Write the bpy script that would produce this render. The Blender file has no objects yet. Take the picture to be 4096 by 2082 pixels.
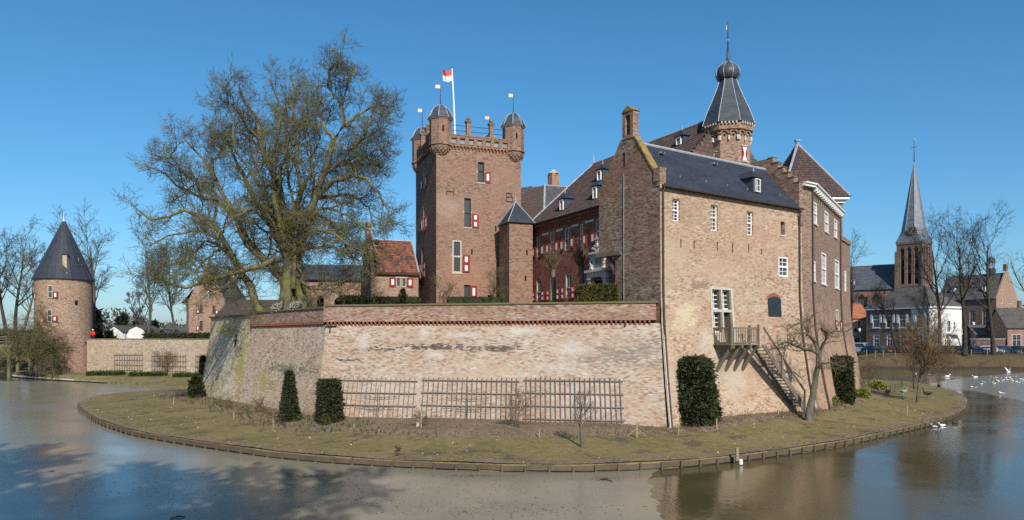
import bpy, math, random
import numpy as np
from mathutils import Vector as V, Matrix

# ------------------------------------------------------------------ camera, sky, sun, exposure
scene = bpy.context.scene
COL = scene.collection
FPX, CX, HY, CAMZ = 2900.0, 2048.0, 1355.0, 5.6      # focal length and horizon of the photograph (4096 wide)
cam_data = bpy.data.cameras.new('camera')
cam_data.sensor_width = 36.0
cam_data.lens = FPX / 4096 * 36.0
cam_data.shift_y = (HY - 1041.0) / 4096.0
cam_data.clip_start = 0.5
cam_data.clip_end = 6000
cam = bpy.data.objects.new('camera', cam_data)
cam.location = (0, 0, CAMZ)
cam.rotation_euler = (math.radians(90), 0, 0)
COL.objects.link(cam)
scene.camera = cam

SUN_AZ = (0.29, -0.957)                              # horizontal direction towards the sun
SUN_EL = math.radians(36)
world = bpy.data.worlds.new('World'); scene.world = world; world.use_nodes = True
wt = world.node_tree
sky = wt.nodes.new('ShaderNodeTexSky'); sky.sky_type = 'NISHITA'; sky.sun_disc = False
sky.sun_elevation = SUN_EL
sky.sun_rotation = math.atan2(SUN_AZ[0], SUN_AZ[1])
sky.altitude = 0; sky.air_density = 1.0; sky.dust_density = 1.0; sky.ozone_density = 8.0
bg = wt.nodes['Background']; bg.inputs['Strength'].default_value = 0.13
hsv = wt.nodes.new('ShaderNodeHueSaturation'); hsv.inputs['Saturation'].default_value = 1.12; hsv.inputs['Hue'].default_value = 0.487; wt.links.new(sky.outputs[0], hsv.inputs['Color']); wt.links.new(hsv.outputs[0], bg.inputs[0])
sun_data = bpy.data.lights.new('sun', 'SUN'); sun_data.energy = 4.9; sun_data.angle = math.radians(0.5)
sun_data.color = (1.0, 0.94, 0.86)
sun = bpy.data.objects.new('sun', sun_data); COL.objects.link(sun)
sdir = V((-SUN_AZ[0] * math.cos(SUN_EL), -SUN_AZ[1] * math.cos(SUN_EL), -math.sin(SUN_EL)))
sun.rotation_euler = sdir.to_track_quat('-Z', 'Y').to_euler(); sun.location = (40, -60, 80)
vs = scene.view_settings
vs.view_transform = 'Standard'; vs.look = 'None'; vs.gamma = 1; vs.exposure = 0.1; vs.use_curve_mapping = False
scene.cycles.max_bounces = 6; scene.cycles.diffuse_bounces = 3; scene.cycles.glossy_bounces = 3
scene.cycles.use_denoising = False
rnd = random.Random(7)
RNG = np.random.default_rng(11)

# ------------------------------------------------------------------ geometry of the place: from a bearing and a distance to a point
def P(px, py, Y):
    return V(((px - CX) / FPX * Y, Y, CAMZ - (py - HY) / FPX * Y))
def G(px, py, z):
    return P(px, py, (CAMZ - z) * FPX / (py - HY))
def v2(x, y): return V((x, y, 0))
UP = V((0, 0, 1))

class Plane:
    """a wall plane: origin (x, y), horizontal direction U, outward normal N, optional batter(z)"""
    def __init__(s, O, U, flip=1, batter=None):
        s.O = v2(*O); s.U = v2(*U).normalized(); s.N = v2(s.U.y, -s.U.x) * flip; s.b = batter; s.m0 = s.m1 = 0.0; s.L = 1.0
    def f(s, u, z, d=0.0):
        if s.b:
            b = s.b(z); d += b
            if s.m0 or s.m1: t = u / s.L; u = u - b * s.m0 * (1 - t) + b * s.m1 * t      # mitred corners of battered walls
        p = s.O + s.U * u + s.N * d
        return V((p.x, p.y, z))
    def at(s, px, py, d=0.0):
        o = s.O + s.N * d; k = (px - CX) / FPX
        u = (k * o.y - o.x) / (s.U.x - k * s.U.y)
        return u, CAMZ - (py - HY) / FPX * (o.y + u * s.U.y)
    def rect(s, x0, y0, x1, y1, d=0.0):
        a = s.at(x0, y0, d)[0]; b = s.at(x1, y0, d)[0]; xm = (x0 + x1) / 2
        return (min(a, b), s.at(xm, y1, d)[1], max(a, b), s.at(xm, y0, d)[1])

def lerp_table(tab):
    xs = [t[0] for t in tab]; ys = [t[1] for t in tab]
    return lambda z: float(np.interp(z, xs, ys))

# ------------------------------------------------------------------ mesh helpers
def root_of(o):
    while o.parent: o = o.parent
    return o
def props(o, label=None, cat=None, group=None, kind=None):
    if label: o['label'] = label
    if cat: o['category'] = cat
    if group: o['group'] = group
    if kind: o['kind'] = kind
    return o
def thing(name, loc, label, cat, group=None):
    o = bpy.data.objects.new(name, None); o.location = loc; o.empty_display_size = .3
    COL.objects.link(o)
    return props(o, label, cat, group)
def link(name, me, parent=None, loc=(0, 0, 0)):
    o = bpy.data.objects.new(name, me); COL.objects.link(o)
    o.location = loc
    if parent: o.parent = parent
    return o
def copy_tree(o, parent=None):
    c = o.copy(); COL.objects.link(c)
    if parent: c.parent = parent
    for ch in list(o.children): copy_tree(ch, c)
    return c
def np_mesh(name, verts, faces, mat, n=4, smooth=False):
    me = bpy.data.meshes.new(name)
    verts = np.asarray(verts, dtype=np.float32); faces = np.asarray(faces, dtype=np.int32)
    me.vertices.add(len(verts)); me.vertices.foreach_set('co', verts.ravel())
    me.loops.add(faces.size); me.loops.foreach_set('vertex_index', faces.ravel())
    me.polygons.add(len(faces)); me.polygons.foreach_set('loop_start', np.arange(0, faces.size, n, dtype=np.int32))
    me.polygons.foreach_set('loop_total', np.full(len(faces), n, dtype=np.int32))
    if smooth: me.polygons.foreach_set('use_smooth', np.ones(len(faces), dtype=bool))
    me.update(calc_edges=True)
    if mat: me.materials.append(mat)
    return me

class MB:
    def __init__(s): s.v = []; s.fc = []; s.col = []
    def poly(s, pts):
        i = len(s.v); s.v += [V(p) for p in pts]; s.fc.append(list(range(i, i + len(pts)))); return s
    def hexa(s, c):
        i = len(s.v); s.v += [V(p) for p in c]
        for f in ((3, 2, 1, 0), (4, 5, 6, 7), (0, 1, 5, 4), (1, 2, 6, 5), (2, 3, 7, 6), (3, 0, 4, 7)): s.fc.append([i + k for k in f])
        return s
    def obox(s, O, a, b, c):
        O, a, b, c = V(O), V(a), V(b), V(c)
        return s.hexa([O, O + a, O + a + b, O + b, O + c, O + a + c, O + a + b + c, O + b + c])
    def cbox(s, C, sx, sy, sz, ux=(1, 0, 0)):
        ux = V(ux).normalized(); uy = UP.cross(ux)
        return s.obox(V(C) - ux * sx / 2 - uy * sy / 2 - UP * sz / 2, ux * sx, uy * sy, UP * sz)
    def fbox(s, f, u0, u1, z0, z1, d0, d1):
        return s.hexa([f(u0, z0, d0), f(u1, z0, d0), f(u1, z0, d1), f(u0, z0, d1), f(u0, z1, d0), f(u1, z1, d0), f(u1, z1, d1), f(u0, z1, d1)])
    def bar(s, p, q, w, h=None):
        p, q = V(p), V(q); h = h or w; t = (q - p).normalized()
        a = t.cross(UP) if abs(t.z) < .95 else t.cross(V((1, 0, 0))); a.normalize(); b = a.cross(t).normalized()
        return s.obox(p - a * w / 2 - b * h / 2, a * w, q - p, b * h)
    def prism(s, pts, ext):
        pts = [V(p) for p in pts]; ext = V(ext); n = len(pts); i = len(s.v)
        s.v += pts + [p + ext for p in pts]
        s.fc.append([i + k for k in range(n)]); s.fc.append([i + n + k for k in reversed(range(n))])
        for k in range(n): s.fc.append([i + k, i + n + k, i + n + (k + 1) % n, i + (k + 1) % n])
        return s
    def tube(s, pts, rad, n=6, cap=True):
        pts = [V(p) for p in pts]
        if not hasattr(rad, '__len__'): rad = [rad] * len(pts)
        rings = []
        for j, p in enumerate(pts):
            t = (pts[min(j + 1, len(pts) - 1)] - pts[max(j - 1, 0)]).normalized()
            a = t.cross(UP) if abs(t.z) < .9 else t.cross(V((1, 0, 0))); a.normalize(); b = t.cross(a)
            i = len(s.v); rings.append(i)
            s.v += [p + (a * math.cos(2 * math.pi * k / n) + b * math.sin(2 * math.pi * k / n)) * rad[j] for k in range(n)]
        for r0, r1 in zip(rings, rings[1:]):
            for k in range(n): s.fc.append([r0 + k, r0 + (k + 1) % n, r1 + (k + 1) % n, r1 + k])
        if cap:
            s.fc.append([rings[0] + k for k in reversed(range(n))]); s.fc.append([rings[-1] + k for k in range(n)])
        return s
    def lathe(s, C, prof, n=8, a0=0.0, cap=True):
        C = V(C); rings = []
        for r, z in prof:
            i = len(s.v); rings.append(i)
            s.v += [C + V((r * math.cos(a0 + 2 * math.pi * k / n), r * math.sin(a0 + 2 * math.pi * k / n), z)) for k in range(n)]
        for r0, r1 in zip(rings, rings[1:]):
            for k in range(n): s.fc.append([r0 + k, r0 + (k + 1) % n, r1 + (k + 1) % n, r1 + k])
        if cap:
            s.fc.append([rings[0] + k for k in reversed(range(n))]); s.fc.append([rings[-1] + k for k in range(n)])
        return s
    def add(s, o):
        i = len(s.v); s.v += o.v; s.fc += [[k + i for k in f] for f in o.fc]; return s
    def build(s, name, mat, parent=None, uv=True, smooth=False, world=True, cyl=None):
        off = V((0, 0, 0))
        if parent is not None and world: off = root_of(parent).location
        me = bpy.data.meshes.new(name)
        me.from_pydata([tuple(p - off) for p in s.v], [], s.fc)
        if mat: me.materials.append(mat)
        if uv:
            lay = me.uv_layers.new(name='UVMap').data
            for pl in me.polygons:
                n = pl.normal
                if cyl:
                    for li in pl.loop_indices:
                        p = s.v[me.loops[li].vertex_index]; a = math.atan2(p.y - cyl[1], p.x - cyl[0])
                        c = s.v[me.loops[pl.loop_indices[0]].vertex_index]; a0 = math.atan2(c.y - cyl[1], c.x - cyl[0])
                        if a - a0 > math.pi: a -= 2 * math.pi
                        if a - a0 < -math.pi: a += 2 * math.pi
                        lay[li].uv = (a * cyl[2], p.z)
                    continue
                if abs(n.z) > .93: t = V((1, 0, 0)); w = V((0, 1, 0))
                else:
                    t = UP.cross(n).normalized(); w = n.cross(t)
                    if abs(n.z) < .35: w = UP
                for li in pl.loop_indices:
                    p = s.v[me.loops[li].vertex_index]
                    lay[li].uv = (p.dot(t), p.dot(w))
        if smooth:
            for pl in me.polygons: pl.use_smooth = True
        return link(name, me, parent)

def panel(mb, f, u0, u1, zs, ops, depth=.22, us=()):
    """wall skin over (u, z) with real openings (u0, z0, u1, z1) and their reveals"""
    U = sorted(set([u0, u1] + list(us) + [x for o in ops for x in (o[0], o[2]) if u0 < x < u1]))
    Z = sorted(set(list(zs) + [x for o in ops for x in (o[1], o[3]) if zs[0] < x < zs[-1]]))
    for a, b in zip(U, U[1:]):
        for c, d in zip(Z, Z[1:]):
            m, n = (a + b) / 2, (c + d) / 2
            if any(o[0] < m < o[2] and o[1] < n < o[3] for o in ops): continue
            mb.poly([f(a, c), f(b, c), f(b, d), f(a, d)])
    for a, c, b, d in ops:
        for p, q in (((a, c), (b, c)), ((b, c), (b, d)), ((b, d), (a, d)), ((a, d), (a, c))):
            mb.poly([f(p[0], p[1]), f(q[0], q[1]), f(q[0], q[1], -depth), f(p[0], p[1], -depth)])

def window(parent, f, op, mat, cols=2, rows=3, depth=.2, fr=.07, bar=.03, transom=None, glass=None, proud=0.0, name='window', nopane=False, mull=0.0):
    u0, z0, u1, z1 = op; m = MB(); D = -depth
    for a in ((u0, u0 + fr, z0, z1), (u1 - fr, u1, z0, z1), (u0 + fr, u1 - fr, z0, z0 + fr), (u0 + fr, u1 - fr, z1 - fr, z1)):
        m.fbox(f, a[0], a[1], a[2], a[3], D - .02, D + .09 + proud)
    iu0, iu1, iz0, iz1 = u0 + fr, u1 - fr, z0 + fr, z1 - fr
    bands = [(iz0, iz1, rows)]
    if transom:
        zt = z0 + (z1 - z0) * transom; m.fbox(f, iu0, iu1, zt - fr * .6, zt + fr * .6, D - .02, D + .085 + proud)
        r1 = max(1, round(rows * transom)); bands = [(iz0, zt - fr * .6, r1), (zt + fr * .6, iz1, max(1, rows - r1))]
    w = (iu1 - iu0) / cols
    for k in range(1, cols):
        b = mull / 2 if mull and k == cols // 2 else bar / 2
        m.fbox(f, iu0 + w * k - b, iu0 + w * k + b, iz0, iz1, D - .01, D + (.08 if mull and k == cols // 2 else .04))
    win = None; panes = []
    for za, zb, nr in bands:
        h = (zb - za) / nr
        for r in range(1, nr): m.fbox(f, iu0, iu1, za + h * r - bar / 2, za + h * r + bar / 2, D - .01, D + .038)
        for r in range(nr):
            for k in range(cols): panes.append((iu0 + w * k, iu0 + w * (k + 1), za + h * r, za + h * (r + 1)))
    win = m.build(name, mat, parent)
    if not nopane:
        for a, b, c, d in panes:
            MB().fbox(f, a, b, c, d, D - .005 - .004 * rnd.random(), D + .012).build('pane', glass or MAT['glass'], win, uv=False)
    return win

def shutter(parent, f, u0, u1, z0, z1, panels=1, d=.03, mat=None):
    m = MB().fbox(f, u0, u1, z0, z1, d, d + .05)
    s = m.build('shutter', mat or MAT['red'], parent)
    h = (z1 - z0) / panels; w = u1 - u0
    for k in range(panels):
        MB().fbox(f, u0 + w * .3, u1 - w * .3, z0 + h * k + h * .2, z0 + h * (k + 1) - h * .2, d + .05, d + .062).build('shutter_panel', MAT['white'], s, uv=False)
    for zz in (z0 + (z1 - z0) * .15, z1 - (z1 - z0) * .15):
        MB().fbox(f, u0, u0 + w * .25, zz - .02, zz + .02, d + .05, d + .058).build('hinge', MAT['iron'], s, uv=False)
    return s

def slab(mb, pts, t=.12):
    pts = [V(p) for p in pts]; n = (pts[1] - pts[0]).cross(pts[2] - pts[0]).normalized()
    if n.z < 0: n = -n
    return mb.prism([p - n * t for p in pts], n * t)
# ------------------------------------------------------------------ materials
MAT = {}
class NT:
    def __init__(s, name, rough=.8, spec=.3):
        s.m = bpy.data.materials.new(name); s.m.use_nodes = True; s.t = s.m.node_tree
        s.b = s.t.nodes['Principled BSDF']; s.b.inputs['Roughness'].default_value = rough
        s.b.inputs['Specular IOR Level'].default_value = spec; MAT[name] = s.m
    def n(s, typ, **kw):
        nd = s.t.nodes.new('ShaderNode' + typ)
        for k, v in kw.items():
            if k.startswith('_'): setattr(nd, k[1:], v)
            else: s.set(nd, k.replace('__', ' '), v)
        return nd
    def set(s, nd, key, v):
        i = nd.inputs[int(key[1:])] if key[0] == 'i' and key[1:].isdigit() else nd.inputs[key]
        if hasattr(v, 'is_output'): s.t.links.new(v, i)
        else: i.default_value = (tuple(v) + (1,)) if isinstance(v, (tuple, list)) and len(v) == 3 and i.type == 'RGBA' else v
    def mix(s, fac, a, b, mode='MIX'):
        nd = s.t.nodes.new('ShaderNodeMix'); nd.data_type = 'RGBA'; nd.blend_type = mode
        for i, v in ((nd.inputs[0], fac), (nd.inputs[6], a), (nd.inputs[7], b)):
            if hasattr(v, 'is_output'): s.t.links.new(v, i)
            else: i.default_value = (tuple(v) + (1,)) if isinstance(v, (tuple, list)) else v
        return nd.outputs[2]
    def math(s, op, a, b=0.0, clamp=False):
        nd = s.t.nodes.new('ShaderNodeMath'); nd.operation = op; nd.use_clamp = clamp
        for i, v in ((nd.inputs[0], a), (nd.inputs[1], b)):
            if hasattr(v, 'is_output'): s.t.links.new(v, i)
            else: i.default_value = v
        return nd.outputs[0]
    def noise(s, vec, scale, detail=4, rough=.6):
        nd = s.n('TexNoise', Scale=scale, Detail=detail, Roughness=rough)
        if vec is not None: s.t.links.new(vec, nd.inputs['Vector'])
        return nd.outputs['Fac']
    def ramp(s, fac, a, b):
        nd = s.n('MapRange', Value=fac); nd.inputs[1].default_value = a; nd.inputs[2].default_value = b
        nd.interpolation_type = 'SMOOTHSTEP'; return nd.outputs[0]
    def uv(s): return s.n('TexCoord').outputs['UV']
    def pos(s): return s.n('NewGeometry').outputs['Position']
    def mapv(s, vec, sc, loc=(0, 0, 0)):
        nd = s.t.nodes.new('ShaderNodeMapping'); nd.inputs['Scale'].default_value = sc; nd.inputs['Location'].default_value = loc
        s.t.links.new(vec, nd.inputs['Vector']); return nd.outputs[0]
    def color(s, c): s.set(s.b, 'Base Color', c)
    def bump(s, h, strength=.3, dist=.02):
        nd = s.n('Bump', Strength=strength, Distance=dist, Height=h); s.t.links.new(nd.outputs[0], s.b.inputs['Normal']); return s

def scale_c(c, k): return tuple(min(1, x * k) for x in c)

def plain(name, c, rough=.6, spec=.3, var=.18, sc=3.0, metal=0.0):
    t = NT(name, rough, spec); p = t.pos()
    n = t.noise(p, sc, 5)
    t.color(t.mix(t.ramp(n, .3, .7), scale_c(c, 1 - var), scale_c(c, 1 + var)))
    t.b.inputs['Metallic'].default_value = metal
    return t.m

def brick(name, a, b, mortar, c3, c3amt=.6, white=0.0, dark=.3, stains=(), bw=.215, bh=.066, ms=.011, seed=0.0):
    t = NT(name, .9, .15); uv = t.uv()
    uvo = t.mapv(uv, (1, 1, 1), (seed * 3.1, 0, 0))
    br = t.n('TexBrick', Scale=1.0, Color1=a, Color2=b, Mortar=mortar); t.t.links.new(uvo, br.inputs['Vector'])
    br.inputs['Mortar Size'].default_value = ms; br.inputs['Mortar Smooth'].default_value = .2
    br.inputs['Brick Width'].default_value = bw; br.inputs['Row Height'].default_value = bh
    c = br.outputs['Color']
    sx = t.n('SeparateXYZ'); t.t.links.new(uvo, sx.inputs[0])                                  # one random value per brick
    row = t.math('FLOOR', t.math('DIVIDE', sx.outputs[1], bh)); colm = t.math('FLOOR', t.math('ADD', t.math('DIVIDE', sx.outputs[0], bw), t.math('MULTIPLY', t.math('MODULO', row, 2.0), .5)))
    cb = t.n('CombineXYZ'); t.t.links.new(colm, cb.inputs[0]); t.t.links.new(row, cb.inputs[1])
    wn_ = t.n('TexWhiteNoise', _noise_dimensions='2D'); t.t.links.new(cb.outputs[0], wn_.inputs['Vector']); rb_v = wn_.outputs['Value']
    grp = t.noise(t.mapv(uv, (1.1, 2.4, 1), (seed, seed, 0)), 1.0, 6, .75)
    nb = t.math('ADD', t.math('MULTIPLY', rb_v, .78), t.math('MULTIPLY', t.math('SUBTRACT', grp, .5), .85))
    nb = t.math('ADD', nb, .11)
    notm = t.math('SUBTRACT', 1.0, br.outputs['Fac'])
    c = t.mix(t.math('MULTIPLY', t.ramp(nb, .60, .86), .8), c, scale_c(a, .30))
    c = t.mix(t.math('MULTIPLY', t.ramp(nb, .34, .06), .75), c, scale_c(mortar, 1.2))
    c = t.mix(t.math('MULTIPLY', t.math('MULTIPLY', t.ramp(rb_v, .78, .86), notm), .45), c, (a[0] * 1.05, a[1] * .72, a[2] * .55))
    fine = t.noise(t.mapv(uv, (5, 9, 1), (seed, 1, 0)), 1.0, 4, .75)
    c = t.mix(t.math('MULTIPLY', t.ramp(fine, .54, .74), .4), c, scale_c(a, .45))
    big = t.noise(t.mapv(uv, (.2, .42, 1), (seed * 7, 3, 0)), 1.0, 9, .72)
    c = t.mix(t.math('MULTIPLY', t.ramp(big, .42, .62), c3amt), c, c3)
    med = t.noise(t.mapv(uv, (1.1, 2.2, 1), (seed, 9, 0)), 1.0, 5, .65)
    c = t.mix(t.math('MULTIPLY', t.ramp(med, .5, .78), dark), c, scale_c(a, .33))
    if white:
        wn = t.noise(t.mapv(uv, (.55, .9, 1), (seed * 5, 5, 0)), 1.0, 8, .72)
        c = t.mix(t.math('MULTIPLY', t.ramp(wn, .57, .68), white), c, (.62, .57, .5))
    if stains:
        xyz = t.n('SeparateXYZ'); t.t.links.new(uv, xyz.inputs[0])
        for (su, sv, ru, rv, col, amt, ns, sharp) in stains:
            dx = t.math('DIVIDE', t.math('SUBTRACT', xyz.outputs[0], su), ru)
            dy = t.math('DIVIDE', t.math('SUBTRACT', xyz.outputs[1], sv), rv)
            dd = t.math('SQRT', t.math('ADD', t.math('MULTIPLY', dx, dx), t.math('MULTIPLY', dy, dy)))
            nn = t.noise(t.mapv(uv, (ns, ns * 1.8, 1), (su, sv, 0)), 1.0, 10, .8)
            val = t.math('ADD', t.math('SUBTRACT', .75, dd), t.math('MULTIPLY', t.math('SUBTRACT', nn, .5), 4.2))
            val = t.math('ADD', val, t.math('MULTIPLY', t.math('SUBTRACT', rb_v, .5), .9))
            c = t.mix(t.math('MULTIPLY', t.ramp(val, -.1, sharp), amt), c, col)
    t.color(c)
    h = t.math('ADD', t.math('MULTIPLY', t.math('SUBTRACT', 1.0, br.outputs['Fac']), .8), t.math('MULTIPLY', nb, .6))
    t.bump(h, .6, .015)
    return t.m

def slate(name, c, bw=.22, bh=.11, rough=.5, moss=0.0):
    t = NT(name, rough, .35); uv = t.uv()
    br = t.n('TexBrick', Scale=1.0, Color1=scale_c(c, 1.25), Color2=scale_c(c, .75), Mortar=scale_c(c, .35)); t.t.links.new(uv, br.inputs['Vector'])
    br.inputs['Mortar Size'].default_value = .008; br.inputs['Brick Width'].default_value = bw; br.inputs['Row Height'].default_value = bh
    n = t.noise(t.mapv(uv, (.5, 1.2, 1)), 1.0, 6)
    n3 = t.noise(t.mapv(uv, (2.5, 6, 1), (7, 7, 0)), 1.0, 5, .7)
    br_c = t.mix(t.math('MULTIPLY', t.ramp(n3, .55, .75), .5), br.outputs['Color'], scale_c(c, 2.4))
    cc = t.mix(t.ramp(n, .35, .7), br_c, t.mix(.45, br_c, scale_c(c, 2.0)))
    if moss:
        n2 = t.noise(t.mapv(uv, (.7, .25, 1), (4, 4, 0)), 1.0, 7)
        cc = t.mix(t.math('MULTIPLY', t.ramp(n2, .55, .75), moss), cc, (.13, .13, .05))
    t.color(cc); t.bump(t.math('ADD', t.math('SUBTRACT', 1.0, br.outputs['Fac']), n), .5, .012)
    return t.m

def tilemat(name):
    t = NT(name, .75, .25); at = t.n('Attribute', _attribute_name='Col')
    n = t.noise(t.pos(), 1.3, 6)
    c = t.mix(t.ramp(n, .35, .75), at.outputs['Color'], t.mix(.5, at.outputs['Color'], (.07, .065, .055)))
    t.color(c); return t.m

def leafmat(name, c1, c2, c3, trans=.0):
    t = NT(name, .65, .25); g = t.n('NewGeometry')
    n = t.noise(g.outputs['Position'], 2.2, 4)
    c = t.mix(g.outputs['Random Per Island'], c1, c2)
    t.color(t.mix(t.ramp(n, .4, .7), c, c3)); return t.m

def barkmat(name, c, moss, amt, sc=.9):
    t = NT(name, .95, .1); p = t.pos()
    n = t.noise(p, sc, 6, .65); n2 = t.noise(t.mapv(p, (6, 6, 1.5)), 1.0, 4)
    c1 = t.mix(t.ramp(n2, .3, .7), scale_c(c, .6), scale_c(c, 1.35))
    t.color(t.mix(t.math('MULTIPLY', t.ramp(n, .42, .6), amt), c1, moss)); t.bump(n2, .8, .04)
    return t.m

def woodmat(name, c, rough=.8):
    t = NT(name, rough, .2); p = t.pos(); n = t.noise(t.mapv(p, (7, 7, 2)), 1.0, 5); n2 = t.noise(p, .8, 4)
    t.color(t.mix(t.ramp(n2, .4, .7), t.mix(n, scale_c(c, .6), scale_c(c, 1.4)), scale_c(c, .75))); t.bump(n, .4, .01)
    return t.m

plain('white', (.72, .70, .66), .5, .3, .06); plain('offwhite', (.66, .62, .50), .6, .3, .1)
plain('stone', (.46, .42, .33), .8, .2, .15, 5); plain('whitestone', (.55, .52, .46), .8, .2, .2, 6)
plain('red', (.24, .025, .018), .45, .35, .12); plain('iron', (.03, .028, .028), .6, .3, .3)
plain('lead', (.30, .33, .36), .45, .4, .15, 2); plain('pipe', (.075, .045, .04), .5, .4, .2)
plain('darkwood', (.05, .035, .028), .7, .2, .3); plain('darkblue', (.018, .03, .035), .5, .3, .2)
plain('gilt', (.62, .45, .2), .35, .5, .1); plain('flagred', (.6, .08, .08), .7, .2, .1); plain('flagwhite', (.8, .8, .8), .7, .2, .05)
plain('plaster', (.66, .64, .60), .85, .2, .08, 1.2); plain('rubber', (.012, .012, .013), .8, .2, .2)
plain('birdwhite', (.82, .82, .80), .7, .2, .05); plain('birddark', (.05, .04, .032), .8, .2, .3); plain('birdgrey', (.3, .3, .31), .8, .2, .2)
plain('beak', (.6, .25, .05), .5, .3, .1); plain('skin', (.5, .3, .22), .6, .3, .05); plain('jacket', (.55, .03, .02), .75, .2, .15)
plain('trouser', (.03, .03, .04), .8, .2, .2); plain('bell', (.08, .07, .05), .4, .5, .2, metal=.6)
plain('blossom', (.45, .42, .3), .8, .2, .2); plain('asphalt', (.055, .055, .058), .9, .2, .2, 1.5); plain('chrome', (.6, .6, .62), .15, .6, .05, metal=.9)
plain('plateyellow', (.6, .42, .03), .5, .3, .05); plain('void', (.012, .011, .011), .9, .1, .3)
plain('dome', (.05, .058, .066), .5, .4, .35, 2.5); plain('nicheboard', (.25, .25, .26), .8, .2, .2, 3)
t = NT('glass', .05, .6); t.color(t.mix(t.ramp(t.noise(t.pos(), .9, 3), .35, .65), (.012, .016, .02), (.05, .06, .07)))
t = NT('leadedglass', .25, .5); u_ = t.mapv(t.uv(), (7, 7, 1)); ck = t.n('TexChecker', Scale=1.0, Color1=(.014, .016, .02), Color2=(.055, .06, .06)); t.t.links.new(u_, ck.inputs[0]); t.color(ck.outputs[0])
t = NT('lichen', .95, .1); t.color(t.mix(t.ramp(t.noise(t.pos(), 4, 6), .35, .65), (.16, .115, .07), (.34, .215, .06))); t.bump(t.noise(t.pos(), 20, 4), .6, .02)
t = NT('mosscap', .95, .1); t.color(t.mix(t.ramp(t.noise(t.pos(), 1.6, 7), .38, .66), (.16, .13, .09), (.15, .135, .04))); t.bump(t.noise(t.pos(), 14, 4), .6, .02)
woodmat('oldwood', (.17, .145, .11)); woodmat('lath', (.20, .165, .14)); woodmat('edgeboard', (.115, .088, .06)); woodmat('palewood', (.3, .23, .13)); woodmat('mosswood', (.15, .145, .07))
slate('slate', (.025, .030, .041), rough=.62); slate('slate_grey', (.042, .048, .056), .3, .15); slate('slate_pale', (.115, .126, .138), .4, .2, .35); slate('slate_church', (.06, .066, .076), .4, .2)
slate('darktile', (.075, .065, .06), .26, .3, .8, .3); slate('browntile', (.05, .036, .029), .26, .3, .9, .3); slate('orangetile', (.27, .095, .045), .26, .3, .8); tilemat('tile')
barkmat('bark_big', (.115, .102, .072), (.17, .16, .05), .85, .7); barkmat('bark_dark', (.05, .042, .037), (.06, .06, .028), .4)
barkmat('bark_grey', (.13, .115, .095), (.11, .11, .045), .5); barkmat('bark_far', (.085, .075, .066), (.09, .09, .05), .4); barkmat('twig_brown', (.17, .12, .075), (.13, .11, .05), .4)
barkmat('twig_olive', (.13, .115, .055), (.1, .09, .035), .5)
leafmat('yew', (.018, .03, .012), (.05, .062, .02), (.045, .04, .018)); leafmat('box', (.035, .06, .014), (.06, .085, .02), (.045, .06, .018))
leafmat('hedge_olive', (.05, .06, .014), (.10, .095, .022), (.07, .05, .018)); leafmat('laurel', (.12, .16, .02), (.26, .27, .04), (.16, .16, .03)); leafmat('conifer', (.012, .022, .012), (.03, .04, .02), (.018, .026, .016))
leafmat('deadleaf', (.16, .10, .055), (.26, .18, .1), (.11, .075, .05)); leafmat('blade', (.165, .135, .058), (.215, .175, .082), (.14, .122, .046))

TAN = (.445, .325, .235); TAN2 = (.395, .30, .225); MOR = (.475, .425, .355)
GREY = (.215, .195, .165); WHITE = (.58, .545, .49); MOSS = (.33, .29, .10); DARK = (.085, .07, .06)
# ------------------------------------------------------------------ ground, moat, island
def smooth(t): t = np.clip(t, 0, 1); return t * t * (3 - 2 * t)
MC = (0.0, 60.0)
_th = [-180, -150, -120, -90, -60, -30, 0, 25, 36, 47, 60, 90, 120, 135, 144, 160, 180]
_rm = [100, 74, 54, 50, 56, 82, 116, 124, 119, 100, 92, 86, 90, 98, 107, 110, 100]
_hb = [4.6, 4.2, 4.0, 4.0, 3.6, 3, 2.8, 2.7, 2.7, 2.7, 3, 4, 5, 5, 4.9, 4.9, 4.6]
def moat_r(deg): return np.interp(deg, _th, _rm)
na = 360; ang = np.linspace(-180, 180, na, endpoint=False); R0 = moat_r(ang); HB = np.interp(ang, _th, _hb)
rings = [(-30, -1.5, 0), (-1.0, -1.2, 0), (-.05, -.35, 0), (0.0, .28, 0), (.5, .42, 0), (3.2, .5, .55), (6.0, .6, .95), (8.0, 0, 1.0), (14, 0, 1.0), (30, 0, 1.0), (70, 0, 1.0), (200, 0, 1.0), (700, 0, 1.0), (3000, 0, 1.0)]
vv = []
for dr, zo, k in rings:
    r = R0 + dr; z = zo * (1 - k) + HB * k
    if dr >= .5: z = z + .12 * np.sin(ang * .7) * (1 if dr < 40 else 0)
    vv.append(np.stack([MC[0] + r * np.cos(np.radians(ang)), MC[1] + r * np.sin(np.radians(ang)), z], 1))
vv = np.concatenate(vv); ff = []
for j in range(len(rings) - 1):
    for i in range(na):
        ff.append((j * na + i, j * na + (i + 1) % na, (j + 1) * na + (i + 1) % na, (j + 1) * na + i))
def grassmat(name, dry, green, soil, s_amt):
    t = NT(name, .95, .1); p = t.pos()
    n1 = t.noise(p, .32, 6, .65); n2 = t.noise(p, 2.6, 5, .7); n3 = t.noise(p, 14, 3)
    c = t.mix(t.ramp(n1, .38, .64), dry, green)
    c = t.mix(t.ramp(n2, .4, .7), c, scale_c(dry, 1.22))
    n4 = t.noise(t.mapv(p, (1, 1, 1), (30, 8, 0)), .55, 6, .7)
    c = t.mix(t.math('MULTIPLY', t.ramp(n4, .52, .64), s_amt), c, soil)
    c = t.mix(t.math('MULTIPLY', t.ramp(n3, .45, .75), .5), c, scale_c(soil, .8))
    t.color(c); t.bump(t.math('ADD', n2, n3), .7, .05); return t.m
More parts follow.
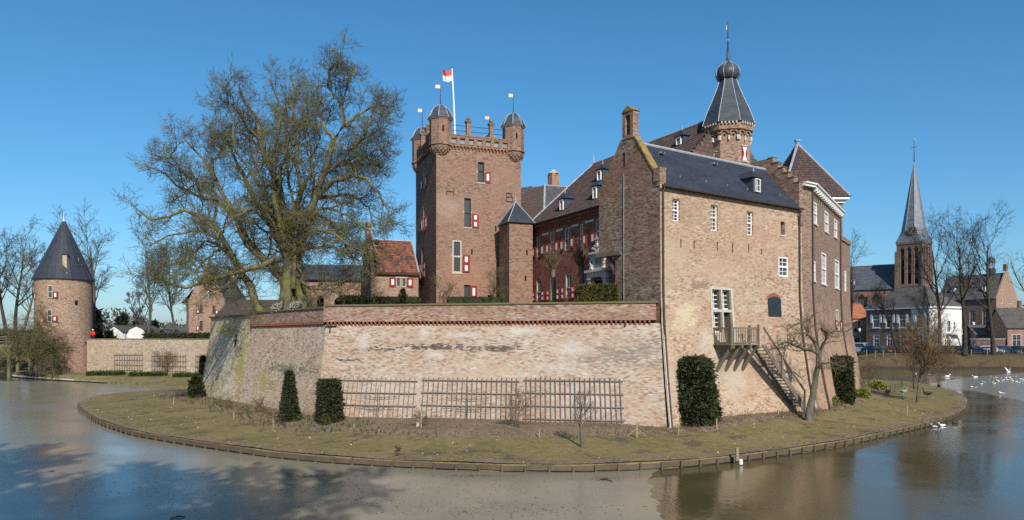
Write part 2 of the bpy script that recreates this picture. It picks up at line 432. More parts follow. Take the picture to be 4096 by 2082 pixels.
grassmat('bankgrass_shaded', (.105, .075, .04), (.075, .065, .03), (.05, .037, .026), .85)  # leaf-litter brown, darkened further in place of tree shade on the bank
grassmat('lawn', (.20, .155, .07), (.13, .118, .042), (.105, .08, .058), .95)
grassmat('soil', (.21, .155, .105), (.15, .115, .075), (.115, .085, .06), .6)
props(link('ground', np_mesh('ground', vv, ff, MAT['bankgrass_shaded'], smooth=True)), kind='structure')

# water and the thin ice on it
t = NT('water', .09, .5); p = t.pos(); t.b.inputs['IOR'].default_value = 1.33
n1 = t.noise(t.mapv(p, (1, 1, 1)), .12, 5)
t.color(t.mix(t.ramp(n1, .35, .65), (.066, .053, .023), (.092, .072, .033)))
rip = t.math('ADD', t.math('MULTIPLY', t.noise(t.mapv(p, (1, .5, 1)), 5.0, 3), .6), t.noise(t.mapv(p, (1, .6, 1)), 1.2, 3))
t.set(t.b, 'Roughness', t.math('ADD', .09, t.math('MULTIPLY', t.ramp(n1, .4, .6), .1)))
t.bump(rip, .16, .04)
t = NT('ice', .2, .5); p = t.pos(); t.b.inputs['IOR'].default_value = 1.33
n1 = t.noise(p, .16, 6, .6); n2 = t.noise(p, 1.1, 6, .7)
c = t.mix(t.ramp(n1, .35, .68), (.225, .20, .142), (.175, .16, .12))
c = t.mix(t.math('MULTIPLY', t.ramp(n2, .6, .72), .45), c, (.085, .07, .048))
t.color(c); t.set(t.b, 'Roughness', t.math('ADD', .14, t.math('MULTIPLY', t.ramp(n1, .3, .7), .16))); t.bump(n2, .06, .03)
wr = moat_r(ang) - .02
wv = np.concatenate([np.array([[MC[0], MC[1], 0]]), np.stack([MC[0] + wr * np.cos(np.radians(ang)), MC[1] + wr * np.sin(np.radians(ang)), 0 * ang], 1)])
props(link('water', np_mesh('water', wv, [(0, 1 + i, 1 + (i + 1) % na) for i in range(na)], MAT['water'], n=3)), kind='structure')

# island outline (edge of the lawn)
edge_px = [(318, 1626), (335, 1652), (390, 1690), (470, 1720), (557, 1744), (795, 1784), (1113, 1828), (1432, 1855), (1909, 1879), (2150, 1882), (2386, 1881), (2704, 1866), (3022, 1833), (3340, 1787), (3579, 1735), (3738, 1695), (3835, 1660), (3868, 1626), (3852, 1596), (3790, 1568), (3659, 1541), (3560, 1532)]
edge = [G(a, b, .06) for a, b in edge_px]
edge += [V((38, 95, .34)), V((10, 102, .34)), V((-15, 96, .34)), V((-28, 84, .34))] + [G(a, b, .06) for a, b in [(763, 1562), (636, 1570), (477, 1582), (366, 1602)]]
def catmull(pts, n):
    out = []; m = len(pts)
    for i in range(m):
        a, b, c, d = pts[i - 1], pts[i], pts[(i + 1) % m], pts[(i + 2) % m]
        for k in range(n):
            s = k / n
            out.append(.5 * ((2 * b) + (c - a) * s + (2 * a - 5 * b + 4 * c - d) * s * s + (3 * b - a - 3 * c + d) * s ** 3))
    return out
edge = catmull(edge, 8)
IC = V((2.0, 62.0, 0))
e_ang = np.array([math.atan2(p.y - IC.y, p.x - IC.x) for p in edge]); e_r = np.array([math.hypot(p.x - IC.x, p.y - IC.y) for p in edge])
_o = np.argsort(e_ang); e_ang, e_r = e_ang[_o], e_r[_o]
e_ang = np.concatenate([e_ang - 2 * math.pi, e_ang, e_ang + 2 * math.pi]); e_r = np.tile(e_r, 3)
def lawn_t(x, y): return np.hypot(x - IC.x, y - IC.y) / np.interp(np.arctan2(y - IC.y, x - IC.x), e_ang, e_r)
def lawn_z(x, y):
    return .34 + (.54 + .44 * smooth((x - 8.0) / 5.5) * smooth((36.0 - x) / 10.0)) * smooth((1 - lawn_t(x, y)) / .30) + .03 * np.sin(x * .9) * np.cos(y * .7)
na2 = 480; a2 = np.linspace(-math.pi, math.pi, na2, endpoint=False); rr = np.interp(a2, e_ang, e_r)
ts = [1.0, .993, .985] + [round(.97 - .02 * k, 3) for k in range(21)] + [.5, .4, .3]
vv = [np.stack([IC.x + rr * np.cos(a2), IC.y + rr * np.sin(a2), -.6 + 0 * a2], 1)]
for q in ts:
    x = IC.x + rr * q * np.cos(a2); y = IC.y + rr * q * np.sin(a2); z = lawn_z(x, y)
    if q == 1.0: z = z * 0 + .30
    vv.append(np.stack([x, y, z], 1))
vv = np.concatenate(vv)
ff = [(j * na2 + i, j * na2 + (i + 1) % na2, (j + 1) * na2 + (i + 1) % na2, (j + 1) * na2 + i) for j in range(len(ts)) for i in range(na2)]
props(link('lawn', np_mesh('lawn', vv, ff, MAT['lawn'], smooth=True)), kind='structure')

rng_ = np.random.default_rng(77); nb_ = 900; ab_ = np.linspace(-math.pi * 1.05, math.pi * .2, nb_); rb_ = np.interp(ab_, e_ang, e_r); wv_ = np.convolve(rng_.normal(0, 1, nb_ + 24), np.ones(25) / 25, 'valid') * 1.6 + np.convolve(rng_.normal(0, 1, nb_ + 4), np.ones(5) / 5, 'valid') * .22
win_ = np.clip(.75 + wv_ * .55, .12, 2.2); rows_ = []
for k in range(5):
    r_ = rb_ + .02 - (win_ + .02) * k / 4; x_ = IC.x + r_ * np.cos(ab_); y_ = IC.y + r_ * np.sin(ab_); rows_.append(np.stack([x_, y_, np.maximum(lawn_z(x_, y_), .30) + (.016 if k < 4 else -.01) + rng_.normal(0, .006, nb_)], 1))
props(link('soil_strip', np_mesh('soil_strip', np.concatenate(rows_), [(k * nb_ + i, k * nb_ + i + 1, (k + 1) * nb_ + i + 1, (k + 1) * nb_ + i) for k in range(4) for i in range(nb_ - 1)], MAT['soil'], smooth=True)), kind='structure')
def ice_sheet(name, pts, mat='ice'):
    from mathutils.geometry import tessellate_polygon
    pp = [V((p.x, p.y, .004)) for p in pts]; tri = tessellate_polygon([pp]); m = MB(); m.v = pp
    m.fc = [list(f) if (pp[f[1]] - pp[f[0]]).cross(pp[f[2]] - pp[f[0]]).z > 0 else list(reversed(f)) for f in tri]
    return props(m.build(name, MAT[mat]), kind='structure')
# near sheet: along the front of the island to its ragged edge, back under the left bank
b1 = [(2640, 1868), (2610, 1905), (2590, 1932), (2612, 1952), (2604, 1985), (2640, 2010), (2625, 2045), (2660, 2082), (2640, 2140), (2700, 2260)]
ice_pts = [G(a, b, 0) for a, b in b1]
def jag(pts, n=4, amp=.12):
    out = []
    for a, b in zip(pts, pts[1:]):
        for k in range(n):
            s = k / n; p = a.lerp(b, s); out.append(p + V((rnd.uniform(-amp, amp), rnd.uniform(-amp, amp), 0)) * (1 if k else 0))
    return out + [pts[-1]]
ice_pts = jag(ice_pts)
ice_pts += [V((0, 11.5, 0)), V((-40, 16, 0)), V((-75, 40, 0)), V((-85, 78, 0)), V((-70, 96, 0)), V((-36, 90, 0))]
isl = [p for p in edge]
i0 = min(range(len(isl)), key=lambda i: (isl[i] - G(763, 1560, .34)).length); i1 = min(range(len(isl)), key=lambda i: (isl[i] - G(2640, 1868, .34)).length)
seq = []
i = i0
while i != i1: seq.append(isl[i]); i = (i + 1) % len(isl)
def outward(p, d): q = V((p.x - IC.x, p.y - IC.y, 0)).normalized(); return p + q * d
ice_pts += [outward(p, .12) for p in seq]
ice_sheet('ice', ice_pts)
b2 = jag([G(a, b, 0) for a, b in [(3720, 1535), (3760, 1548), (3840, 1558), (3930, 1572), (4020, 1592), (4120, 1612), (4300, 1640)]], 5, .3)
b2 += [G(4500, 1560, 0), G(4300, 1500, 0), G(4096, 1492, 0), G(3990, 1500, 0), G(3880, 1510, 0), G(3790, 1522, 0)]
ice_sheet('ice', b2)

# timber edging of the island: boards and posts
te = thing('timber_edging', edge[0], 'low wooden board edging with posts around the island lawn', 'edging')
length = 0; marks = []; spacing = .98
front = seq + [isl[(i1 + k) % len(isl)] for k in range(0, 90)]
acc = 0.0; last = front[0]; marks.append(last.copy())
for p in front[1:]:
    if p.y > 90: break
    while (p - last).length > spacing:
        last = last + (p - last).normalized() * spacing; marks.append(last.copy())
bh = .21
for k, (a, b) in enumerate(zip(marks, marks[1:])):
    t_ = (b - a).normalized(); n_ = V((t_.y, -t_.x, 0)); dz = rnd.uniform(-.025, .02)
    o = outward(a, .03)
    MB().obox(V((o.x, o.y, .06 + dz)) + t_ * .012, t_ * ((b - a).length - .024), n_ * .045, UP * bh).build('board', MAT['edgeboard'], te, uv=False)
    c = outward(a, .03); c = V((c.x, c.y, 0)) + n_ * .055
    MB().obox(c + V((0, 0, -.3)) - t_ * .045, t_ * .09, n_ * .08, UP * (.3 + .06 + bh + .015 + rnd.uniform(-.05, .03)) + t_ * rnd.uniform(-.03, .03)).build('post', MAT['edgeboard'], te, uv=False)
# ------------------------------------------------------------------ the perimeter wall of the castle island
CORNER = (-11.4, 44.5); FARL = (-24.9, 60.0); A = (8.17, 40.0); FR = (7.97, 40.0)
bat = lerp_table([(.3, .95), (.9, .88), (3, .50), (5, .2), (6.3, .04), (6.45, 0), (8, 0)])
PF = Plane(CORNER, (FR[0] - CORNER[0], FR[1] - CORNER[1]), 1, bat)
LF = math.hypot(FR[0] - CORNER[0], FR[1] - CORNER[1])
JT = .58
JP = (CORNER[0] + (FARL[0] - CORNER[0]) * JT, CORNER[1] + (FARL[1] - CORNER[1]) * JT)
PS = Plane(JP, (CORNER[0] - JP[0], CORNER[1] - JP[1]), 1, bat); LS = math.hypot(CORNER[0] - JP[0], CORNER[1] - JP[1])
PO = Plane(FARL, (JP[0] - FARL[0], JP[1] - FARL[1]), 1, bat); LO = math.hypot(JP[0] - FARL[0], JP[1] - FARL[1])
def mitre(a, b):
    c = a.N.cross(b.N).z; ang = math.asin(max(-1, min(1, c))); m = math.tan(abs(ang) / 2) * (1 if c > 0 else -1); a.m1 = m; b.m0 = m
PF.L, PS.L, PO.L = LF, LS, LO
mitre(PS, PF)
def stain(pl, px, py, ru, rv, col, amt, ns=1.2, sharp=.35, d=.4):
    u, z = pl.at(px, py, d); return (pl.f(u, z, 0).dot(pl.U), z, ru, rv, col, amt, ns, sharp)
st = [stain(PF, 2420, 1425, 3.0, 1.0, GREY, .85, .9, .8), stain(PF, 2580, 1420, 1.4, 1.1, GREY, .7, .9, .8), stain(PF, 2280, 1395, 1.3, .5, WHITE, 0.58, 2.6), stain(PF, 2480, 1350, 1.6, .3, (.33, .28, .22), .5, 1.5),
      stain(PF, 1700, 1390, 3.2, .2, DARK, .9, .9), stain(PF, 1980, 1394, 2.8, .22, DARK, .85, .9), stain(PF, 1520, 1400, 1.8, .14, DARK, .75, 1.2), stain(PF, 1400, 1440, 1.0, .12, DARK, .7, 1.5),
      stain(PF, 1450, 1370, .4, .6, WHITE, 0.50, 2.2), stain(PF, 1690, 1330, .35, .6, WHITE, 0.50, 2.0), stain(PF, 1850, 1340, 1.3, .22, WHITE, 0.50, 1.8), stain(PF, 2080, 1325, 1.3, .25, WHITE, 0.58, 1.6), stain(PF, 1740, 1420, .8, .2, WHITE, 0.54, 2.0),
      stain(PF, 2350, 1600, 2.4, 1.3, WHITE, 0.50, 1.6, .6), stain(PF, 1600, 1560, 3.5, 1.2, WHITE, 0.29, 1.6, .6), stain(PF, 1950, 1500, 3.5, .9, (.52, .40, .28), .5, .9, .6), stain(PF, 1380, 1440, .6, .1, DARK, .7, 2), stain(PF, 2250, 1470, 1.6, .4, WHITE, 0.40, 1.2, .6), stain(PF, 2000, 1700, 8, .3, WHITE, 0.25, .8, .6), stain(PF, 1900, 1285, 9, .1, (.25, .2, .16), .5, .8)]
brick('brick_front', TAN, TAN2, MOR, (.37, .22, .135), .45, .25, .3, st)
brick('brick_parapet', (.33, .17, .11), (.27, .155, .11), (.42, .36, .29), (.27, .17, .12), .5, .12, .3, seed=2)
st = [stain(PS, 1150, 1475, 4.2, .45, (.16, .14, .09), .85, .6, .4), stain(PS, 1060, 1530, 2.6, 1.1, MOSS, .85, .7, .5), stain(PS, 1180, 1660, 2.5, .9, WHITE, 0.22, 1.4, .5), stain(PS, 1240, 1460, 1.0, .5, (.14, .13, .1), .5, 1, .5), stain(PS, 1090, 1540, .8, .5, (.3, .12, .1), .4, 1.2), stain(PS, 1260, 1340, .7, .4, WHITE, 0.29, 2.2)]
brick('brick_side', (.48, .315, .225), (.43, .30, .22), (.55, .49, .40), (.45, .34, .22), .5, .3, .15, st, seed=4)
st = [stain(PO, 962, 1470, 1.3, 3.6, MOSS, .95, .5, .3), stain(PO, 900, 1320, 3.2, .6, (.33, .28, .07), .9, .8, .4), stain(PO, 895, 1440, 1.4, .9, WHITE, 0.50, 1.8, .5), stain(PO, 915, 1560, .7, 1.6, WHITE, 0.36, 1.8, .5), stain(PO, 880, 1500, .6, .8, (.14, .12, .09), .5, 1.2), stain(PO, 985, 1560, 1, 1, (.33, .15, .11), .4, 1.2), stain(PO, 860, 1640, 3, .5, (.33, .28, .2), .6, 1)]
brick('brick_old', (.54, .405, .28), (.48, .38, .275), (.57, .51, .40), (.44, .37, .19), .55, .45, .15, st, seed=6)

def zcap_front(u): return 7.62 + .10 * u / LF
rw = thing('retaining_wall', V((CORNER[0], CORNER[1], 1)), 'long pale patched brick retaining wall with parapet, facing the lawn', 'wall')
ZC = 6.62
ZS = [.2, .9, 2, 3, 4, 5, 5.8, 6.45]
PR = Plane(A, (.825, .565), 1, lambda z: float(np.interp(z, [.3, .9, 3.0, 6.3, 8.5, 20], [1.22, 1.15, .72, .2, .05, 0]))); LR = 12.73; PR.L = LR; mitre(PF, PR)
m = MB(); panel(m, PF.f, 0, LF + .22, ZS, []); m.build('wall', MAT['brick_front'], rw)
m = MB(); m.fbox(lambda u, z, d: PF.f(u, z, d), -.12, LF - .02, ZC, 7.56, -.38, .13); m.build('parapet', MAT['brick_parapet'], rw)
sw = thing('retaining_wall', V((JP[0], JP[1], 1)), 'red-grey brick retaining wall with green band behind the cone-shaped yew', 'wall')
m = MB(); panel(m, PS.f, 0, LS, ZS, []); m.build('wall', MAT['brick_side'], sw)
m = MB(); m.fbox(PS.f, 0, LS + .05, ZC, 7.45, -.38, .12); m.build('parapet', MAT['brick_parapet'], sw)
ow = thing('retaining_wall', V((FARL[0], FARL[1], 1)), 'mossy older stretch of retaining wall at the far corner under the big tree', 'wall')
m = MB(); panel(m, PO.f, 0, LO, ZS[:-1] + [7.28], [])
PB = Plane((FARL[0] + 6, FARL[1] + 26), (FARL[0] - (FARL[0] + 6), -26), 1, bat); PB.L = math.hypot(6, 26); mitre(PB, PO); panel(m, PB.f, 0, math.hypot(6, 26), ZS[:-1] + [7.28], [])
m.build('wall', MAT['brick_old'], ow)
# corbel bricks under the parapet, one by one
me_c = {}
def corbels(parent, pl, L, step, n0=0):
    r = root_of(parent).location
    mb = MB(); mb.obox(-pl.U * .055 - UP * .0, pl.U * .11, pl.N * .13, UP * .12); mb.obox(-pl.U * .055 - UP * .1, pl.U * .11, pl.N * .07, UP * .098)
    me = bpy.data.meshes.new('corbel'); me.from_pydata([tuple(v) for v in mb.v], [], mb.fc); me.materials.append(MAT['corbelbrick'])
    for k in range(int(L / step)):
        link('corbel', me, parent, pl.f((k + .5) * step, ZC - .122, .0) - r)
plain('corbelbrick', (.27, .10, .065), .9, .15, .3, 9)
corbels(rw, PF, LF, .262); corbels(sw, PS, LS, .235)
# coping: a soldier course of bricks, then a mossy cap of stones
def coping(parent, pl, L, z, step, d0, d1, h, mat, name, prob=1):
    n = max(1, int(L / step)); r = root_of(parent).location
    for k in range(n):
        dz = rnd.uniform(-.006, .006)
        MB().fbox(pl.f, L * k / n + .004, L * (k + 1) / n - .004, z, z + h + dz, d0, d1 + rnd.uniform(-.008, .008)).build(name, MAT[mat], parent, uv=False)
coping(rw, PF, LF + .1, 7.563, .55, -.45, .2, .10, 'mosscap', 'coping_stone'); coping(sw, PS, LS, 7.453, .6, -.45, .2, .10, 'mosscap', 'coping_stone'); coping(ow, PO, LO, 7.283, .7, -.5, .16, .12, 'mosscap', 'coping_stone')
MB().fbox(PF.f, -.1, LF, ZC - .004, ZC + .05, .131, .15).build('string_course', MAT['brick_parapet'], rw)
# iron wall anchors (crosses)
def anchor(parent, pl, px, py, w=.35, h=.45):
    u, z = pl.at(px, py, .05); m = MB(); m.fbox(pl.f, u - .025, u + .025, z - h, z + h, .0, .09); m.fbox(pl.f, u - w, u + w, z - .02, z + .03, .01, .10)
    m.build('wall_anchor', MAT['iron'], parent, uv=False)
anchor(rw, PF, 2500, 1284, .26, .3); anchor(rw, PF, 1323, 1306, .4, .4); anchor(ow, PO, 950, 1362, .35, .5)
# courtyard floor inside
m = MB(); m.poly([V((p[0], p[1], 6.7)) for p in (CORNER, FR, (6.5, 44), (20, 52), (27, 62), (22, 92), (-18, 92), (FARL[0] + 6, FARL[1] + 26), FARL)])
props(m.build('courtyard', MAT['soil']), kind='structure')

# ------------------------------------------------------------------ the wing by the water (slate roof, bell cote)
B = PR.f(LR, 20) ; ZE = 14.12
PGB = Plane((A[0] - .565 * 5.05, A[1] + .825 * 5.05), (.565, -.825), 1)     # gable plane, left to right
def sR(*a, **k): return stain(PR, *a, **k)
CREAM = (.56, .47, .31)
st = [sR(2760, 1255, 1.1, .85, CREAM, .85, 1.3, .3), sR(2740, 1300, .9, .5, CREAM, .6, 1.3), sR(2690, 1020, 1.6, 1.3, (.47, .36, .25), .6, .7), sR(2900, 1090, 2.5, .8, (.5, .34, .24), .5, .7), sR(3080, 950, 2.6, 1.6, (.42, .26, .17), .55, .6),
      sR(2770, 820, 3.4, 1.3, (.33, .215, .135), .6, .6), sR(2950, 900, 3.4, 1.0, (.37, .235, .145), .5, .6), sR(2820, 1140, 1.0, .3, (.2, .15, .11), .6, 1.2), sR(2850, 1370, 1.3, .8, (.5, .46, .38), .5, 1.2), sR(2930, 1520, 1.7, 1.1, (.46, .40, .32), .7, .9), sR(2880, 1480, .5, 1.0, (.26, .23, .19), .4, 2), sR(2680, 1500, .7, 2.0, (.5, .43, .33), .4, 1), sR(3000, 1200, 1.6, .8, (.42, .33, .22), .4, .8)]
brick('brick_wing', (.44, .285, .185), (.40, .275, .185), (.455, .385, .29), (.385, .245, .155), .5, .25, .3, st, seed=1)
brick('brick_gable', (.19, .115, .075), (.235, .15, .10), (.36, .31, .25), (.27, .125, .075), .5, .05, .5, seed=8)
rb = thing('castle_wing', V((A[0], A[1], 1)), 'tall tan brick wing with dark slate roof and bell cote beside the water', 'building')
w1 = PR.rect(2689, 797, 2718, 886); w2 = PR.rect(2842, 821, 2870, 924); w3 = PR.rect(2986, 847, 3011, 942); w4 = PR.rect(3121, 888, 3138, 941)
w5 = PR.rect(3112, 1029, 3150, 1108); wx = PR.rect(2843, 1160, 2921, 1239); wl = PR.rect(2843, 1243, 2879, 1325, .25); dr = PR.rect(2884, 1243, 2923, 1368, .25)
dr = (wx[0] + (wx[2] - wx[0]) * .5 + .06, 5.32, wx[2] - .04, wx[1] - .16); wl = (wx[0] + .04, 5.95, wx[0] + (wx[2] - wx[0]) * .5 - .06, wx[1] - .16)
wxa = (wx[0] + .04, wx[1], wl[2], wx[3]); wxb = (dr[0], wx[1], wx[2] - .04, wx[3])
slits = [PR.rect(x - 2.6, a, x + 2.6, b) for x, a, b in ((2722, 958, 993), (2775, 964, 998), (2868, 969, 1005), (2928, 976, 1014), (2993, 978, 1011), (3044, 997, 1021))]
ops = [w1, w2, w3, w4, w5, wxa, wxb, wl, dr] + slits
m = MB(); panel(m, PR.f, 0, LR + .6, [.2, .9, 2, 3, 4.2, 5.2, 6.3, 7.4, 8.5, 11, ZE], ops, .34)
PRB = Plane((A[0] - .565 * 5.05, A[1] + .825 * 5.05), (.825, .565), -1)
m.poly([PRB.f(0, 10.75), PRB.f(LR, 10.75), PRB.f(LR, ZE), PRB.f(0, ZE)]); m.poly([PRB.f(2.2, 1), PRB.f(LR, 1), PRB.f(LR, 10.75), PRB.f(2.2, 10.75)]); m.poly([PGB.f(1.3, 1, -.3), PRB.f(2.2, 1), PRB.f(2.2, 10.75), PGB.f(1.3, 10.75, -.3)]); m.poly([PGB.f(0, 10.75, -.02), PGB.f(1.3, 10.75, -.02), PRB.f(2.2, 10.75), PRB.f(0, 10.75)])
m.build('wall', MAT['brick_wing'], rb)
for o, tr, rws in ((w1, .5, 6), (w2, .52, 6), (w3, .52, 6)): window(rb, PR.f, o, MAT['white'], 2, rws, .2, .07, .035, tr)
window(rb, PR.f, w5, MAT['white'], 2, 4, .1, .1, .035, .5)
for o in (wxa, wxb): window(rb, PR.f, o, MAT['white'], 2, 4, .26, .08, .04)
window(rb, PR.f, wl, MAT['white'], 2, 4, .26, .08, .04)
MB().fbox(PR.f, w4[0], w4[2], w4[1], w4[3], -.33, -.26).build('hatch', MAT['darkwood'], rb); MB().fbox(PR.f, w4[0] - .05, w4[2] + .06, w4[1] - .1, w4[1] - .003, -.1, .04).build('sill', MAT['stone'], rb)
MB().fbox(PR.f, dr[0], dr[2], dr[1], dr[3], -.34, -.28).build('door', MAT['darkwood'], rb)
for o in slits: MB().fbox(PR.f, o[0], o[2], o[1], o[3], -.33, -.28).build('slit', MAT['void'], rb, uv=False)
# stone cross frame round the door and its windows
m = MB(); xm = (wl[2] + dr[0]) / 2
for a in ((wx[0] - .12, wx[0] + .04, 5.9, wx[3]), (wx[2] - .04, wx[2] + .12, 5.32, wx[3]), (wl[2], dr[0], 5.32, wx[3]), (wx[0] - .12, wx[2] + .12, wx[3], wx[3] + .12), (wl[0], dr[2], wx[1] - .16, wx[1])):
    m.fbox(PR.f, a[0], a[1], a[2], a[3], -.2, .03)
m.build('stone_frame', MAT['stone'], rb)
for o in (wxa, wxb, dr, wl):                                      # the deep wooden cheek on the right-hand side of each opening
    MB().fbox(PR.f, o[2] - .1, o[2] - .003, o[1], o[3], -.33, -.02).build('cheek_board', MAT['oldwood'], rb)
# arched dark shutter
ua, za = PR.at(3077, 1265, .2); ub, zb = PR.at(3127, 1197, .2)
def archpoly(f, u0, u1, z0, z1, d, rise=.14, n=8):
    pts = [f(u0, z0, d), f(u1, z0, d)]
    for k in range(n + 1):
        a = k / n; pts.append(f(u1 + (u0 - u1) * a, z1 + rise * math.sin(math.pi * a) , d))
    return pts
m = MB(); m.prism(archpoly(PR.f, ua, ub, za, zb, .0), PR.N * .06); s_ = m.build('hatch_shutter', MAT['darkblue'], rb)
for zz in (za + .25, zb - .2): MB().fbox(PR.f, ua, ub, zz - .02, zz + .025, .06, .075).build('hinge', MAT['iron'], s_, uv=False)
m = MB()
for k in range(9):
    a0, a1 = k / 9, (k + 1) / 9; q = lambda a, o: PR.f(ub + .05 + (ua - ub - .1) * a, zb + (.14 + o) * math.sin(math.pi * a) + .02, 0)
    m.prism([q(a0 + .008, 0), q(a1 - .008, 0), q(a1 - .008, .12) + UP * .1, q(a0 + .008, .12) + UP * .1], PR.N * .02)
m.build('brick_arch', MAT['corbelbrick'], rb)
# roof
def rp(u, g, z): return V((A[0] + .825 * u - .565 * g, A[1] + .565 * u + .825 * g, z))
ZR = 17.05
m = MB(); slab(m, [rp(.3, -.22, ZE - .1), rp(LR - .1, -.22, ZE - .1), rp(LR - .1, 2.52, ZR), rp(.3, 2.52, ZR)], .12); slab(m, [rp(.3, 5.25, ZE - .1), rp(LR - .1, 5.25, ZE - .1), rp(LR - .1, 2.52, ZR), rp(.3, 2.52, ZR)], .12)
roof = m.build('roof', MAT['slate'], rb)
MB().tube([rp(.3, 2.52, ZR + .02), rp(LR, 2.52, ZR + .02)], .1, 8).build('ridge', MAT['lead'], roof)
m = MB(); m.bar(rp(-.1, -.27, ZE - .12), rp(LR + .1, -.27, ZE - .12), .12, .1); m.build('gutter', MAT['darkwood'], rb)
def rslope(u, g): return rp(u, g, ZE - .1 + (ZR - ZE + .1) * (g + .22) / 2.74)
for px_, py_ in ((2641, 611), (2853, 653), (3190, 0)):
    if py_ == 0: continue
    k = (px_ - CX) / FPX; g = 2.05; o = rp(0, g, 0); u = (k * o.y - o.x) / (.825 - k * .565); c = rslope(u, g)
    MB().obox(c - V((.825, .565, 0)) * .17 - UP * .02, V((.825, .565, 0)) * .34, V((.565, -.825, 0)) * .22, UP * .09).build('roof_vent', MAT['lead'], roof); MB().obox(c - V((.825, .565, 0)) * .12 + V((.565, -.825, 0)) * .221, V((.825, .565, 0)) * .24, V((.565, -.825, 0)) * .01, UP * .06).build('vent_opening', MAT['void'], roof)
for u in (2.1, 4.3, 6.2, 8.1, 11.4):
    for g in (.5,):
        c = rslope(u, g); MB().tube([c, c + V((.565, -.825, 0)) * .06 + UP * .1], [.03, .05], 6).build('snow_hook', MAT['lead'], roof, uv=False)
def dormer(roof_parent, c, ux, nx, w, h, back, mat_wall, mat_roof, win=True, finial=True, oh=.12):
    """box dormer: c = middle of its front foot, ux along the eave, nx outward"""
    ux, nx, c = V(ux).normalized(), V(nx).normalized(), V(c)
    d = MB(); d.obox(c - ux * w / 2 - nx * back - UP * .3, ux * w, nx * back, UP * (h + .3)); dm = d.build('dormer', mat_wall, roof_parent)
    e = c + UP * h; r = MB(); a = [e - ux * (w / 2 + oh) + nx * oh, e + ux * (w / 2 + oh) + nx * oh, e + ux * (w / 2 + oh) - nx * back, e - ux * (w / 2 + oh) - nx * back]
    rt = w * .62; t1 = e + UP * rt - nx * w * .35; t2 = e + UP * rt - nx * (back + .2)
    for q in ([a[0], a[1], t1], [a[1], a[2], t2, t1], [a[3], a[0], t1, t2], [a[3], a[2], t2]): r.poly(q)
    r.poly(list(reversed(a))); r.build('dormer_roof', mat_roof, dm)
    if finial: MB().tube([t1 - UP * .05, t1 + UP * .35], [.05, .015], 6).build('finial', MAT['lead'], dm, uv=False)
    if win:
        pl = Plane((c.x - ux.x * w / 2, c.y - ux.y * w / 2), (ux.x, ux.y), 1 if nx.dot(V((ux.y, -ux.x, 0))) > 0 else -1)
        window(dm, pl.f, (w * .2, c.z + .1, w * .8, c.z + h - .08), MAT['white'], 2, 2, -.01, .05, .03, name='dormer_window', nopane=False)
    return dm
uD, _ = Plane(A, (.825, .565)).at(3041, 740, 0)
cD = rslope(uD + .15, .35); dormer(roof, cD, (.825, .565, 0), (.565, -.825, 0), .78, 1.0, 1.6, MAT['slate_grey'], MAT['slate'])
# gable with bell cote
u_lo = PGB.at(2462, 1100)[0]; ZOV = 10.75; gp = [(u_lo, .5), (5.05, .5), (5.05, 14.95), (4.62, 14.75), (3.0, 17.2), (2.05, 17.2), (.0, 14.2), (0, ZOV), (u_lo, ZOV)]
m = MB(); m.prism([PGB.f(u, z, .02) for u, z in gp], V((.825, .565, 0)) * .38)
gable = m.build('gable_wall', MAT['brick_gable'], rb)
m = MB(); ga = lambda u, z, d=0: PGB.f(u, z, d)
m.fbox(ga, 2.08, 2.33, 17.2, 18.55, -.4, .05); m.fbox(ga, 2.72, 2.97, 17.2, 18.55, -.4, .05); m.fbox(ga, 2.33, 2.72, 17.2, 17.42, -.4, .05); m.fbox(ga, 2.08, 2.97, 18.553, 18.75, -.4, .05)
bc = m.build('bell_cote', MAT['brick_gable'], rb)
m = MB(); m.prism([ga(2.02, 18.76, .1), ga(3.03, 18.76, .1), ga(2.525, 19.12, .1)], -PGB.N * .6); m.build('cote_cap', MAT['lichen'], bc)
MB().lathe(ga(2.525, 17.75, -.18), [(.17, 0), (.13, .12), (.1, .3), (.03, .36)], 10).build('bell', MAT['bell'], bc)
m = MB(); q0, q1 = ga(3.0, 17.22, .06), ga(4.66, 14.76, .06); n_ = (q1 - q0).cross(PGB.N).normalized(); n_ = n_ if n_.z > 0 else -n_
m.obox(q0, q1 - q0, -PGB.N * .5, n_ * .1); m.fbox(ga, 4.6, 5.1, 14.96, 15.06, -.46, .06); q0, q1 = ga(2.05, 17.22, .06), ga(-.05, 14.22, .06); n_ = (q1 - q0).cross(PGB.N).normalized(); n_ = n_ if n_.z > 0 else -n_; m.obox(q0, q1 - q0, -PGB.N * .5, n_ * .08)
m.build('coping', MAT['lichen'], rb)
m = MB(); m.fbox(ga, 4.62, 5.09, 14.3, 14.955, -.42, .07); m.fbox(ga, 4.8, 5.075, 14.05, 14.3, -.42, .05); m.build('kneeler', MAT['brick_gable'], rb)
u_, z_ = PGB.at(2498, 640); MB().fbox(PGB.f, u_ - .05, u_ + .05, z_ - .4, z_ + .4, .02, .03).build('slit', MAT['void'], rb, uv=False)
MB().tube([PGB.f(u_, 15.2, .06), PGB.f(u_, 7, .06)], .018, 5).build('lightning_wire', MAT['lead'], rb, uv=False)
# privy hood: beam and bracket jutting from the gable
u_, z_ = PGB.at(2440, 1005); z_ = ZOV - .1; m = MB(); m.fbox(PGB.f, -.15, u_lo + .55, z_ - .14, z_ + .095, -.3, .16); m.build('beam', MAT['oldwood'], rb)
m = MB(); m.bar(PGB.f(u_lo - .02, z_ - 1.25, -.12), PGB.f(u_lo - .75, z_ - .14, -.12), .2, .2); m.build('brace', MAT['oldwood'], rb)
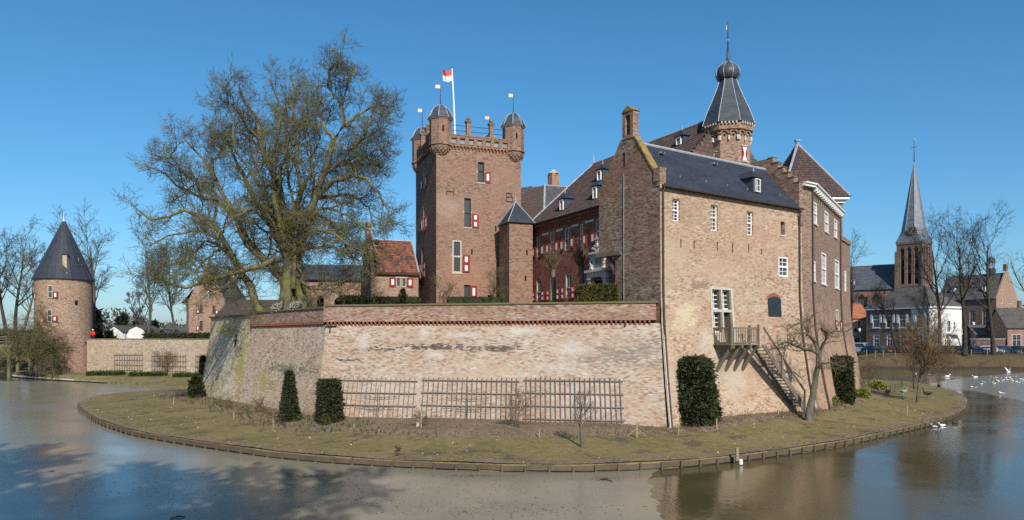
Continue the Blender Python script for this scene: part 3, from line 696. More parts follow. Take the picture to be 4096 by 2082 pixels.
# downpipes
def pipe(parent, pl, u, z0, z1, d, r=.055, n=12, bulge=True):
    zz = np.linspace(z1, z0, n); MB().tube([pl.f(u, float(z), d) for z in zz], r, 8).build('downpipe', MAT['pipe'], parent, uv=False)
    for z in zz[1:-1:2]: MB().tube([pl.f(u, float(z) - .04, d), pl.f(u, float(z) + .04, d)], r * 1.35, 8).build('pipe_collar', MAT['pipe'], parent, uv=False)
pipe(rb, PR, .14, .7, ZE - .1, .09); pipe(rb, PR, LR - .08, .9, 12.6, .09)
MB().tube([PR.f(LR - .35, ZE - .2, .25), PR.f(LR - .2, ZE - .5, .2), PR.f(LR - .08, 12.6, .09)], .05, 8).build('downpipe', MAT['pipe'], rb, uv=False)
for dx_ in (-.12, -.18): MB().tube([PR.f(.14 + dx_ * .4, z, .03 - dx_ * .1) for z in (5.8, 4, 2.5, .8)], .014, 5).build('cable', MAT['white'], rb, uv=False)
# crow-stepped fire wall at the far end
m = MB(); st_ = [(-.1, 13.0)]; g0 = -.1; z0 = 15.75
for k in range(6):
    st_ += [(g0, z0 + k * .4), (g0 + .4, z0 + k * .4)]; g0 += .4
st_ += [(3.2, z0 + 5 * .4), (3.2, 13.0)]
m.prism([rp(LR - .12, g, z) for g, z in st_], V((.825, .565, 0)) * .45); cs = m.build('stepped_gable', MAT['brick_brown'] if 'brick_brown' in MAT else MAT['brick_gable'], rb)
for k in range(6): MB().obox(rp(LR - .15, -.14 + k * .4, z0 + k * .4), V((.825, .565, 0)) * .51, V((-.565, .825, 0)) * .42, UP * .06).build('step_cap', MAT['mosscap'], cs, uv=False)

# ------------------------------------------------------------------ balcony and stair on the wing
bl = thing('wooden_balcony', PR.f(5.2, 5.3, 0), 'weathered wooden balcony on four braces in front of the door', 'balcony')
u0, u1 = 4.02, 6.5; D0, D1 = .02, 1.28
for k in range(9):
    d0 = D0 + (D1 - D0) * k / 9; MB().fbox(PR.f, u0, u1, 5.22, 5.27, d0 + .005, d0 + (D1 - D0) / 9 - .005).build('plank', MAT['oldwood'], bl, uv=False)
PRf = Plane(A, (.825, .565), 1)
def BF(u, z, d): return PRf.f(u, z, d + .3)
for k in range(4):
    u = u0 + .12 + k * (u1 - u0 - .24) / 3
    MB().fbox(BF, u - .07, u + .07, 5.03, 5.215, -.2, D1 + .12).build('joist', MAT['mosswood'], bl, uv=False)
    MB().bar(PR.f(u, 3.75, .02), BF(u, 5.05, D1 - .12), .13, .16).build('brace', MAT['oldwood'], bl, uv=False)
zr = 6.28
def post(u, d, z1): MB().fbox(BF, u - .055, u + .055, 5.0, z1, d - .055, d + .055).build('post', MAT['oldwood'], bl, uv=False)
post(u0 + .04, D1, zr + .12); post(u1 - .04, D1, zr + .14); post(u1 - .04, D1 - .62, zr + .1)
for za_ in (zr - .08, 5.36):
    MB().bar(BF(u0 + .1, za_, D1), BF(u1 - .1, za_, D1), .06, .08).build('rail', MAT['oldwood'], bl, uv=False)
    MB().bar(BF(u0 + .04, za_, .0), BF(u0 + .04, za_, D1 - .06), .06, .08).build('rail', MAT['oldwood'], bl, uv=False)
for k in range(11):
    u = u0 + .25 + k * (u1 - u0 - .5) / 10; MB().fbox(BF, u - .02, u + .02, 5.4, zr - .12, D1 - .02, D1 + .02).build('baluster', MAT['oldwood'], bl, uv=False)
for k in range(7):
    d = .08 + k * (D1 - .25) / 6; MB().fbox(BF, u0 + .02, u0 + .06, 5.4, zr - .12, d - .02, d + .02).build('baluster', MAT['oldwood'], bl, uv=False)
sr = thing('wooden_staircase', PRf.f(10.5, 1.3, 1.5), 'steep open wooden staircase with handrail leading up to the balcony', 'staircase')
su0, sz0, su1, sz1 = 6.5, 5.2, 10.6, 1.35
da, db = .98, 1.78
for d in (da, db):
    m = MB(); m.prism([PRf.f(su0 - .05, sz0 + .05, d), PRf.f(su0 + .28, sz0 + .05, d), PRf.f(su1 + .1, sz1 + .15, d), PRf.f(su1 + .1, sz1 - .15, d), PRf.f(su1 - .15, sz1 - .15, d)], PRf.N * .06)
    m.build('stringer', MAT['oldwood'], sr)
NTR = 19
for k in range(NTR):
    s = (k + .7) / NTR; u = su0 + (su1 - su0) * s + .06; z = sz0 + (sz1 - sz0) * s
    MB().fbox(PRf.f, u - .12, u + .14, z, z + .045, da + .062, db - .002).build('tread', MAT['oldwood'], sr, uv=False)
for s in (.43, .985):
    u = su0 + (su1 - su0) * s; z = sz0 + (sz1 - sz0) * s; MB().fbox(PRf.f, u - .05, u + .05, z - .1 if s < .9 else .9, z + 1.02, db + .061, db + .15).build('post', MAT['oldwood'], sr, uv=False)
MB().bar(PRf.f(su0 + .02, sz0 + 1.05, db + .105), PRf.f(su1, sz1 + .98, db + .105), .07, .09).build('handrail', MAT['oldwood'], sr, uv=False)
# ------------------------------------------------------------------ right block with the white cornice
bS = PR.b
SO = (A[0] + .825 * 14.05, A[1] + .565 * 14.05); PSo = Plane(SO, (.533, .846), 1, bS); LSo = 12.6; PSo.L = LSo; ZS_ = 15.55
brick('brick_brown', (.265, .16, .11), (.23, .15, .105), (.28, .22, .17), (.27, .17, .12), .4, .05, .25,
      [(PSo.f(6, 4).dot(PSo.U), 2.6, 20, 4.4, (.42, .27, .175), .85, .5, .25)], seed=3)
sb = thing('castle_block', V((SO[0], SO[1], 1)), 'brown brick castle block with white cornice and tall white sash windows', 'building')
sw_ = [PSo.rect(3253, 812, 3266, 897), PSo.rect(3297, 849, 3312, 929), PSo.rect(3335, 880, 3347, 951), PSo.rect(3249, 1046, 3259, 1124), PSo.rect(3284, 1014, 3302, 1138), PSo.rect(3337, 1042, 3354, 1154)]
sw_ = [(o[0], o[1], max(o[2], o[0] + .75), o[3]) for o in sw_]
wg = PSo.rect(3348, 1240, 3366, 1324, .2); wg = (wg[0], wg[1], wg[0] + 1.5, wg[3])
m = MB(); panel(m, PSo.f, 0, LSo, [.3, 1, 3, 6, 8, ZS_], sw_ + [wg], .2)
PSh = Plane((B.x + .33 * .825, B.y + .33 * .565), (.825, .565), 1, bS); LSh = 14.05 - LR - .33; PSh.L = LSh; mitre(PSh, PSo)
panel(m, PSh.f, 0, LSh, [.3, 1, 3, 6, 8, ZS_], [])
m.build('wall', MAT['brick_brown'], sb)
for o in sw_: window(sb, PSo.f, o, MAT['white'], 3, 6, .08, .1, .03, .5)
for o in sw_: MB().fbox(PSo.f, o[0] - .06, o[2] + .06, o[1] - .1, o[1] - .002, -.05, .08).build('sill', MAT['whitestone'], sb)
window(sb, PSo.f, wg, MAT['stone'], 2, 2, .08, .14, .1, .5, glass=MAT['leadedglass']); shutter(sb, PSo.f, wg[0] - .75, wg[0] - .02, wg[1], wg[1] + (wg[3] - wg[1]) * .5); shutter(sb, PSo.f, wg[2] + .02, wg[2] + .75, wg[1], wg[1] + (wg[3] - wg[1]) * .5)
m = MB(); m.fbox(PSo.f, -.1, LSo + .25, ZS_, ZS_ + .16, -.3, .32); m.fbox(PSo.f, -.1, LSo + .15, ZS_ + .163, ZS_ + .26, -.3, .42); m.fbox(PSh.f, -.1, LSh + .1, ZS_ + .002, ZS_ + .158, -.3, .30); m.fbox(PSh.f, -.1, LSh + .12, ZS_ + .165, ZS_ + .258, -.3, .40)
co = m.build('cornice', MAT['white'], sb)
for k in range(16): MB().fbox(PSo.f, .2 + k * .77, .38 + k * .77, ZS_ - .2, ZS_ - .003, .0, .36).build('modillion', MAT['white'], co, uv=False)
m = MB(); m.poly([PSo.f(-.1, ZS_ + .3, .4), PSo.f(LSo + .2, ZS_ + .3, .4), PSo.f(LSo + .2, ZS_ + 1.0, -3), PSo.f(-.1, ZS_ + 1.0, -3)]); m.build('roof', MAT['darktile'], sb)
pipe(sb, PSo, .12, 1, ZS_ - .1, .08); pipe(sb, PSo, LSo - .1, 1, ZS_ - .1, .08)
# narrow bay beyond it
PE2 = Plane((SO[0] + .533 * LSo, SO[1] + .846 * LSo), (.56, .83), 1, bS); PE2.L = 4.6; q_ = PE2.f(4.6, 20); PE3 = Plane((q_.x, q_.y), (-.5, .86), 1, bS); PE3.L = 5.0; mitre(PE2, PE3); w6 = PE2.rect(3376, 1085, 3386, 1167); w6 = (w6[0], w6[1], w6[0] + .7, w6[3])
m = MB(); panel(m, PE2.f, -.05, 4.6, [.3, 1, 3, 6, 8, 13.6], [w6], .2); panel(m, PE3.f, 0, 5, [.3, 1, 3, 6, 8, 13.6], [])
m.build('bay_wall', MAT['brick_brown'], sb); window(sb, PE2.f, w6, MAT['white'], 2, 6, .08, .1, .03, .5)
m = MB(); m.fbox(PE2.f, -.02, 4.68, 13.603, 13.95, -.5, .1); m.build('bay_cap', MAT['brick_brown'], sb)
# pavilion with pyramid roof behind
TERRA = [(.115, .05, .04), (.085, .045, .042), (.06, .045, .045), (.05, .045, .05), (.12, .065, .05), (.07, .05, .045)]
def paint(me, cols_per_face):
    ca = me.color_attributes.new('Col', 'FLOAT_COLOR', 'CORNER'); i = 0
    arr = np.ones((len(me.loops), 4), dtype=np.float32)
    for pl, c in zip(me.polygons, cols_per_face):
        for li in pl.loop_indices: arr[li, :3] = c
    ca.data.foreach_set('color', arr.ravel())
def pt_in(poly, x, y):
    c = False; n = len(poly); j = n - 1
    for i in range(n):
        xi, yi = poly[i]; xj, yj = poly[j]
        if (yi > y) != (yj > y) and x < (xj - xi) * (y - yi) / (yj - yi) + xi: c = not c
        j = i
    return c
def tile_shape(U, S, N, tw, th):
    """one pantile: S up the slope, three facets across, a lip at its lower end"""
    xs = [0, .3 * tw, .68 * tw, tw * 1.04]; hs = [.045, .012, .012, .06]; v = []
    for y, lift in ((0, .03), (th * 1.12, .0)):
        for x, h in zip(xs, hs): v.append(U * x + S * y + N * (h + lift))
    for x, h in zip(xs, hs): v.append(U * x + N * (h - .02))
    f = [[k, k + 1, k + 5, k + 4] for k in range(3)] + [[8 + k, 9 + k, k + 1, k] for k in range(3)]
    return v, f
def tile_roof(parent, O, U, S, poly, palette, tw=.25, th=.31, n_ind=300, order=None, weights=None):
    O, U, S = V(O), V(U).normalized(), V(S).normalized(); N = U.cross(S).normalized(); N = N if N.z > 0 else -N
    us = [p[0] for p in poly]; ss = [p[1] for p in poly]; cells = []
    r = 0; y = min(ss)
    while y < max(ss):
        x = min(us) + (tw * .5 if False else 0)
        while x < max(us):
            if pt_in(poly, x + tw / 2, y + th / 2): cells.append((x, y))
            x += tw
        y += th
    base = root_of(parent).location
    if order: cells.sort(key=order)
    vs_, fs_ = tile_shape(U, S, N, tw, th); protos = []
    for c in palette:
        me = bpy.data.meshes.new('tile'); me.from_pydata([tuple(v) for v in vs_], [], fs_); me.materials.append(MAT['tile']); paint(me, [c] * len(fs_)); protos.append(me)
    R = random.Random(len(cells)); w = weights or [1] * len(palette)
    for x, y in cells[:n_ind]:
        link('tile', R.choices(protos, w)[0], parent, O + U * x + S * y + N * R.uniform(0, .012) - base)
    rest = cells[n_ind:]
    if rest:
        vv, fv, cc = [], [], []
        for x, y in rest:
            o = O + U * x + S * y + N * R.uniform(0, .012) - base; i = len(vv); vv += [tuple(o + v) for v in vs_]; fv += [[k + i for k in f] for f in fs_]
            c = R.choices(palette, w)[0]; cc += [c] * len(fs_)
        me = bpy.data.meshes.new('roof_tiles'); me.from_pydata(vv, [], fv); me.materials.append(MAT['tile']); paint(me, cc)
        o = link('roof_tiles', me, parent); o['kind'] = 'stuff'
ev = thing('castle_pavilion', V((25.6, 65, 6)), 'square brick pavilion with pyramid roof of dark red tiles and white cornice', 'building')
x0, x1, y0, y1 = 23.2, 28.1, 61.6, 68.2; ZP = 17.1
m = MB()
for a, b in (((x0, y0), (x1, y0)), ((x1, y0), (x1, y1)), ((x1, y1), (x0, y1)), ((x0, y1), (x0, y0))): m.poly([V((*a, 6)), V((*b, 6)), V((*b, ZP)), V((*a, ZP))])
m.build('wall', MAT['brick_brown'], ev)
m = MB(); m.cbox(((x0 + x1) / 2, (y0 + y1) / 2, ZP + .12), x1 - x0 + .3, y1 - y0 + .3, .24); m.cbox(((x0 + x1) / 2, (y0 + y1) / 2, ZP + .36), x1 - x0 + .8, y1 - y0 + .8, .2); m.build('cornice', MAT['white'], ev)
ap = V((25.75, 65.4, 23.1)); ZQ = ZP + .47; cs_ = [V((x0 - .45, y0 - .45, ZQ)), V((x1 + .45, y0 - .45, ZQ)), V((x1 + .45, y1 + .45, ZQ)), V((x0 - .45, y1 + .45, ZQ))]
m = MB()
for k in range(4): m.poly([cs_[k], cs_[(k + 1) % 4], ap])
er = m.build('roof', MAT['darktile'], ev)
def tile_tri(parent, pts, palette, **k):
    O = pts[0]; U = (pts[1] - pts[0]).normalized(); N = (pts[1] - pts[0]).cross(pts[2] - pts[0]).normalized(); N = N if N.z > 0 else -N; S = N.cross(U).normalized()
    if S.z < 0: S = -S
    tile_roof(parent, O + N * .02, U, S, [((p - O).dot(U), (p - O).dot(S)) for p in pts], palette, **k)
tile_tri(er, [cs_[0], cs_[1], ap], TERRA, n_ind=150); tile_tri(er, [cs_[3], cs_[0], ap], TERRA, n_ind=0)
for k in (0, 1, 3): MB().tube([cs_[k] + UP * .05, ap + UP * .05], .11, 6).build('hip', MAT['lead'], er)
MB().lathe(ap - UP * .1, [(.16, 0), (.2, .35), (.28, .36), (.28, .5), (.05, .55)], 8).build('finial', MAT['lead'], er)

# ------------------------------------------------------------------ red-brick main house with portal
WLc = (1.72, 62.5); PW = Plane(WLc, (.4605, -.8877), 1); LW = 12.2; ZW = 15.2
brick('brick_red', (.27, .085, .05), (.215, .07, .045), (.28, .18, .125), (.16, .06, .045), .5, .04, .35, seed=5)
wh = thing('castle_main_house', V((WLc[0], WLc[1], 6.7)), 'red brick main house with tiled roof, red shutters and pale stone portal', 'building')
cw = lambda x0, y0, x1, y1: PW.rect(2120 + x0 / 3.539, 850 + y0 / 3.539, 2120 + x1 / 3.539, 850 + y1 / 3.539)
up_ = [cw(90, 345, 147, 635), cw(283, 272, 345, 588), cw(488, 216, 572, 540), cw(706, 165, 752, 480), cw(930, 88, 1018, 438)]
lo_ = [cw(88, 948, 165, 1260), cw(290, 905, 377, 1250), cw(500, 862, 588, 1215)]
dp = cw(925, 965, 1045, 1300); lo_ = [(o[0], max(7.2, o[1]), o[2], o[3]) for o in lo_]; dp = (dp[0], 6.75, dp[2], dp[3])
m = MB(); panel(m, PW.f, 0, LW, [6.7, 10, ZW], up_ + lo_ + [dp], .2); m.build('wall', MAT['brick_red'], wh)
for o in up_: window(wh, PW.f, o, MAT['stone'], 2, 2, .12, .1, .1, .52, glass=MAT['leadedglass'])
for o in lo_: window(wh, PW.f, o, MAT['stone'], 2, 2, .12, .1, .1, .42, glass=MAT['leadedglass'])
MB().fbox(PW.f, dp[0], dp[2], dp[1], dp[3], -.2, -.15).build('door', MAT['darkwood'], wh)
for x0_, x1_, ya, yb in ((15, 80, 500, 645), (155, 203, 462, 612), (228, 276, 445, 590), (355, 410, 405, 565), (430, 482, 392, 550), (572, 627, 350, 508), (746, 806, 308, 468), (862, 926, 280, 445)):
    o = cw(x0_, ya, x1_, yb); shutter(wh, PW.f, o[0], o[2], o[1], o[3], 1)
for x0_, x1_, ya, yb in ((22, 85, 1140, 1260), (160, 210, 1118, 1250), (236, 282, 1110, 1250), (372, 426, 1080, 1240), (442, 492, 1066, 1235), (586, 640, 1048, 1220)):
    o = cw(x0_, ya, x1_, yb); shutter(wh, PW.f, o[0], o[2], max(7.0, o[1]), o[3], 2)
for x0_, x1_, ya, yb in ((170, 265, 285, 325), (370, 462, 228, 265), (585, 688, 165, 200), (778, 900, 100, 140)):
    o = cw(x0_, ya, x1_, yb); MB().fbox(PW.f, o[0], o[2], (o[1] + o[3]) / 2 - .12, (o[1] + o[3]) / 2 + .05, -.01, .02).build('stone_band', MAT['whitestone'], wh)
m = MB()
for k in range(44): m.fbox(PW.f, .1 + k * .26, .22 + k * .26, ZW - .55, ZW - .42, 0, .06)
m.fbox(PW.f, 0, LW, ZW - .41, ZW - .2, 0, .08); m.fbox(PW.f, -.05, LW, ZW - .2, ZW - .03, 0, .3)
m.build('dentil_cornice', MAT['brick_red'], wh)
MB().fbox(PW.f, -.1, LW, ZW - .025, ZW + .1, .0, .42).build('gutter', MAT['darkwood'], wh)
# portal
po = cw(840, 470, 1140, 1040); pc = (dp[0] + dp[2]) / 2
m = MB()
for s in (-1, 1):
    m.fbox(PW.f, pc + s * .98 - .2, pc + s * .98 + .2, 6.7, dp[3] + .25, .0, .28); m.fbox(PW.f, pc + s * .98 - .27, pc + s * .98 + .27, dp[3] + .1, dp[3] + .24, .0, .34)
    m.fbox(PW.f, pc + s * .68 - .08, pc + s * .68 + .08, 6.7, dp[3], .0, .14)
m.fbox(PW.f, pc - 1.25, pc + 1.25, dp[3] + .25, dp[3] + .62, .0, .3); m.fbox(PW.f, pc - 1.4, pc + 1.4, dp[3] + .622, dp[3] + .8, .0, .45)
m.fbox(PW.f, pc - .72, pc + .72, dp[3] + .8, dp[3] + 1.95, .0, .14); m.fbox(PW.f, pc - 1.0, pc + 1.0, dp[3] + 1.95, dp[3] + 2.12, .0, .36)
m.fbox(PW.f, pc - .38, pc + .38, dp[3] + 2.12, dp[3] + 3.0, .0, .16); m.fbox(PW.f, pc - .5, pc + .5, dp[3] + 3.0, dp[3] + 3.12, .0, .25)
R_ = random.Random(3)
for k in range(46):
    s = R_.choice((-1, 1)); a = pc + s * R_.uniform(.55, 1.0); z = dp[3] + R_.uniform(.85, 1.85)
    if k > 22: a = pc + R_.uniform(-.7, .7); z = dp[3] + 2.2 + R_.uniform(0, .75) * (1 - abs(a - pc))
    c = PW.f(a, z, .16); m.lathe(c, [(.03, -.09), (.1, -.04), (.11, .04), (.03, .1)], 6)
m.build('portal', MAT['whitestone'], wh)
MB().fbox(PW.f, pc - .4, pc + .4, dp[3] + 1.0, dp[3] + 1.75, .141, .16).build('crest_panel', MAT['slate_pale'], wh)
# roof: eave along the front, ridge 5 m behind
RI = -PW.N
def wp(u, b, z): q = PW.f(u, z, -b); return q
ZWR = 20.7; e0, e1 = wp(-.1, -.42, ZW + .05), wp(18.3, -.42, ZW + .05); r0, r1 = wp(2.0, 5.0, ZWR), wp(17.4, 5.0, ZWR)
m = MB(); m.poly([e0, e1, r1, r0]); b0, b1 = wp(-.1, 10.4, ZW), wp(18.3, 10.4, ZW); m.poly([b1, b0, r0, r1]); m.poly([b0, e0, r0]); m.poly([e1, b1, r1])
wr_ = m.build('roof', MAT['darktile'], wh)
WT = [(.085, .056, .052), (.07, .055, .056), (.11, .06, .05), (.058, .053, .058), (.1, .07, .065), (.14, .075, .06)]
Sd = (r0 - e0) - PW.U * (r0 - e0).dot(PW.U); ls = Sd.length
tile_roof(wr_, e0 + (PW.N * .5 + UP * .5) * .03, PW.U, Sd, [(0, 0), (18.4, 0), (17.5, ls), (2.1, ls)], WT, n_ind=300, order=lambda c: abs(c[0] - 7.5) + abs(c[1] - 2.4) * .8)
tile_tri(wr_, [e1 + UP * .01, b1, r1], [(.10, .06, .05), (.15, .07, .05), (.07, .055, .05)], n_ind=0)
for a, b in ((r0, r1), (e0, r0)): MB().tube([a + UP * .06, b + UP * .06], .11, 6).build('ridge', MAT['lead'], wr_)
MB().tube([r0 + UP * .1, r0 + UP * .9], [.1, .04], 6).build('finial', MAT['lead'], wr_)
def wslope(u, s): q = e0 + PW.U * u + Sd * (s / ls); return q
for px_, py_, w_, h_ in ((2247, 846, .85, 1.0), (2382, 800, .8, 1.05), (2398, 728, .85, .95), (2716, 585, .8, .7)):
    best = None
    for iu in range(0, 176):
        for is_ in range(0, 60):
            q = wslope(iu * .1, is_ * .12); ex = q.x / q.y * FPX + CX - px_; ey = HY - (q.z - CAMZ) / q.y * FPX - py_
            if best is None or ex * ex + ey * ey < best[0]: best = (ex * ex + ey * ey, q)
    dormer(wr_, best[1], PW.U, PW.N, w_, h_, 1.9, MAT['slate_grey'], MAT['slate'])
# side and rear walls under the roof
m = MB()
for a, b in ((b0, e0), (b1, b0), (e1, b1)): m.poly([V((a.x, a.y, 6.5)), V((b.x, b.y, 6.5)), V((b.x, b.y, ZW)), V((a.x, a.y, ZW))])
m.build('rear_wall', MAT['brick_red'], wh)

# ------------------------------------------------------------------ octagonal stair tower with onion spire
oc = V((14.65, 49.2, 0)); ot = thing('stair_tower', V((oc.x, oc.y, 10)), 'octagonal brick stair tower with slate spire, onion top and gilded vane', 'tower')
brick('brick_tower', (.33, .19, .125), (.28, .17, .12), (.37, .295, .225), (.33, .20, .135), .5, .10, .3, seed=7)
ro = 1.56; a0 = math.radians(8.9)
m = MB(); m.lathe(oc, [(ro, 9), (ro, 19.1), (ro, 19.9), (ro + .22, 20.0), (ro + .22, 20.55)], 8, a0); m.build('wall', MAT['brick_tower'], ot)
for k in range(8):
    th = a0 + (k + .5) * math.pi / 4; n_ = V((math.cos(th), math.sin(th), 0)); u_ = V((-n_.y, n_.x, 0)); ap_ = ro * math.cos(math.pi / 8)
    if n_.y > .5: continue
    for s in (-1, 1):
        c = oc + n_ * ap_ + u_ * s * .3; MB().cbox(c + n_ * .008 + UP * 19.62, .12, .02, .14, u_).build('peep_hole', MAT['void'], ot, uv=False)
        ar = MB()
        for j in range(7):
            b_ = math.pi * (j + .5) / 7; ar.cbox(c + n_ * .05 + u_ * math.cos(b_) * .25 + UP * (19.7 + math.sin(b_) * .25), .1, .14, .1, u_)
        ar.build('corbel_arch', MAT['brick_tower'], ot)
    for s in (-1, 0, 1): MB().cbox(oc + n_ * (ap_ + .07) + u_ * s * .58 + UP * 19.42, .1, .16, .3, u_).build('corbel', MAT['whitestone'], ot, uv=False)
    for j in range(5): MB().cbox(oc + n_ * (ap_ + .26) + u_ * (j - 2) * .24 + UP * 20.42, .1, .14, .16, u_).build('dentil', MAT['stone'], ot, uv=False)
# hourglass-painted shutters
for px_, zz in ((2972, 18.35), (2852, 18.0)):
    best = min(range(8), key=lambda k: abs((oc.x + ro * math.cos(a0 + (k + .5) * math.pi / 4)) / (oc.y + ro * math.sin(a0 + (k + .5) * math.pi / 4)) * FPX + CX - px_) + (500 if math.sin(a0 + (k + .5) * math.pi / 4) > 0 else 0))
    th = a0 + (best + .5) * math.pi / 4; n_ = V((math.cos(th), math.sin(th), 0)); u_ = V((-n_.y, n_.x, 0)); c = oc + n_ * (ro * math.cos(math.pi / 8) + .01) + UP * zz
    s_ = MB().obox(c - u_ * .24 - UP * .5, u_ * .48, n_ * .05, UP * 1.0).build('shutter', MAT['red'], ot); q = c + n_ * .051
    for g in (-1, 1): MB().prism([q - u_ * .22 + UP * .46 * g, q + u_ * .22 + UP * .46 * g, q + u_ * .05, q - u_ * .05], n_ * .01).build('shutter_panel', MAT['white'], s_, uv=False)
    for g in (-.56, .52): MB().obox(c - u_ * .32 + UP * g, u_ * .64, n_ * .07, UP * .07).build('sill', MAT['stone'], ot)
prof = [(1.9, 20.5), (1.86, 20.62), (1.55, 21.5), (1.15, 22.4), (.82, 23.2), (.60, 23.85)]
sp = MB().lathe(oc, prof, 8, a0).build('spire', MAT['slate_grey'], ot)
on = [(.5, 23.78), (.72, 23.92), (.85, 24.18), (.85, 24.44), (.7, 24.76), (.42, 25.0), (.18, 25.18), (.1, 25.45), (.07, 26.2)]
on_o = MB().lathe(oc, on, 16, a0).build('onion', MAT['dome'], ot, smooth=True)
for k in range(8):
    th = a0 + k * math.pi / 4; d_ = V((math.cos(th), math.sin(th), 0))
    MB().tube([oc + d_ * (r + .01) + UP * z for r, z in prof], .026, 5).build('spire_hip', MAT['lead'], sp); MB().tube([oc + d_ * (r + .005) + UP * z for r, z in on[:7]], .025, 5).build('onion_rib', MAT['lead'], on_o)
MB().tube([oc + UP * 26.1, oc + UP * 28.0], [.05, .02], 6).build('finial_rod', MAT['iron'], ot, uv=False)
MB().lathe(oc + UP * 26.7, [(.02, -.07), (.08, 0), (.02, .07)], 8).build('finial_knob', MAT['gilt'], ot, uv=False)
MB().obox(oc + UP * 27.45 - V((.12, 0, 0)), V((.12, .05, 0)), V((0, .02, 0)), UP * .3).build('vane', MAT['gilt'], ot, uv=False)
ot.scale = (.959,) * 3; ot.location.z -= .18
# ------------------------------------------------------------------ the keep
TC = (-6.48, 62.0); SD = 7.75; TU = (.94, .342)
PT = Plane(TC, TU, 1); PTL = Plane((TC[0] - .342 * 8.0, TC[1] + .94 * 8.0), (.342, -.94), 1)
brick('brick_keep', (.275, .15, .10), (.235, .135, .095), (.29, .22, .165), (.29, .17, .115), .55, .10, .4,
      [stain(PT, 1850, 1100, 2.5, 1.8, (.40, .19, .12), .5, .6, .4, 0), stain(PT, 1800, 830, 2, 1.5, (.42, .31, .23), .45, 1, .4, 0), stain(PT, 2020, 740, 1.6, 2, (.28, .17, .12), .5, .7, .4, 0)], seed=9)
brick('brick_keep_shaded', (.22, .10, .07), (.19, .095, .07), (.30, .24, .19), (.17, .10, .075), .5, .08, .4, seed=10)  # darker copy of the keep brick: the side's shade is in the colour
kt = thing('castle_keep', V((TC[0], TC[1], 6.7)), 'tall square brick keep with corner turrets, battlements and flagpole', 'tower')
c3 = lambda x0, y0, x1, y1: PT.rect(1440 + x0 / 1.309, 250 + y0 / 1.309, 1440 + x1 / 1.309, 250 + y1 / 1.309)
kw = [c3(617, 523, 650, 630), c3(546, 712, 581, 864), c3(484, 932, 532, 1102), c3(545, 1166, 577, 1236)]
sl = [c3(582, 979, 590, 1007), c3(707, 856, 714, 887), c3(668, 1219, 704, 1230)]
ZK = 22.2; ZB = 23.15
m = MB(); panel(m, PT.f, 0, SD, [6.7, 10, 14, 18, ZK], kw + sl, .25); m.build('wall', MAT['brick_keep'], kt)
cl = lambda x0, y0, x1, y1: PTL.rect(1440 + x0 / 1.309, 250 + y0 / 1.309, 1440 + x1 / 1.309, 250 + y1 / 1.309)
kl = [cl(330, 560, 338, 660), cl(331, 745, 340, 880), cl(322, 965, 346, 1130)]; kl = [(o[0], o[1], o[0] + 1.0, o[3]) for o in kl]
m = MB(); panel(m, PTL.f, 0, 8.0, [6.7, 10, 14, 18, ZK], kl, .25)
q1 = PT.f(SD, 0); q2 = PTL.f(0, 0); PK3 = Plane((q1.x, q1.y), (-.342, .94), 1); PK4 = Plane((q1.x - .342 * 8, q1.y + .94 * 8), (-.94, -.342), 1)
panel(m, PK3.f, 0, 8, [6.7, ZK], []); panel(m, PK4.f, 0, SD, [6.7, ZK], []); m.build('side_wall', MAT['brick_keep_shaded'], kt)
window(kt, PT.f, kw[0], MAT['darkwood'], 1, 2, .22, .06, .05, .58, glass=MAT['leadedglass']); window(kt, PT.f, kw[1], MAT['darkwood'], 1, 2, .22, .06, .05, .5, glass=MAT['leadedglass'])
window(kt, PT.f, kw[2], MAT['stone'], 1, 2, .1, .12, .05, .5, glass=MAT['leadedglass']); window(kt, PT.f, kw[3], MAT['darkwood'], 1, 1, .2, .05, .05, glass=MAT['leadedglass'])
for o in kl: window(kt, PTL.f, o, MAT['stone'], 2, 2, .12, .1, .08, .5, glass=MAT['leadedglass'])
for o in sl: MB().fbox(PT.f, o[0], o[2], o[1], o[3], -.24, -.2).build('slit', MAT['void'], kt, uv=False)
for k_, (a, b, n) in enumerate((((652, 575, 682, 632), 1, 1), ((585, 795, 620, 867), 1, 2), ((535, 1010, 573, 1100), 1, 2), ((577, 1170, 610, 1235), 1, 1))):
    o = c3(*a); shutter(kt, PT.f, o[0] + .02, o[2] + .02, o[1], o[3], n)
for o in kl:
    h = (o[3] - o[1]) * .48; shutter(kt, PTL.f, o[0] - .62, o[0] - .02, o[1], o[1] + h, 2 if o is kl[2] else 1); shutter(kt, PTL.f, o[2] + .02, o[2] + .62, o[1], o[1] + h, 2 if o is kl[2] else 1)
for o in kw[:3]:
    MB().fbox(PT.f, o[0] - .1, o[2] + .1, o[1] - .1, o[1] - .003, -.1, .05).build('sill', MAT['stone'], kt); zt = o[1] + (o[3] - o[1]) * .52; MB().fbox(PT.f, o[0] - .1, o[0] - .003, zt - .07, zt + .07, -.01, .03).build('stone_block', MAT['stone'], kt); MB().fbox(PT.f, o[2] + .003, o[2] + .1, zt - .07, zt + .07, -.01, .03).build('stone_block', MAT['stone'], kt)
# iron letters
def iron(lines, px, py, s):
    u, z = PT.at(px, py); m = MB()
    for a, b, c, d in lines: m.bar(PT.f(u + a * s, z + b * s, .04), PT.f(u + c * s, z + d * s, .04), .05, .05)
    m.build('iron_letter', MAT['iron'], kt, uv=False)
iron([(-.5, -.5, -.5, .5), (.5, -.6, .5, .6), (-.5, 0, .5, 0)], 1801, 767, .62); iron([(-.35, -.5, -.35, .5), (-.35, .5, .3, .42), (.3, .42, .3, .08), (-.35, 0, .3, .08), (.3, .08, .42, -.05), (.42, -.05, .42, -.5), (-.35, -.5, .42, -.5)], 2037, 790, .75)
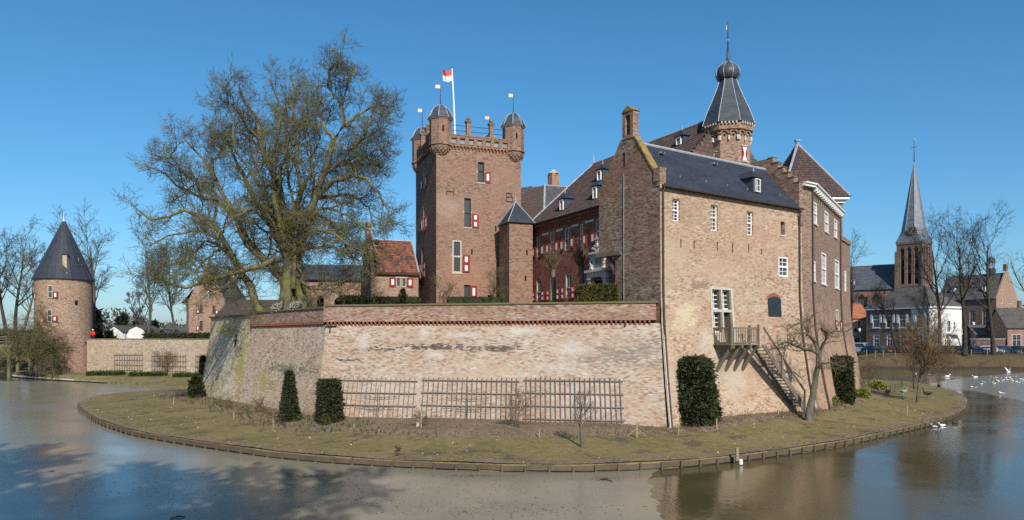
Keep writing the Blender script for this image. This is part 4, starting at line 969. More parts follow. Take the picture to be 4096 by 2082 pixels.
# corbel course and battlement, bartizans
def batt(pl, L, mat):
    n = int(L / .3); r = root_of(kt).location
    mb = MB().obox(-pl.U * .07 - UP * .14, pl.U * .14, pl.N * .16, UP * .14); mb.obox(-pl.U * .05 - UP * .26, pl.U * .1, pl.N * .08, UP * .12)
    me = bpy.data.meshes.new('corbel'); me.from_pydata([tuple(v) for v in mb.v], [], mb.fc); me.materials.append(MAT['corbelbrick'])
    for k in range(n): link('corbel', me, kt, pl.f((k + .5) * L / n, ZK, 0) - r)
    ops = []; w = (L - 2.3) / 7
    for k in range(7): a = 1.15 + k * w + w * .2; ops.append((a, ZK + .22, a + w * .58, ZK + .68))
    f = lambda u, z, d=0: pl.f(u, z, d + .16); m = MB(); panel(m, f, 0, L, [ZK, ZB - .05], ops, .2); m.fbox(f, 0, L, ZB - .047, ZB + .04, -.42, .04); m.poly([f(0, ZK, -.4), f(L, ZK, -.4), f(L, ZB - .05, -.4), f(0, ZB - .05, -.4)]); m.poly([f(0, ZK), f(L, ZK), f(L, ZK, -.4), f(0, ZK, -.4)])
    for o in ops:
        a = MB()
        for j in range(8):
            b_ = math.pi * (j + .5) / 8; a.fbox(f, (o[0] + o[2]) / 2 + math.cos(b_) * .27 - .05, (o[0] + o[2]) / 2 + math.cos(b_) * .27 + .05, o[3] + math.sin(b_) * .15 - .03, o[3] + math.sin(b_) * .15 + .07, -.1, .025)
        m.add(a)
    m.build('battlement', MAT[mat], kt)
    for o in ops: MB().fbox(f, o[0], o[2], o[1], o[3] + .02, -.2, -.16).build('niche_board', MAT['nicheboard'], kt, uv=False); MB().fbox(f, o[0] - .04, o[2] + .04, o[1] - .07, o[1] - .003, -.1, .05).build('niche_sill', MAT['lichen'], kt, uv=False)
batt(PT, SD, 'brick_keep'); batt(PTL, 8.0, 'brick_keep_shaded')
m = MB(); k4 = [PT.f(0, ZK + .3, -.2), PT.f(SD, ZK + .3, -.2), PK3.f(8, ZK + .3, -.2), PTL.f(0, ZK + .3, -.2)]; m.poly(k4); m.build('roof_deck', MAT['lead'], kt)
def bartizan(c, full=True):
    c = V((c.x, c.y, 0)); R8 = 1.0; a0_ = math.radians(20 + 22.5)
    b = MB().lathe(c, [(.3, 21.1), (.55, 21.3), (.76, 21.55), (.9, 21.8), (.95, 22.05), (.95, 22.18), (1.06, 22.2), (1.06, 22.34), (.97, 22.36), (.97, 24.4)], 8, a0_); bt = b.build('bartizan', MAT['brick_keep'], kt)
    R_ = random.Random(int(c.x * 10)); cm = MB()
    for j in range(5):
        for k in range(16):
            th = 2 * math.pi * (k + .5 * (j % 2)) / 16; rr_ = (.48, .62, .75, .85, .92)[j]; n_ = V((math.cos(th), math.sin(th), 0)); cm.cbox(c + n_ * rr_ + UP * (21.25 + j * .17), .11, .1, .07, V((-n_.y, n_.x, 0)))
    cm.build('corbel_ring', MAT['brick_keep'], bt)
    for k in range(8):
        th = a0_ + (k + .5) * math.pi / 4; n_ = V((math.cos(th), math.sin(th), 0))
        if n_.y < .3 and k % 2: MB().cbox(c + n_ * (.97 * math.cos(math.pi / 8) + .005) + UP * 23.55, .15, .03, .5, V((-n_.y, n_.x, 0))).build('slit', MAT['void'], bt, uv=False)
    MB().lathe(c, [(1.02, 24.4), (1.12, 24.5), (1.1, 24.56)], 8, a0_).build('eave', MAT['white'], bt)
    dp_ = [(1.16, 24.5), (1.13, 24.6), (1.02, 24.78), (.88, 25.1), (.68, 25.4), (.42, 25.62), (.12, 25.75), (.03, 25.9)]
    dm = MB().lathe(c, dp_, 8, a0_).build('dome', MAT['dome'], bt)
    for k in range(8):
        d_ = V((math.cos(a0_ + k * math.pi / 4), math.sin(a0_ + k * math.pi / 4), 0)); MB().tube([c + d_ * (r + .01) + UP * z for r, z in dp_[:7]], .035, 5).build('dome_rib', MAT['lead'], dm)
    MB().tube([c + UP * 25.7, c + UP * 27.55], [.05, .015], 6).build('vane_rod', MAT['iron'], bt, uv=False)
    for z in (26.1, 26.5, 26.8): MB().lathe(c + UP * z, [(.02, -.04), (.05, 0), (.02, .04)], 6).build('rod_knob', MAT['lead'], bt, uv=False)
    v_ = MB().obox(c + UP * 27.2 - V((.42, .1, 0)), V((.42, .1, 0)), V((0, .02, 0)), UP * .3).build('vane', MAT['gilt'], bt, uv=False)
    MB().bar(c + UP * 27.3, c + UP * 27.28 + V((.28, .06, 0)), .02).build('vane_tail', MAT['iron'], bt, uv=False)
for c in (PT.f(.5, 0, -.5), PT.f(SD - .55, 0, -.5), PTL.f(.55, 0, -.5), PK3.f(7.5, 0, -.5)): bartizan(c)
def pinnacle(c):
    c = V((c.x, c.y, 0)); p_ = MB().cbox(c + UP * (ZB + .55), .36, .36, 1.2, TU + (0,)); p_.cbox(c + UP * (ZB + 1.18), .46, .46, .1, TU + (0,)); p_.cbox(c + UP * (ZB + 1.27), .54, .54, .08, TU + (0,)); pp = p_.build('pinnacle', MAT['brick_keep'], kt)
    MB().lathe(c + UP * (ZB + 1.32), [(.1, 0), (.07, .06), (.16, .16), (.17, .24), (.1, .34), (.02, .4)], 8).build('ball_finial', MAT['lichen'], pp)
for u in (2.85, 4.95): pinnacle(PT.f(u, 0, .0)); pinnacle(PTL.f(u, 0, .0))
for pl, L in ((PT, SD), (PTL, 8.0)):
    for z in (ZB + .5, ZB + .95): MB().tube([pl.f(.9, z, -.3), pl.f(L - .9, z, -.3)], .025, 5).build('railing', MAT['iron'], kt, uv=False)
fb = PT.f(2.55, 0, -3.0); fp = [V((fb.x, fb.y, 22.6)), V((fb.x - .12, fb.y, 26)), V((fb.x - .32, fb.y, 30.1))]
pole = MB().tube(fp, [.085, .075, .05], 8).build('flagpole', MAT['flagwhite'], kt, uv=False)
MB().lathe(fp[2], [(.06, 0), (.08, .06), (.02, .12)], 8).build('truck', MAT['iron'], pole, uv=False)
fl = thing('flag', fp[2], 'red and white flag flying from the pole on the keep', 'flag')
for j, nm in enumerate(('red_stripe', 'white_stripe')):
    v_, f_ = [], []; nx_, nz_ = 14, 5
    for i in range(nx_ + 1):
        for k in range(nz_ + 1):
            s = i / nx_; t_ = k / nz_; zz = 29.92 - j * .5 - t_ * .5 - .06 * s - .10 * math.sin(s * 4 + .4) * s
            v_.append((fp[2].x + .01 - .9 * s + .05 * t_ * s + .03 * j, fp[2].y + .16 * math.sin(s * 7.5 + t_ * .8 + j * .8) * s, zz + .04 * math.sin(s * 9)))
    for i in range(nx_):
        for k in range(nz_): f_.append((i * (nz_ + 1) + k, (i + 1) * (nz_ + 1) + k, (i + 1) * (nz_ + 1) + k + 1, i * (nz_ + 1) + k + 1))
    link(nm, np_mesh(nm, np.array(v_) - np.array(fp[2]), f_, MAT['flagred' if j == 0 else 'flagwhite'], smooth=True), fl)

# small stair turret against the keep
tt = thing('stair_turret', V((-.23, 60.5, 6.7)), 'slim brick stair turret with pyramid slate roof against the keep', 'tower')
PQ = Plane((-.23, 60.5), TU, 1); PQL = Plane((-.23 - .342 * 2.6, 60.5 + .94 * 2.6), (.342, -.94), 1); ZT = 15.3
ts1 = [PQ.rect(2104, 1003, 2110, 1021), PQ.rect(2099, 1104, 2106, 1125)]; ts1 = [(a, b, max(c, a + .16), d) for a, b, c, d in ts1]; tl1 = [(1.2, 13, 1.4, 13.5), (1.2, 9, 1.4, 9.5), (1.2, 7, 1.6, 8.1)]
m = MB(); panel(m, PQ.f, 0, 2.1, [6.7, ZT], ts1, .2); panel(m, PQL.f, 0, 2.6, [6.7, ZT], tl1, .2); q = PQ.f(2.1, 0); PQR = Plane((q.x, q.y), (-.342, .94), 1); panel(m, PQR.f, 0, 2.6, [6.7, ZT], []); m.build('wall', MAT['brick_keep'], tt)
for o in ts1: MB().fbox(PQ.f, o[0], o[2], o[1], o[3], -.2, -.15).build('slit', MAT['void'], tt, uv=False)
for o in tl1: MB().fbox(PQL.f, o[0], o[2], o[1], o[3], -.2, -.15).build('slit', MAT['void'], tt, uv=False)
cq = [PQ.f(-.18, ZT, .18), PQ.f(2.28, ZT, .18), PQR.f(2.7, ZT, .18), PQL.f(-.1, ZT, .18)]; ap = PQ.f(1.05, ZT + 2.0, -1.3); m = MB()
for k in range(4): m.poly([cq[k], cq[(k + 1) % 4], ap])
m.poly(cq[::-1]); tr_ = m.build('roof', MAT['slate'], tt)
for k in range(4): MB().tube([cq[k] + UP * .02, ap + UP * .03], .04, 5).build('hip', MAT['lead'], tr_)
MB().tube([ap, ap + UP * .7], [.06, .015], 6).build('finial', MAT['lead'], tr_)

# hipped range behind keep and main house
mh = thing('rear_range', V((5, 72, 6.7)), 'rear castle range with hipped dark tile roof and chimney beyond the turret', 'building')
e_ = [P(1990, 905, 72), P(2150, 905, 68), P(2420, 905, 76), P(2300, 905, 84)]; zz = 17.0
e_ = [V((-1.5, 72, zz)), V((3.0, 68.5, zz)), V((13.5, 78, zz)), V((9, 84, zz))]; ra, rb_ = P(2179, 745, 74), P(2268, 753, 79)
ra = V((ra.x, ra.y, ra.z)); r_l = P(2060, 800, 78)
m = MB(); m.poly([e_[0], e_[1], ra, r_l]); m.poly([e_[1], e_[2], rb_, ra]); m.poly([e_[2], e_[3], rb_]); m.poly([e_[3], e_[0], r_l, ra, rb_]); mr = m.build('roof', MAT['darktile'], mh)
tile_tri(mr, [e_[0], e_[1], ra, r_l], [(.10, .07, .065), (.13, .075, .06), (.08, .068, .07)], n_ind=0); tile_tri(mr, [e_[1], e_[2], rb_, ra], [(.07, .05, .048), (.1, .055, .045), (.2, .09, .06), (.06, .05, .05)], n_ind=0)
MB().tube([e_[1] + UP * .08, ra + UP * .08], .12, 6).build('hip', MAT['lead'], mr); MB().tube([r_l + UP * .08, ra + UP * .08, rb_ + UP * .08], .1, 6).build('ridge', MAT['lead'], mr)
m = MB()
for k in range(4): a, b = e_[k], e_[(k + 1) % 4]; m.poly([V((a.x, a.y, 6.7)), V((b.x, b.y, 6.7)), b, a])
m.build('wall', MAT['brick_red'], mh)
ch = P(2214, 760, 77); chm = MB().cbox(ch + UP * .6, .95, .8, 2.2, (.8, .5, 0)).build('chimney', MAT['brick_tower'], mr); m = MB(); m.prism([ch + V((-.5, -.45, 1.7)), ch + V((.5, -.45, 1.7)), ch + V((0, -.45, 2.1))], V((0, .9, 0))); m.build('chimney_cap', MAT['stone'], chm)

# small house with red tiles left of the keep
hh = thing('gate_lodge', V((-11.9, 63.2, 6.7)), 'small brick house with mottled red tile roof beside the keep', 'building')
PH = Plane((-11.9, 63.2), TU, 1); LH = 3.8; ZH = 11.35; hw = PH.rect(1585, 1124, 1625, 1151); ch_ = lambda a: (1440 + a / 1.309)
hw = PH.rect(ch_(190), 250 + 1130 / 1.309, ch_(242), 250 + 1175 / 1.309); hwa = (hw[0], hw[1], (hw[0] + hw[2]) / 2 - .06, hw[3]); hwb = ((hw[0] + hw[2]) / 2 + .06, hw[1], hw[2], hw[3])
m = MB(); panel(m, PH.f, 0, LH, [6.7, ZH], [hwa, hwb], .18); m.build('wall', MAT['brick_tower'], hh)
for o in (hwa, hwb): window(hh, PH.f, o, MAT['stone'], 1, 1, .12, .05, .03, glass=MAT['leadedglass'])
shutter(hh, PH.f, hw[0] - .62, hw[0] - .04, hw[1] - .02, hw[3] + .02); shutter(hh, PH.f, hw[2] + .04, hw[2] + .62, hw[1] - .02, hw[3] + .02)
MB().fbox(PH.f, hw[0] - .1, hw[2] + .1, hw[3], hw[3] + .14, -.05, .03).build('lintel', MAT['stone'], hh); MB().fbox(PH.f, -.05, LH, ZH - .16, ZH + .02, 0, .25).build('eave_board', MAT['darkwood'], hh)
hp = lambda u, g, z: PH.f(u, z, -g)
he0, he1, hr0, hr1 = hp(.1, -.3, ZH), hp(LH, -.3, ZH), hp(.1, 2.9, 14.55), hp(LH, 2.9, 14.55)
m = MB(); slab(m, [he0, he1, hr1, hr0], .1); slab(m, [hp(.1, 6.1, ZH), hp(LH, 6.1, ZH), hr1, hr0], .1); hr_ = m.build('roof', MAT['orangetile'], hh)
HT = [(.25, .09, .05), (.21, .075, .045), (.28, .11, .06), (.09, .052, .045), (.07, .045, .042), (.18, .07, .045)]
Sd2 = hr0 - he0; Sd2 = Sd2 - PH.U * Sd2.dot(PH.U); tile_roof(hr_, he0 + UP * .02, PH.U, Sd2, [(0, 0), (LH - .1, 0), (LH - .1, Sd2.length), (0, Sd2.length)], HT, tw=.23, th=.29, n_ind=300, weights=[4, 4, 3, 2, 2, 3])
MB().tube([hr0 + UP * .05, hr1 + UP * .05], .1, 6).build('ridge', MAT['lead'], hr_); MB().tube([he1 + UP * .08, hr1 + UP * .08], .08, 6).build('verge', MAT['lead'], hr_)
MB().cbox(hp(.5, 2.2, 13.95), .5, .35, .06, PH.U).build('skylight', MAT['white'], hr_)
# shaped gable end with little bell cote
m = MB(); gpl = lambda g, z: hp(0, g, z)
m.prism([gpl(-.1, 6.7), gpl(6, 6.7), gpl(6, 11.6), gpl(5.4, 12.0), gpl(4.3, 13.4), gpl(3.7, 14.6), gpl(3.25, 14.7), gpl(2.45, 14.7), gpl(2.0, 14.4), gpl(1.3, 13.2), gpl(.4, 12.0), gpl(-.1, 11.7)], -PH.U * .4); m.build('gable_wall', MAT['brick_keep_shaded'], hh)
m = MB(); q = lambda g, z, t: hp(-t, g, z)
m.hexa([q(2.5, 14.7, 0), q(2.72, 14.7, 0), q(2.72, 14.7, .4), q(2.5, 14.7, .4), q(2.5, 15.7, 0), q(2.72, 15.7, 0), q(2.72, 15.7, .4), q(2.5, 15.7, .4)]); m.hexa([q(3.0, 14.7, 0), q(3.22, 14.7, 0), q(3.22, 14.7, .4), q(3.0, 14.7, .4), q(3.0, 15.7, 0), q(3.22, 15.7, 0), q(3.22, 15.7, .4), q(3.0, 15.7, .4)]); m.prism([q(2.4, 15.703, 0), q(3.32, 15.703, 0), q(3.1, 16.1, 0), q(2.86, 16.25, 0), q(2.62, 16.1, 0)], -PH.U * .4)
m.build('bell_cote', MAT['brick_tower'], hh)

# low courtyard range behind the big tree, with two arches
cr = thing('courtyard_range', V((-18, 76, 6.7)), 'low brick courtyard range with slate roof and round arches behind the tree', 'building')
PC = Plane((-23.5, 73.5), (.99, .14), 1); LC = 9.6
arc = [PC.rect(1268, 1195, 1296, 1230), PC.rect(1338, 1203, 1362, 1230)]; arc = [(o[0], 6.7, o[2], o[3]) for o in arc]
m = MB(); panel(m, PC.f, 0, LC, [6.7, 11.7], arc, .5); panel(m, lambda u, z, d=0: PC.f(0, z, d - u), 0, 5, [6.7, 11.7], [])
m.build('wall', MAT['brick_tower'], cr)
for o in arc: MB().fbox(PC.f, o[0], o[2], o[1], o[3], -.55, -.5).build('arch_opening', MAT['void'], cr, uv=False); MB().prism([PC.f(o[2] + (o[0] - o[2]) * k / 8, o[3] - .02 + .32 * math.sin(math.pi * k / 8), .0) for k in range(9)], PC.N * .012).build('arch_head', MAT['void'], cr, uv=False)
m = MB(); slab(m, [PC.f(-.2, 11.6, .3), PC.f(LC, 11.6, .3), PC.f(LC, 13.4, -2.6), PC.f(-.2, 13.4, -2.6)], .1); slab(m, [PC.f(-.2, 11.6, -5.5), PC.f(LC, 11.6, -5.5), PC.f(LC, 13.4, -2.6), PC.f(-.2, 13.4, -2.6)], .1); m.build('roof', MAT['slate_grey'], cr)
lr = thing('courtyard_barn', V((-30, 80, 6.7)), 'dark brick barn with low brown roof behind the leaning tree stem', 'building')
PL2 = Plane((-33.5, 82), (.985, -.17), 1); lw2 = (5.2, 6.4, 6.6, 7.7)
m = MB(); panel(m, PL2.f, 0, 10.2, [5.5, 8.0], [lw2], .2); m.poly([PL2.f(10.2, 5.5), PL2.f(10.2, 5.5, -6), PL2.f(10.2, 8.0, -6), PL2.f(10.2, 10.0, -3), PL2.f(10.2, 8.0)]); m.poly([PL2.f(0, 5.5), PL2.f(0, 5.5, -6), PL2.f(0, 8.0, -6), PL2.f(0, 10.0, -3), PL2.f(0, 8.0)]); m.build('wall', MAT['brick_keep_shaded'], lr)
window(lr, PL2.f, lw2, MAT['white'], 3, 3, .1)
m = MB(); slab(m, [PL2.f(-.2, 7.9, .3), PL2.f(10.4, 7.9, .3), PL2.f(10.4, 10.1, -3), PL2.f(-.2, 10.1, -3)], .1); slab(m, [PL2.f(-.2, 7.9, -6.3), PL2.f(10.4, 7.9, -6.3), PL2.f(10.4, 10.1, -3), PL2.f(-.2, 10.1, -3)], .1); m.build('roof', MAT['browntile'], lr)
# ------------------------------------------------------------------ the outer bailey on the left: wall, round tower, gatehouse, bridge
def gq(pts, name, mat, z=None): m = MB(); m.poly([V((p[0], p[1], p[2] if len(p) > 2 else z)) for p in pts]); return props(m.build(name, MAT[mat]), kind='structure')
BL, BRt = (-60.4, 103.0), (-37.0, 94.2)
PBW = Plane(BL, (BRt[0] - BL[0], BRt[1] - BL[1]), 1); LB = math.hypot(BRt[0] - BL[0], BRt[1] - BL[1])
brick('brick_bailey', (.45, .33, .22), (.40, .31, .22), (.50, .46, .38), (.42, .29, .18), .45, .55, .3, [], seed=12)
bw_ = thing('bailey_wall', V((BL[0], BL[1], 1)), 'pale brick garden wall with trellises across the water', 'wall')
m = MB(); m.fbox(PBW.f, 0, LB, .3, 5.5, -.5, 0); m.build('wall', MAT['brick_bailey'], bw_)
for k in range(42): MB().fbox(PBW.f, LB * k / 42 + .01, LB * (k + 1) / 42 - .01, 5.503, 5.6 + rnd.uniform(-.01, .01), -.56, .06).build('coping_stone', MAT['mosscap'], bw_, uv=False)
gq([(-68, 105), BL, BRt, (-30, 92), (-22, 98), (-20, 140), (-60, 175), (-78, 160)], 'bailey_ground', 'bankgrass_shaded', 5.1)
# its grassy strip at the waterline
epx = [(36, 1499), (60, 1504), (120, 1509), (200, 1515), (300, 1521), (430, 1528), (600, 1534), (790, 1544), (880, 1550)]
outer = [G(a, b, .22) for a, b in epx]; inner = [V((-72, 108, .9)), V((-69, 102, .9)), V((-66, 99.3, .9)), V((-63.5, 98.7, .9)), V((-61, 99.6, .9)), V((-55, 101.5, .95)), V((-49, 99.0, .95)), V((-40, 95.8, .95)), V((-33, 93, .95))]
m = MB()
for k in range(len(outer) - 1):
    a, b, c, d = outer[k], outer[k + 1], inner[k + 1], inner[k]; e, f_ = a.lerp(d, .35), b.lerp(c, .35); e.z = f_.z = .72
    m.poly([a, b, f_, e]); m.poly([e, f_, c, d]); m.poly([V((a.x, a.y, -.6)), V((b.x, b.y, -.6)), b, a])
props(m.build('bank', MAT['lawn']), kind='structure')
kb = thing('bank_kerb', outer[1], 'pale weathered plank edging the bank below the round tower', 'edging')
for k in range(1, 6):
    a, b = outer[k - 1] + V((0, -.1, .02)), outer[k] + V((0, -.1, .02)); MB().bar(a, a.lerp(b, .985), .16, .16).build('plank', MAT['whitestone' if k < 5 else 'palewood'], kb, uv=False)
# round tower
rc = V((-64.4, 104.2, 0)); rt = thing('round_tower', V((rc.x, rc.y, .8)), 'round brick tower with tall slate cone roof at the water', 'tower')
brick('brick_round', (.33, .20, .13), (.295, .19, .13), (.37, .30, .225), (.38, .22, .135), .5, .1, .3, [], seed=13)
brick('brick_round_low', (.31, .155, .11), (.26, .145, .105), (.38, .31, .25), (.36, .21, .15), .5, .15, .3, [], seed=14)
rr_ = 3.62
m = MB(); m.lathe(rc, [(rr_, 6.6), (rr_, 14.2)], 48, 0, False); m.build('wall', MAT['brick_round'], rt, cyl=(rc.x, rc.y, rr_), smooth=True)
m = MB(); m.lathe(rc, [(rr_ + .2, .3), (rr_ + .12, 2.5), (rr_ + .01, 6.6)], 48, 0, False); m.build('lower_wall', MAT['brick_round_low'], rt, cyl=(rc.x, rc.y, rr_), smooth=True)
cone = MB(); cone.lathe(rc, [(rr_ + .3, 13.95), (rr_ + .1, 14.35), (.12, 22.6)], 24, 0); cn = cone.build('roof', MAT['slate'], rt)
for k in range(24):
    th = k * math.pi / 12; d_ = V((math.cos(th), math.sin(th), 0)); MB().tube([rc + d_ * (rr_ + .36) + UP * 13.99, rc + d_ * (rr_ + .13) + UP * 14.37, rc + d_ * .13 + UP * 22.6], .025, 4).build('seam', MAT['slate_grey'], cn)
MB().lathe(rc + UP * 22.4, [(.28, 0), (.14, .6), (.05, 1.2), (.02, 1.5)], 8).build('finial', MAT['lead'], cn)
def tang(px, w, z0, z1):
    s = max(-.99, min(.99, (px - 252) / 117.0)); th = math.asin(s); n_ = V((math.sin(th), -math.cos(th), 0)); n_.rotate(Matrix.Rotation(math.atan2(-rc.x, rc.y), 3, 'Z')); u_ = V((-n_.y, n_.x, 0)); q = rc + n_ * (rr_ - .03) - u_ * w / 2
    return Plane((q.x, q.y), (u_.x, u_.y), 1)
for px, w, z0, z1, sh in ((201, .62, 11.2, 12.95, 'r'), (199, .62, 7.9, 9.6, 'r')):
    pl = tang(px, w, z0, z1); window(rt, pl.f, (0, z0, w, z1), MAT['stone'], 1, 2, -.05, .08, .05, .5, glass=MAT['leadedglass']); shutter(rt, pl.f, w + .02, w + .68, z0, z0 + (z1 - z0) * .5, 1, d=.08)
pl = tang(300, .4, 10, 11); MB().fbox(pl.f, 0, .38, 10.3, 11.0, -.02, .05).build('slit', MAT['void'], rt, uv=False)
pl = tang(141, .5, 10, 11); shutter(rt, pl.f, 0, .6, 11.0, 12.0)
d_ = (V((0, 0, 0)) - rc); d_ = V((.02, -1, 0)); cc_ = rc + V((.5, -3.1, 0)); cc_ = rc + V((1.75, -2.45, 0)) * .95
chm = MB().cbox(cc_ + UP * 15.9, .55, .55, 2.9, (1, .2, 0)).build('chimney', MAT['brick_bailey'], cn); MB().cbox(cc_ + UP * 17.4, .75, .75, .12, (1, .2, 0)).build('chimney_cap', MAT['iron'], chm); MB().cbox(cc_ + UP * 14.75 + V((0, -.1, 0)), .9, .9, .25, (1, .2, 0)).build('flashing', MAT['lead'], chm)
dormer(cn, rc + V((2.8, -.8, 15.4)), (.3, .95, 0), (.95, -.3, 0), .8, .9, 1.6, MAT['lead'], MAT['slate'], win=False)
# gatehouse with the striped shield
gh = thing('gatehouse', V((-44, 106, 5)), 'brick gatehouse with pointed gable and striped shield, behind the bailey wall', 'building')
PG_ = Plane((-46.8, 105), (.998, -.06), 1); LG = 5.25; ZG = 11.3
gw = [PG_.rect(800, 1222, 811, 1255), PG_.rect(850, 1224, 861, 1258), PG_.rect(799, 1285, 811, 1324), PG_.rect(0, 0, 1, 1)][:3]
m = MB(); panel(m, PG_.f, 0, LG, [5, ZG], gw, .2); m.prism([PG_.f(0, ZG, 0), PG_.f(LG, ZG, 0), PG_.f(LG / 2 + .35, 15.6, 0), PG_.f(LG / 2 - .35, 15.6, 0)], -PG_.N * .35)
m.poly([PG_.f(LG, 5), PG_.f(LG, 5, -8), PG_.f(LG, ZG, -8), PG_.f(LG, ZG)]); m.poly([PG_.f(-1.0, 5, -1.2), PG_.f(0, 5, 0), PG_.f(0, ZG, 0), PG_.f(-1.0, ZG - .3, -1.2)]); m.poly([PG_.f(-1.0, 5, -1.2), PG_.f(-1, 5, -8), PG_.f(-1, ZG - .3, -8), PG_.f(-1.0, ZG - .3, -1.2)])
m.build('wall', MAT['brick_tower'], gh)
for o in gw: window(gh, PG_.f, o, MAT['darkwood'], 1, 2, .12, .05, .03, .5, glass=MAT['leadedglass'])
for o, s in ((gw[0], -1), (gw[1], 1), (gw[2], -1)):
    w = .5; a = o[0] - w - .02 if s < 0 else o[2] + .02; shutter(gh, PG_.f, a, a + w, o[1], o[1] + (o[3] - o[1]) * .52)
m = MB(); slab(m, [PG_.f(-1.3, ZG - .5, -.4), PG_.f(-1.3, ZG - .5, -8), PG_.f(LG / 2, 15.3, -8), PG_.f(LG / 2, 15.3, -.4)], .1); slab(m, [PG_.f(LG + .2, ZG - .2, -.4), PG_.f(LG + .2, ZG - .2, -8), PG_.f(LG / 2, 15.3, -8), PG_.f(LG / 2, 15.3, -.4)], .1); m.build('roof', MAT['slate'], gh)
m = MB(); m.fbox(PG_.f, LG / 2 - .35, LG / 2 + .35, 15.6, 16.3, -.5, .02); m.fbox(PG_.f, LG / 2 - .42, LG / 2 + .42, 16.303, 16.4, -.55, .06); m.build('chimney', MAT['brick_tower'], gh)
us_, zs_ = PG_.at(833, 1180); sh_ = MB(); sh_.prism([PG_.f(us_ + a, zs_ + b, .0) for a, b in ((-.34, .55), (.34, .55), (.34, -.2), (0, -.62), (-.34, -.2))], PG_.N * .06); so = sh_.build('shield', MAT['white'], gh)
for k in range(5):
    z = zs_ + .38 - k * .19
    for s in (-1, 1): MB().prism([PG_.f(us_, z - .06, .061), PG_.f(us_ + s * .32, z + .1, .061), PG_.f(us_ + s * .32, z + .02, .061), PG_.f(us_, z - .14, .061)], PG_.N * .01).build('stripe', MAT['iron'], so, uv=False)
# bridge
br = thing('wooden_bridge', V((-74, 106, 4.5)), 'wooden footbridge with rails on forked posts left of the round tower', 'bridge')
for k in range(26): MB().cbox(V((-82.2 + k * .6, 106.2, 4.72)), .56, 2.2, .1).build('plank', MAT['oldwood'], br, uv=False)
for y in (105.2, 107.2):
    MB().bar(V((-82.5, y, 4.5)), V((-67.3, y, 4.5)), .25, .3).build('beam', MAT['oldwood'], br, uv=False)
    for z in (5.15, 5.5, 5.85): MB().bar(V((-82.5, y - .05, z)), V((-67.5, y - .05, z)), .08, .12).build('rail', MAT['oldwood'], br, uv=False)
    for x in np.arange(-82, -67.5, 2.4): MB().cbox(V((float(x), y + .03, 5.3)), .14, .1, 1.25).build('rail_post', MAT['oldwood'], br, uv=False)
for px, y in ((37, 105.2), (72, 107.2), (122, 105.2)):
    x = (px - CX) / FPX * y; MB().cbox(V((x, y, 1.9)), .38, .38, 5.0).build('post', MAT['mosswood'], br, uv=False)
    for s in (-1, 1): MB().bar(V((x, y, 3.0)), V((x + s * 1.3, y, 4.4)), .2, .22).build('brace', MAT['mosswood'], br, uv=False)

# trellises
def trellis(pl, px0, px1, ytop, ybot, nv, nh, label, group=None, d=.1, dw=.036, batter=True, over=.14):
    u0, z1 = pl.at(px0, ytop, .5 if batter else 0); u1, _ = pl.at(px1, ytop, .5 if batter else 0); _, z0 = pl.at((px0 + px1) / 2, ybot, .7 if batter else 0)
    t_ = thing('trellis', pl.f((u0 + u1) / 2, z0, d), label, 'trellis', group)
    for k in range(nv):
        u = u0 + over + (u1 - u0 - 2 * over) * k / (nv - 1) + rnd.uniform(-.012, .012)
        zz = [z0 + rnd.uniform(-.08, .05), (z0 + z1) / 2, z1 + rnd.uniform(-.04, .06)]
        m = MB()
        for a, b in zip(zz, zz[1:]): m.fbox(pl.f, u - dw / 2, u + dw / 2, a, b, d, d + .03)
        m.build('lath', MAT['lath'], t_, uv=False)
    for k in range(nh):
        z = z0 + .22 + (z1 - z0 - .4) * k / (nh - 1); MB().fbox(pl.f, u0, u1, z - .024, z + .024, d - .04, d - .003).build('rail', MAT['lath'], t_, uv=False)
trellis(PF, 1325, 1674, 1508, 1686, 19, 4, 'first wooden trellis on the pale wall, beside the square clipped yew')
trellis(PF, 1692, 2074, 1508, 1690, 20, 4, 'middle wooden trellis of three on the pale retaining wall')
trellis(PF, 2092, 2480, 1508, 1694, 20, 4, 'last wooden trellis on the pale wall, behind the young lawn tree')
trellis(PBW, 458, 574, 1415, 1488, 12, 4, 'dark trellis on the bailey wall, nearest the round tower', batter=False, dw=.09)
trellis(PBW, 607, 748, 1420, 1492, 14, 4, 'pale middle trellis on the bailey wall behind a fan-shaped shrub', batter=False, dw=.07)
trellis(PBW, 782, 812, 1420, 1494, 5, 4, 'narrow trellis on the bailey wall, half hidden by the castle corner', batter=False, dw=.07)

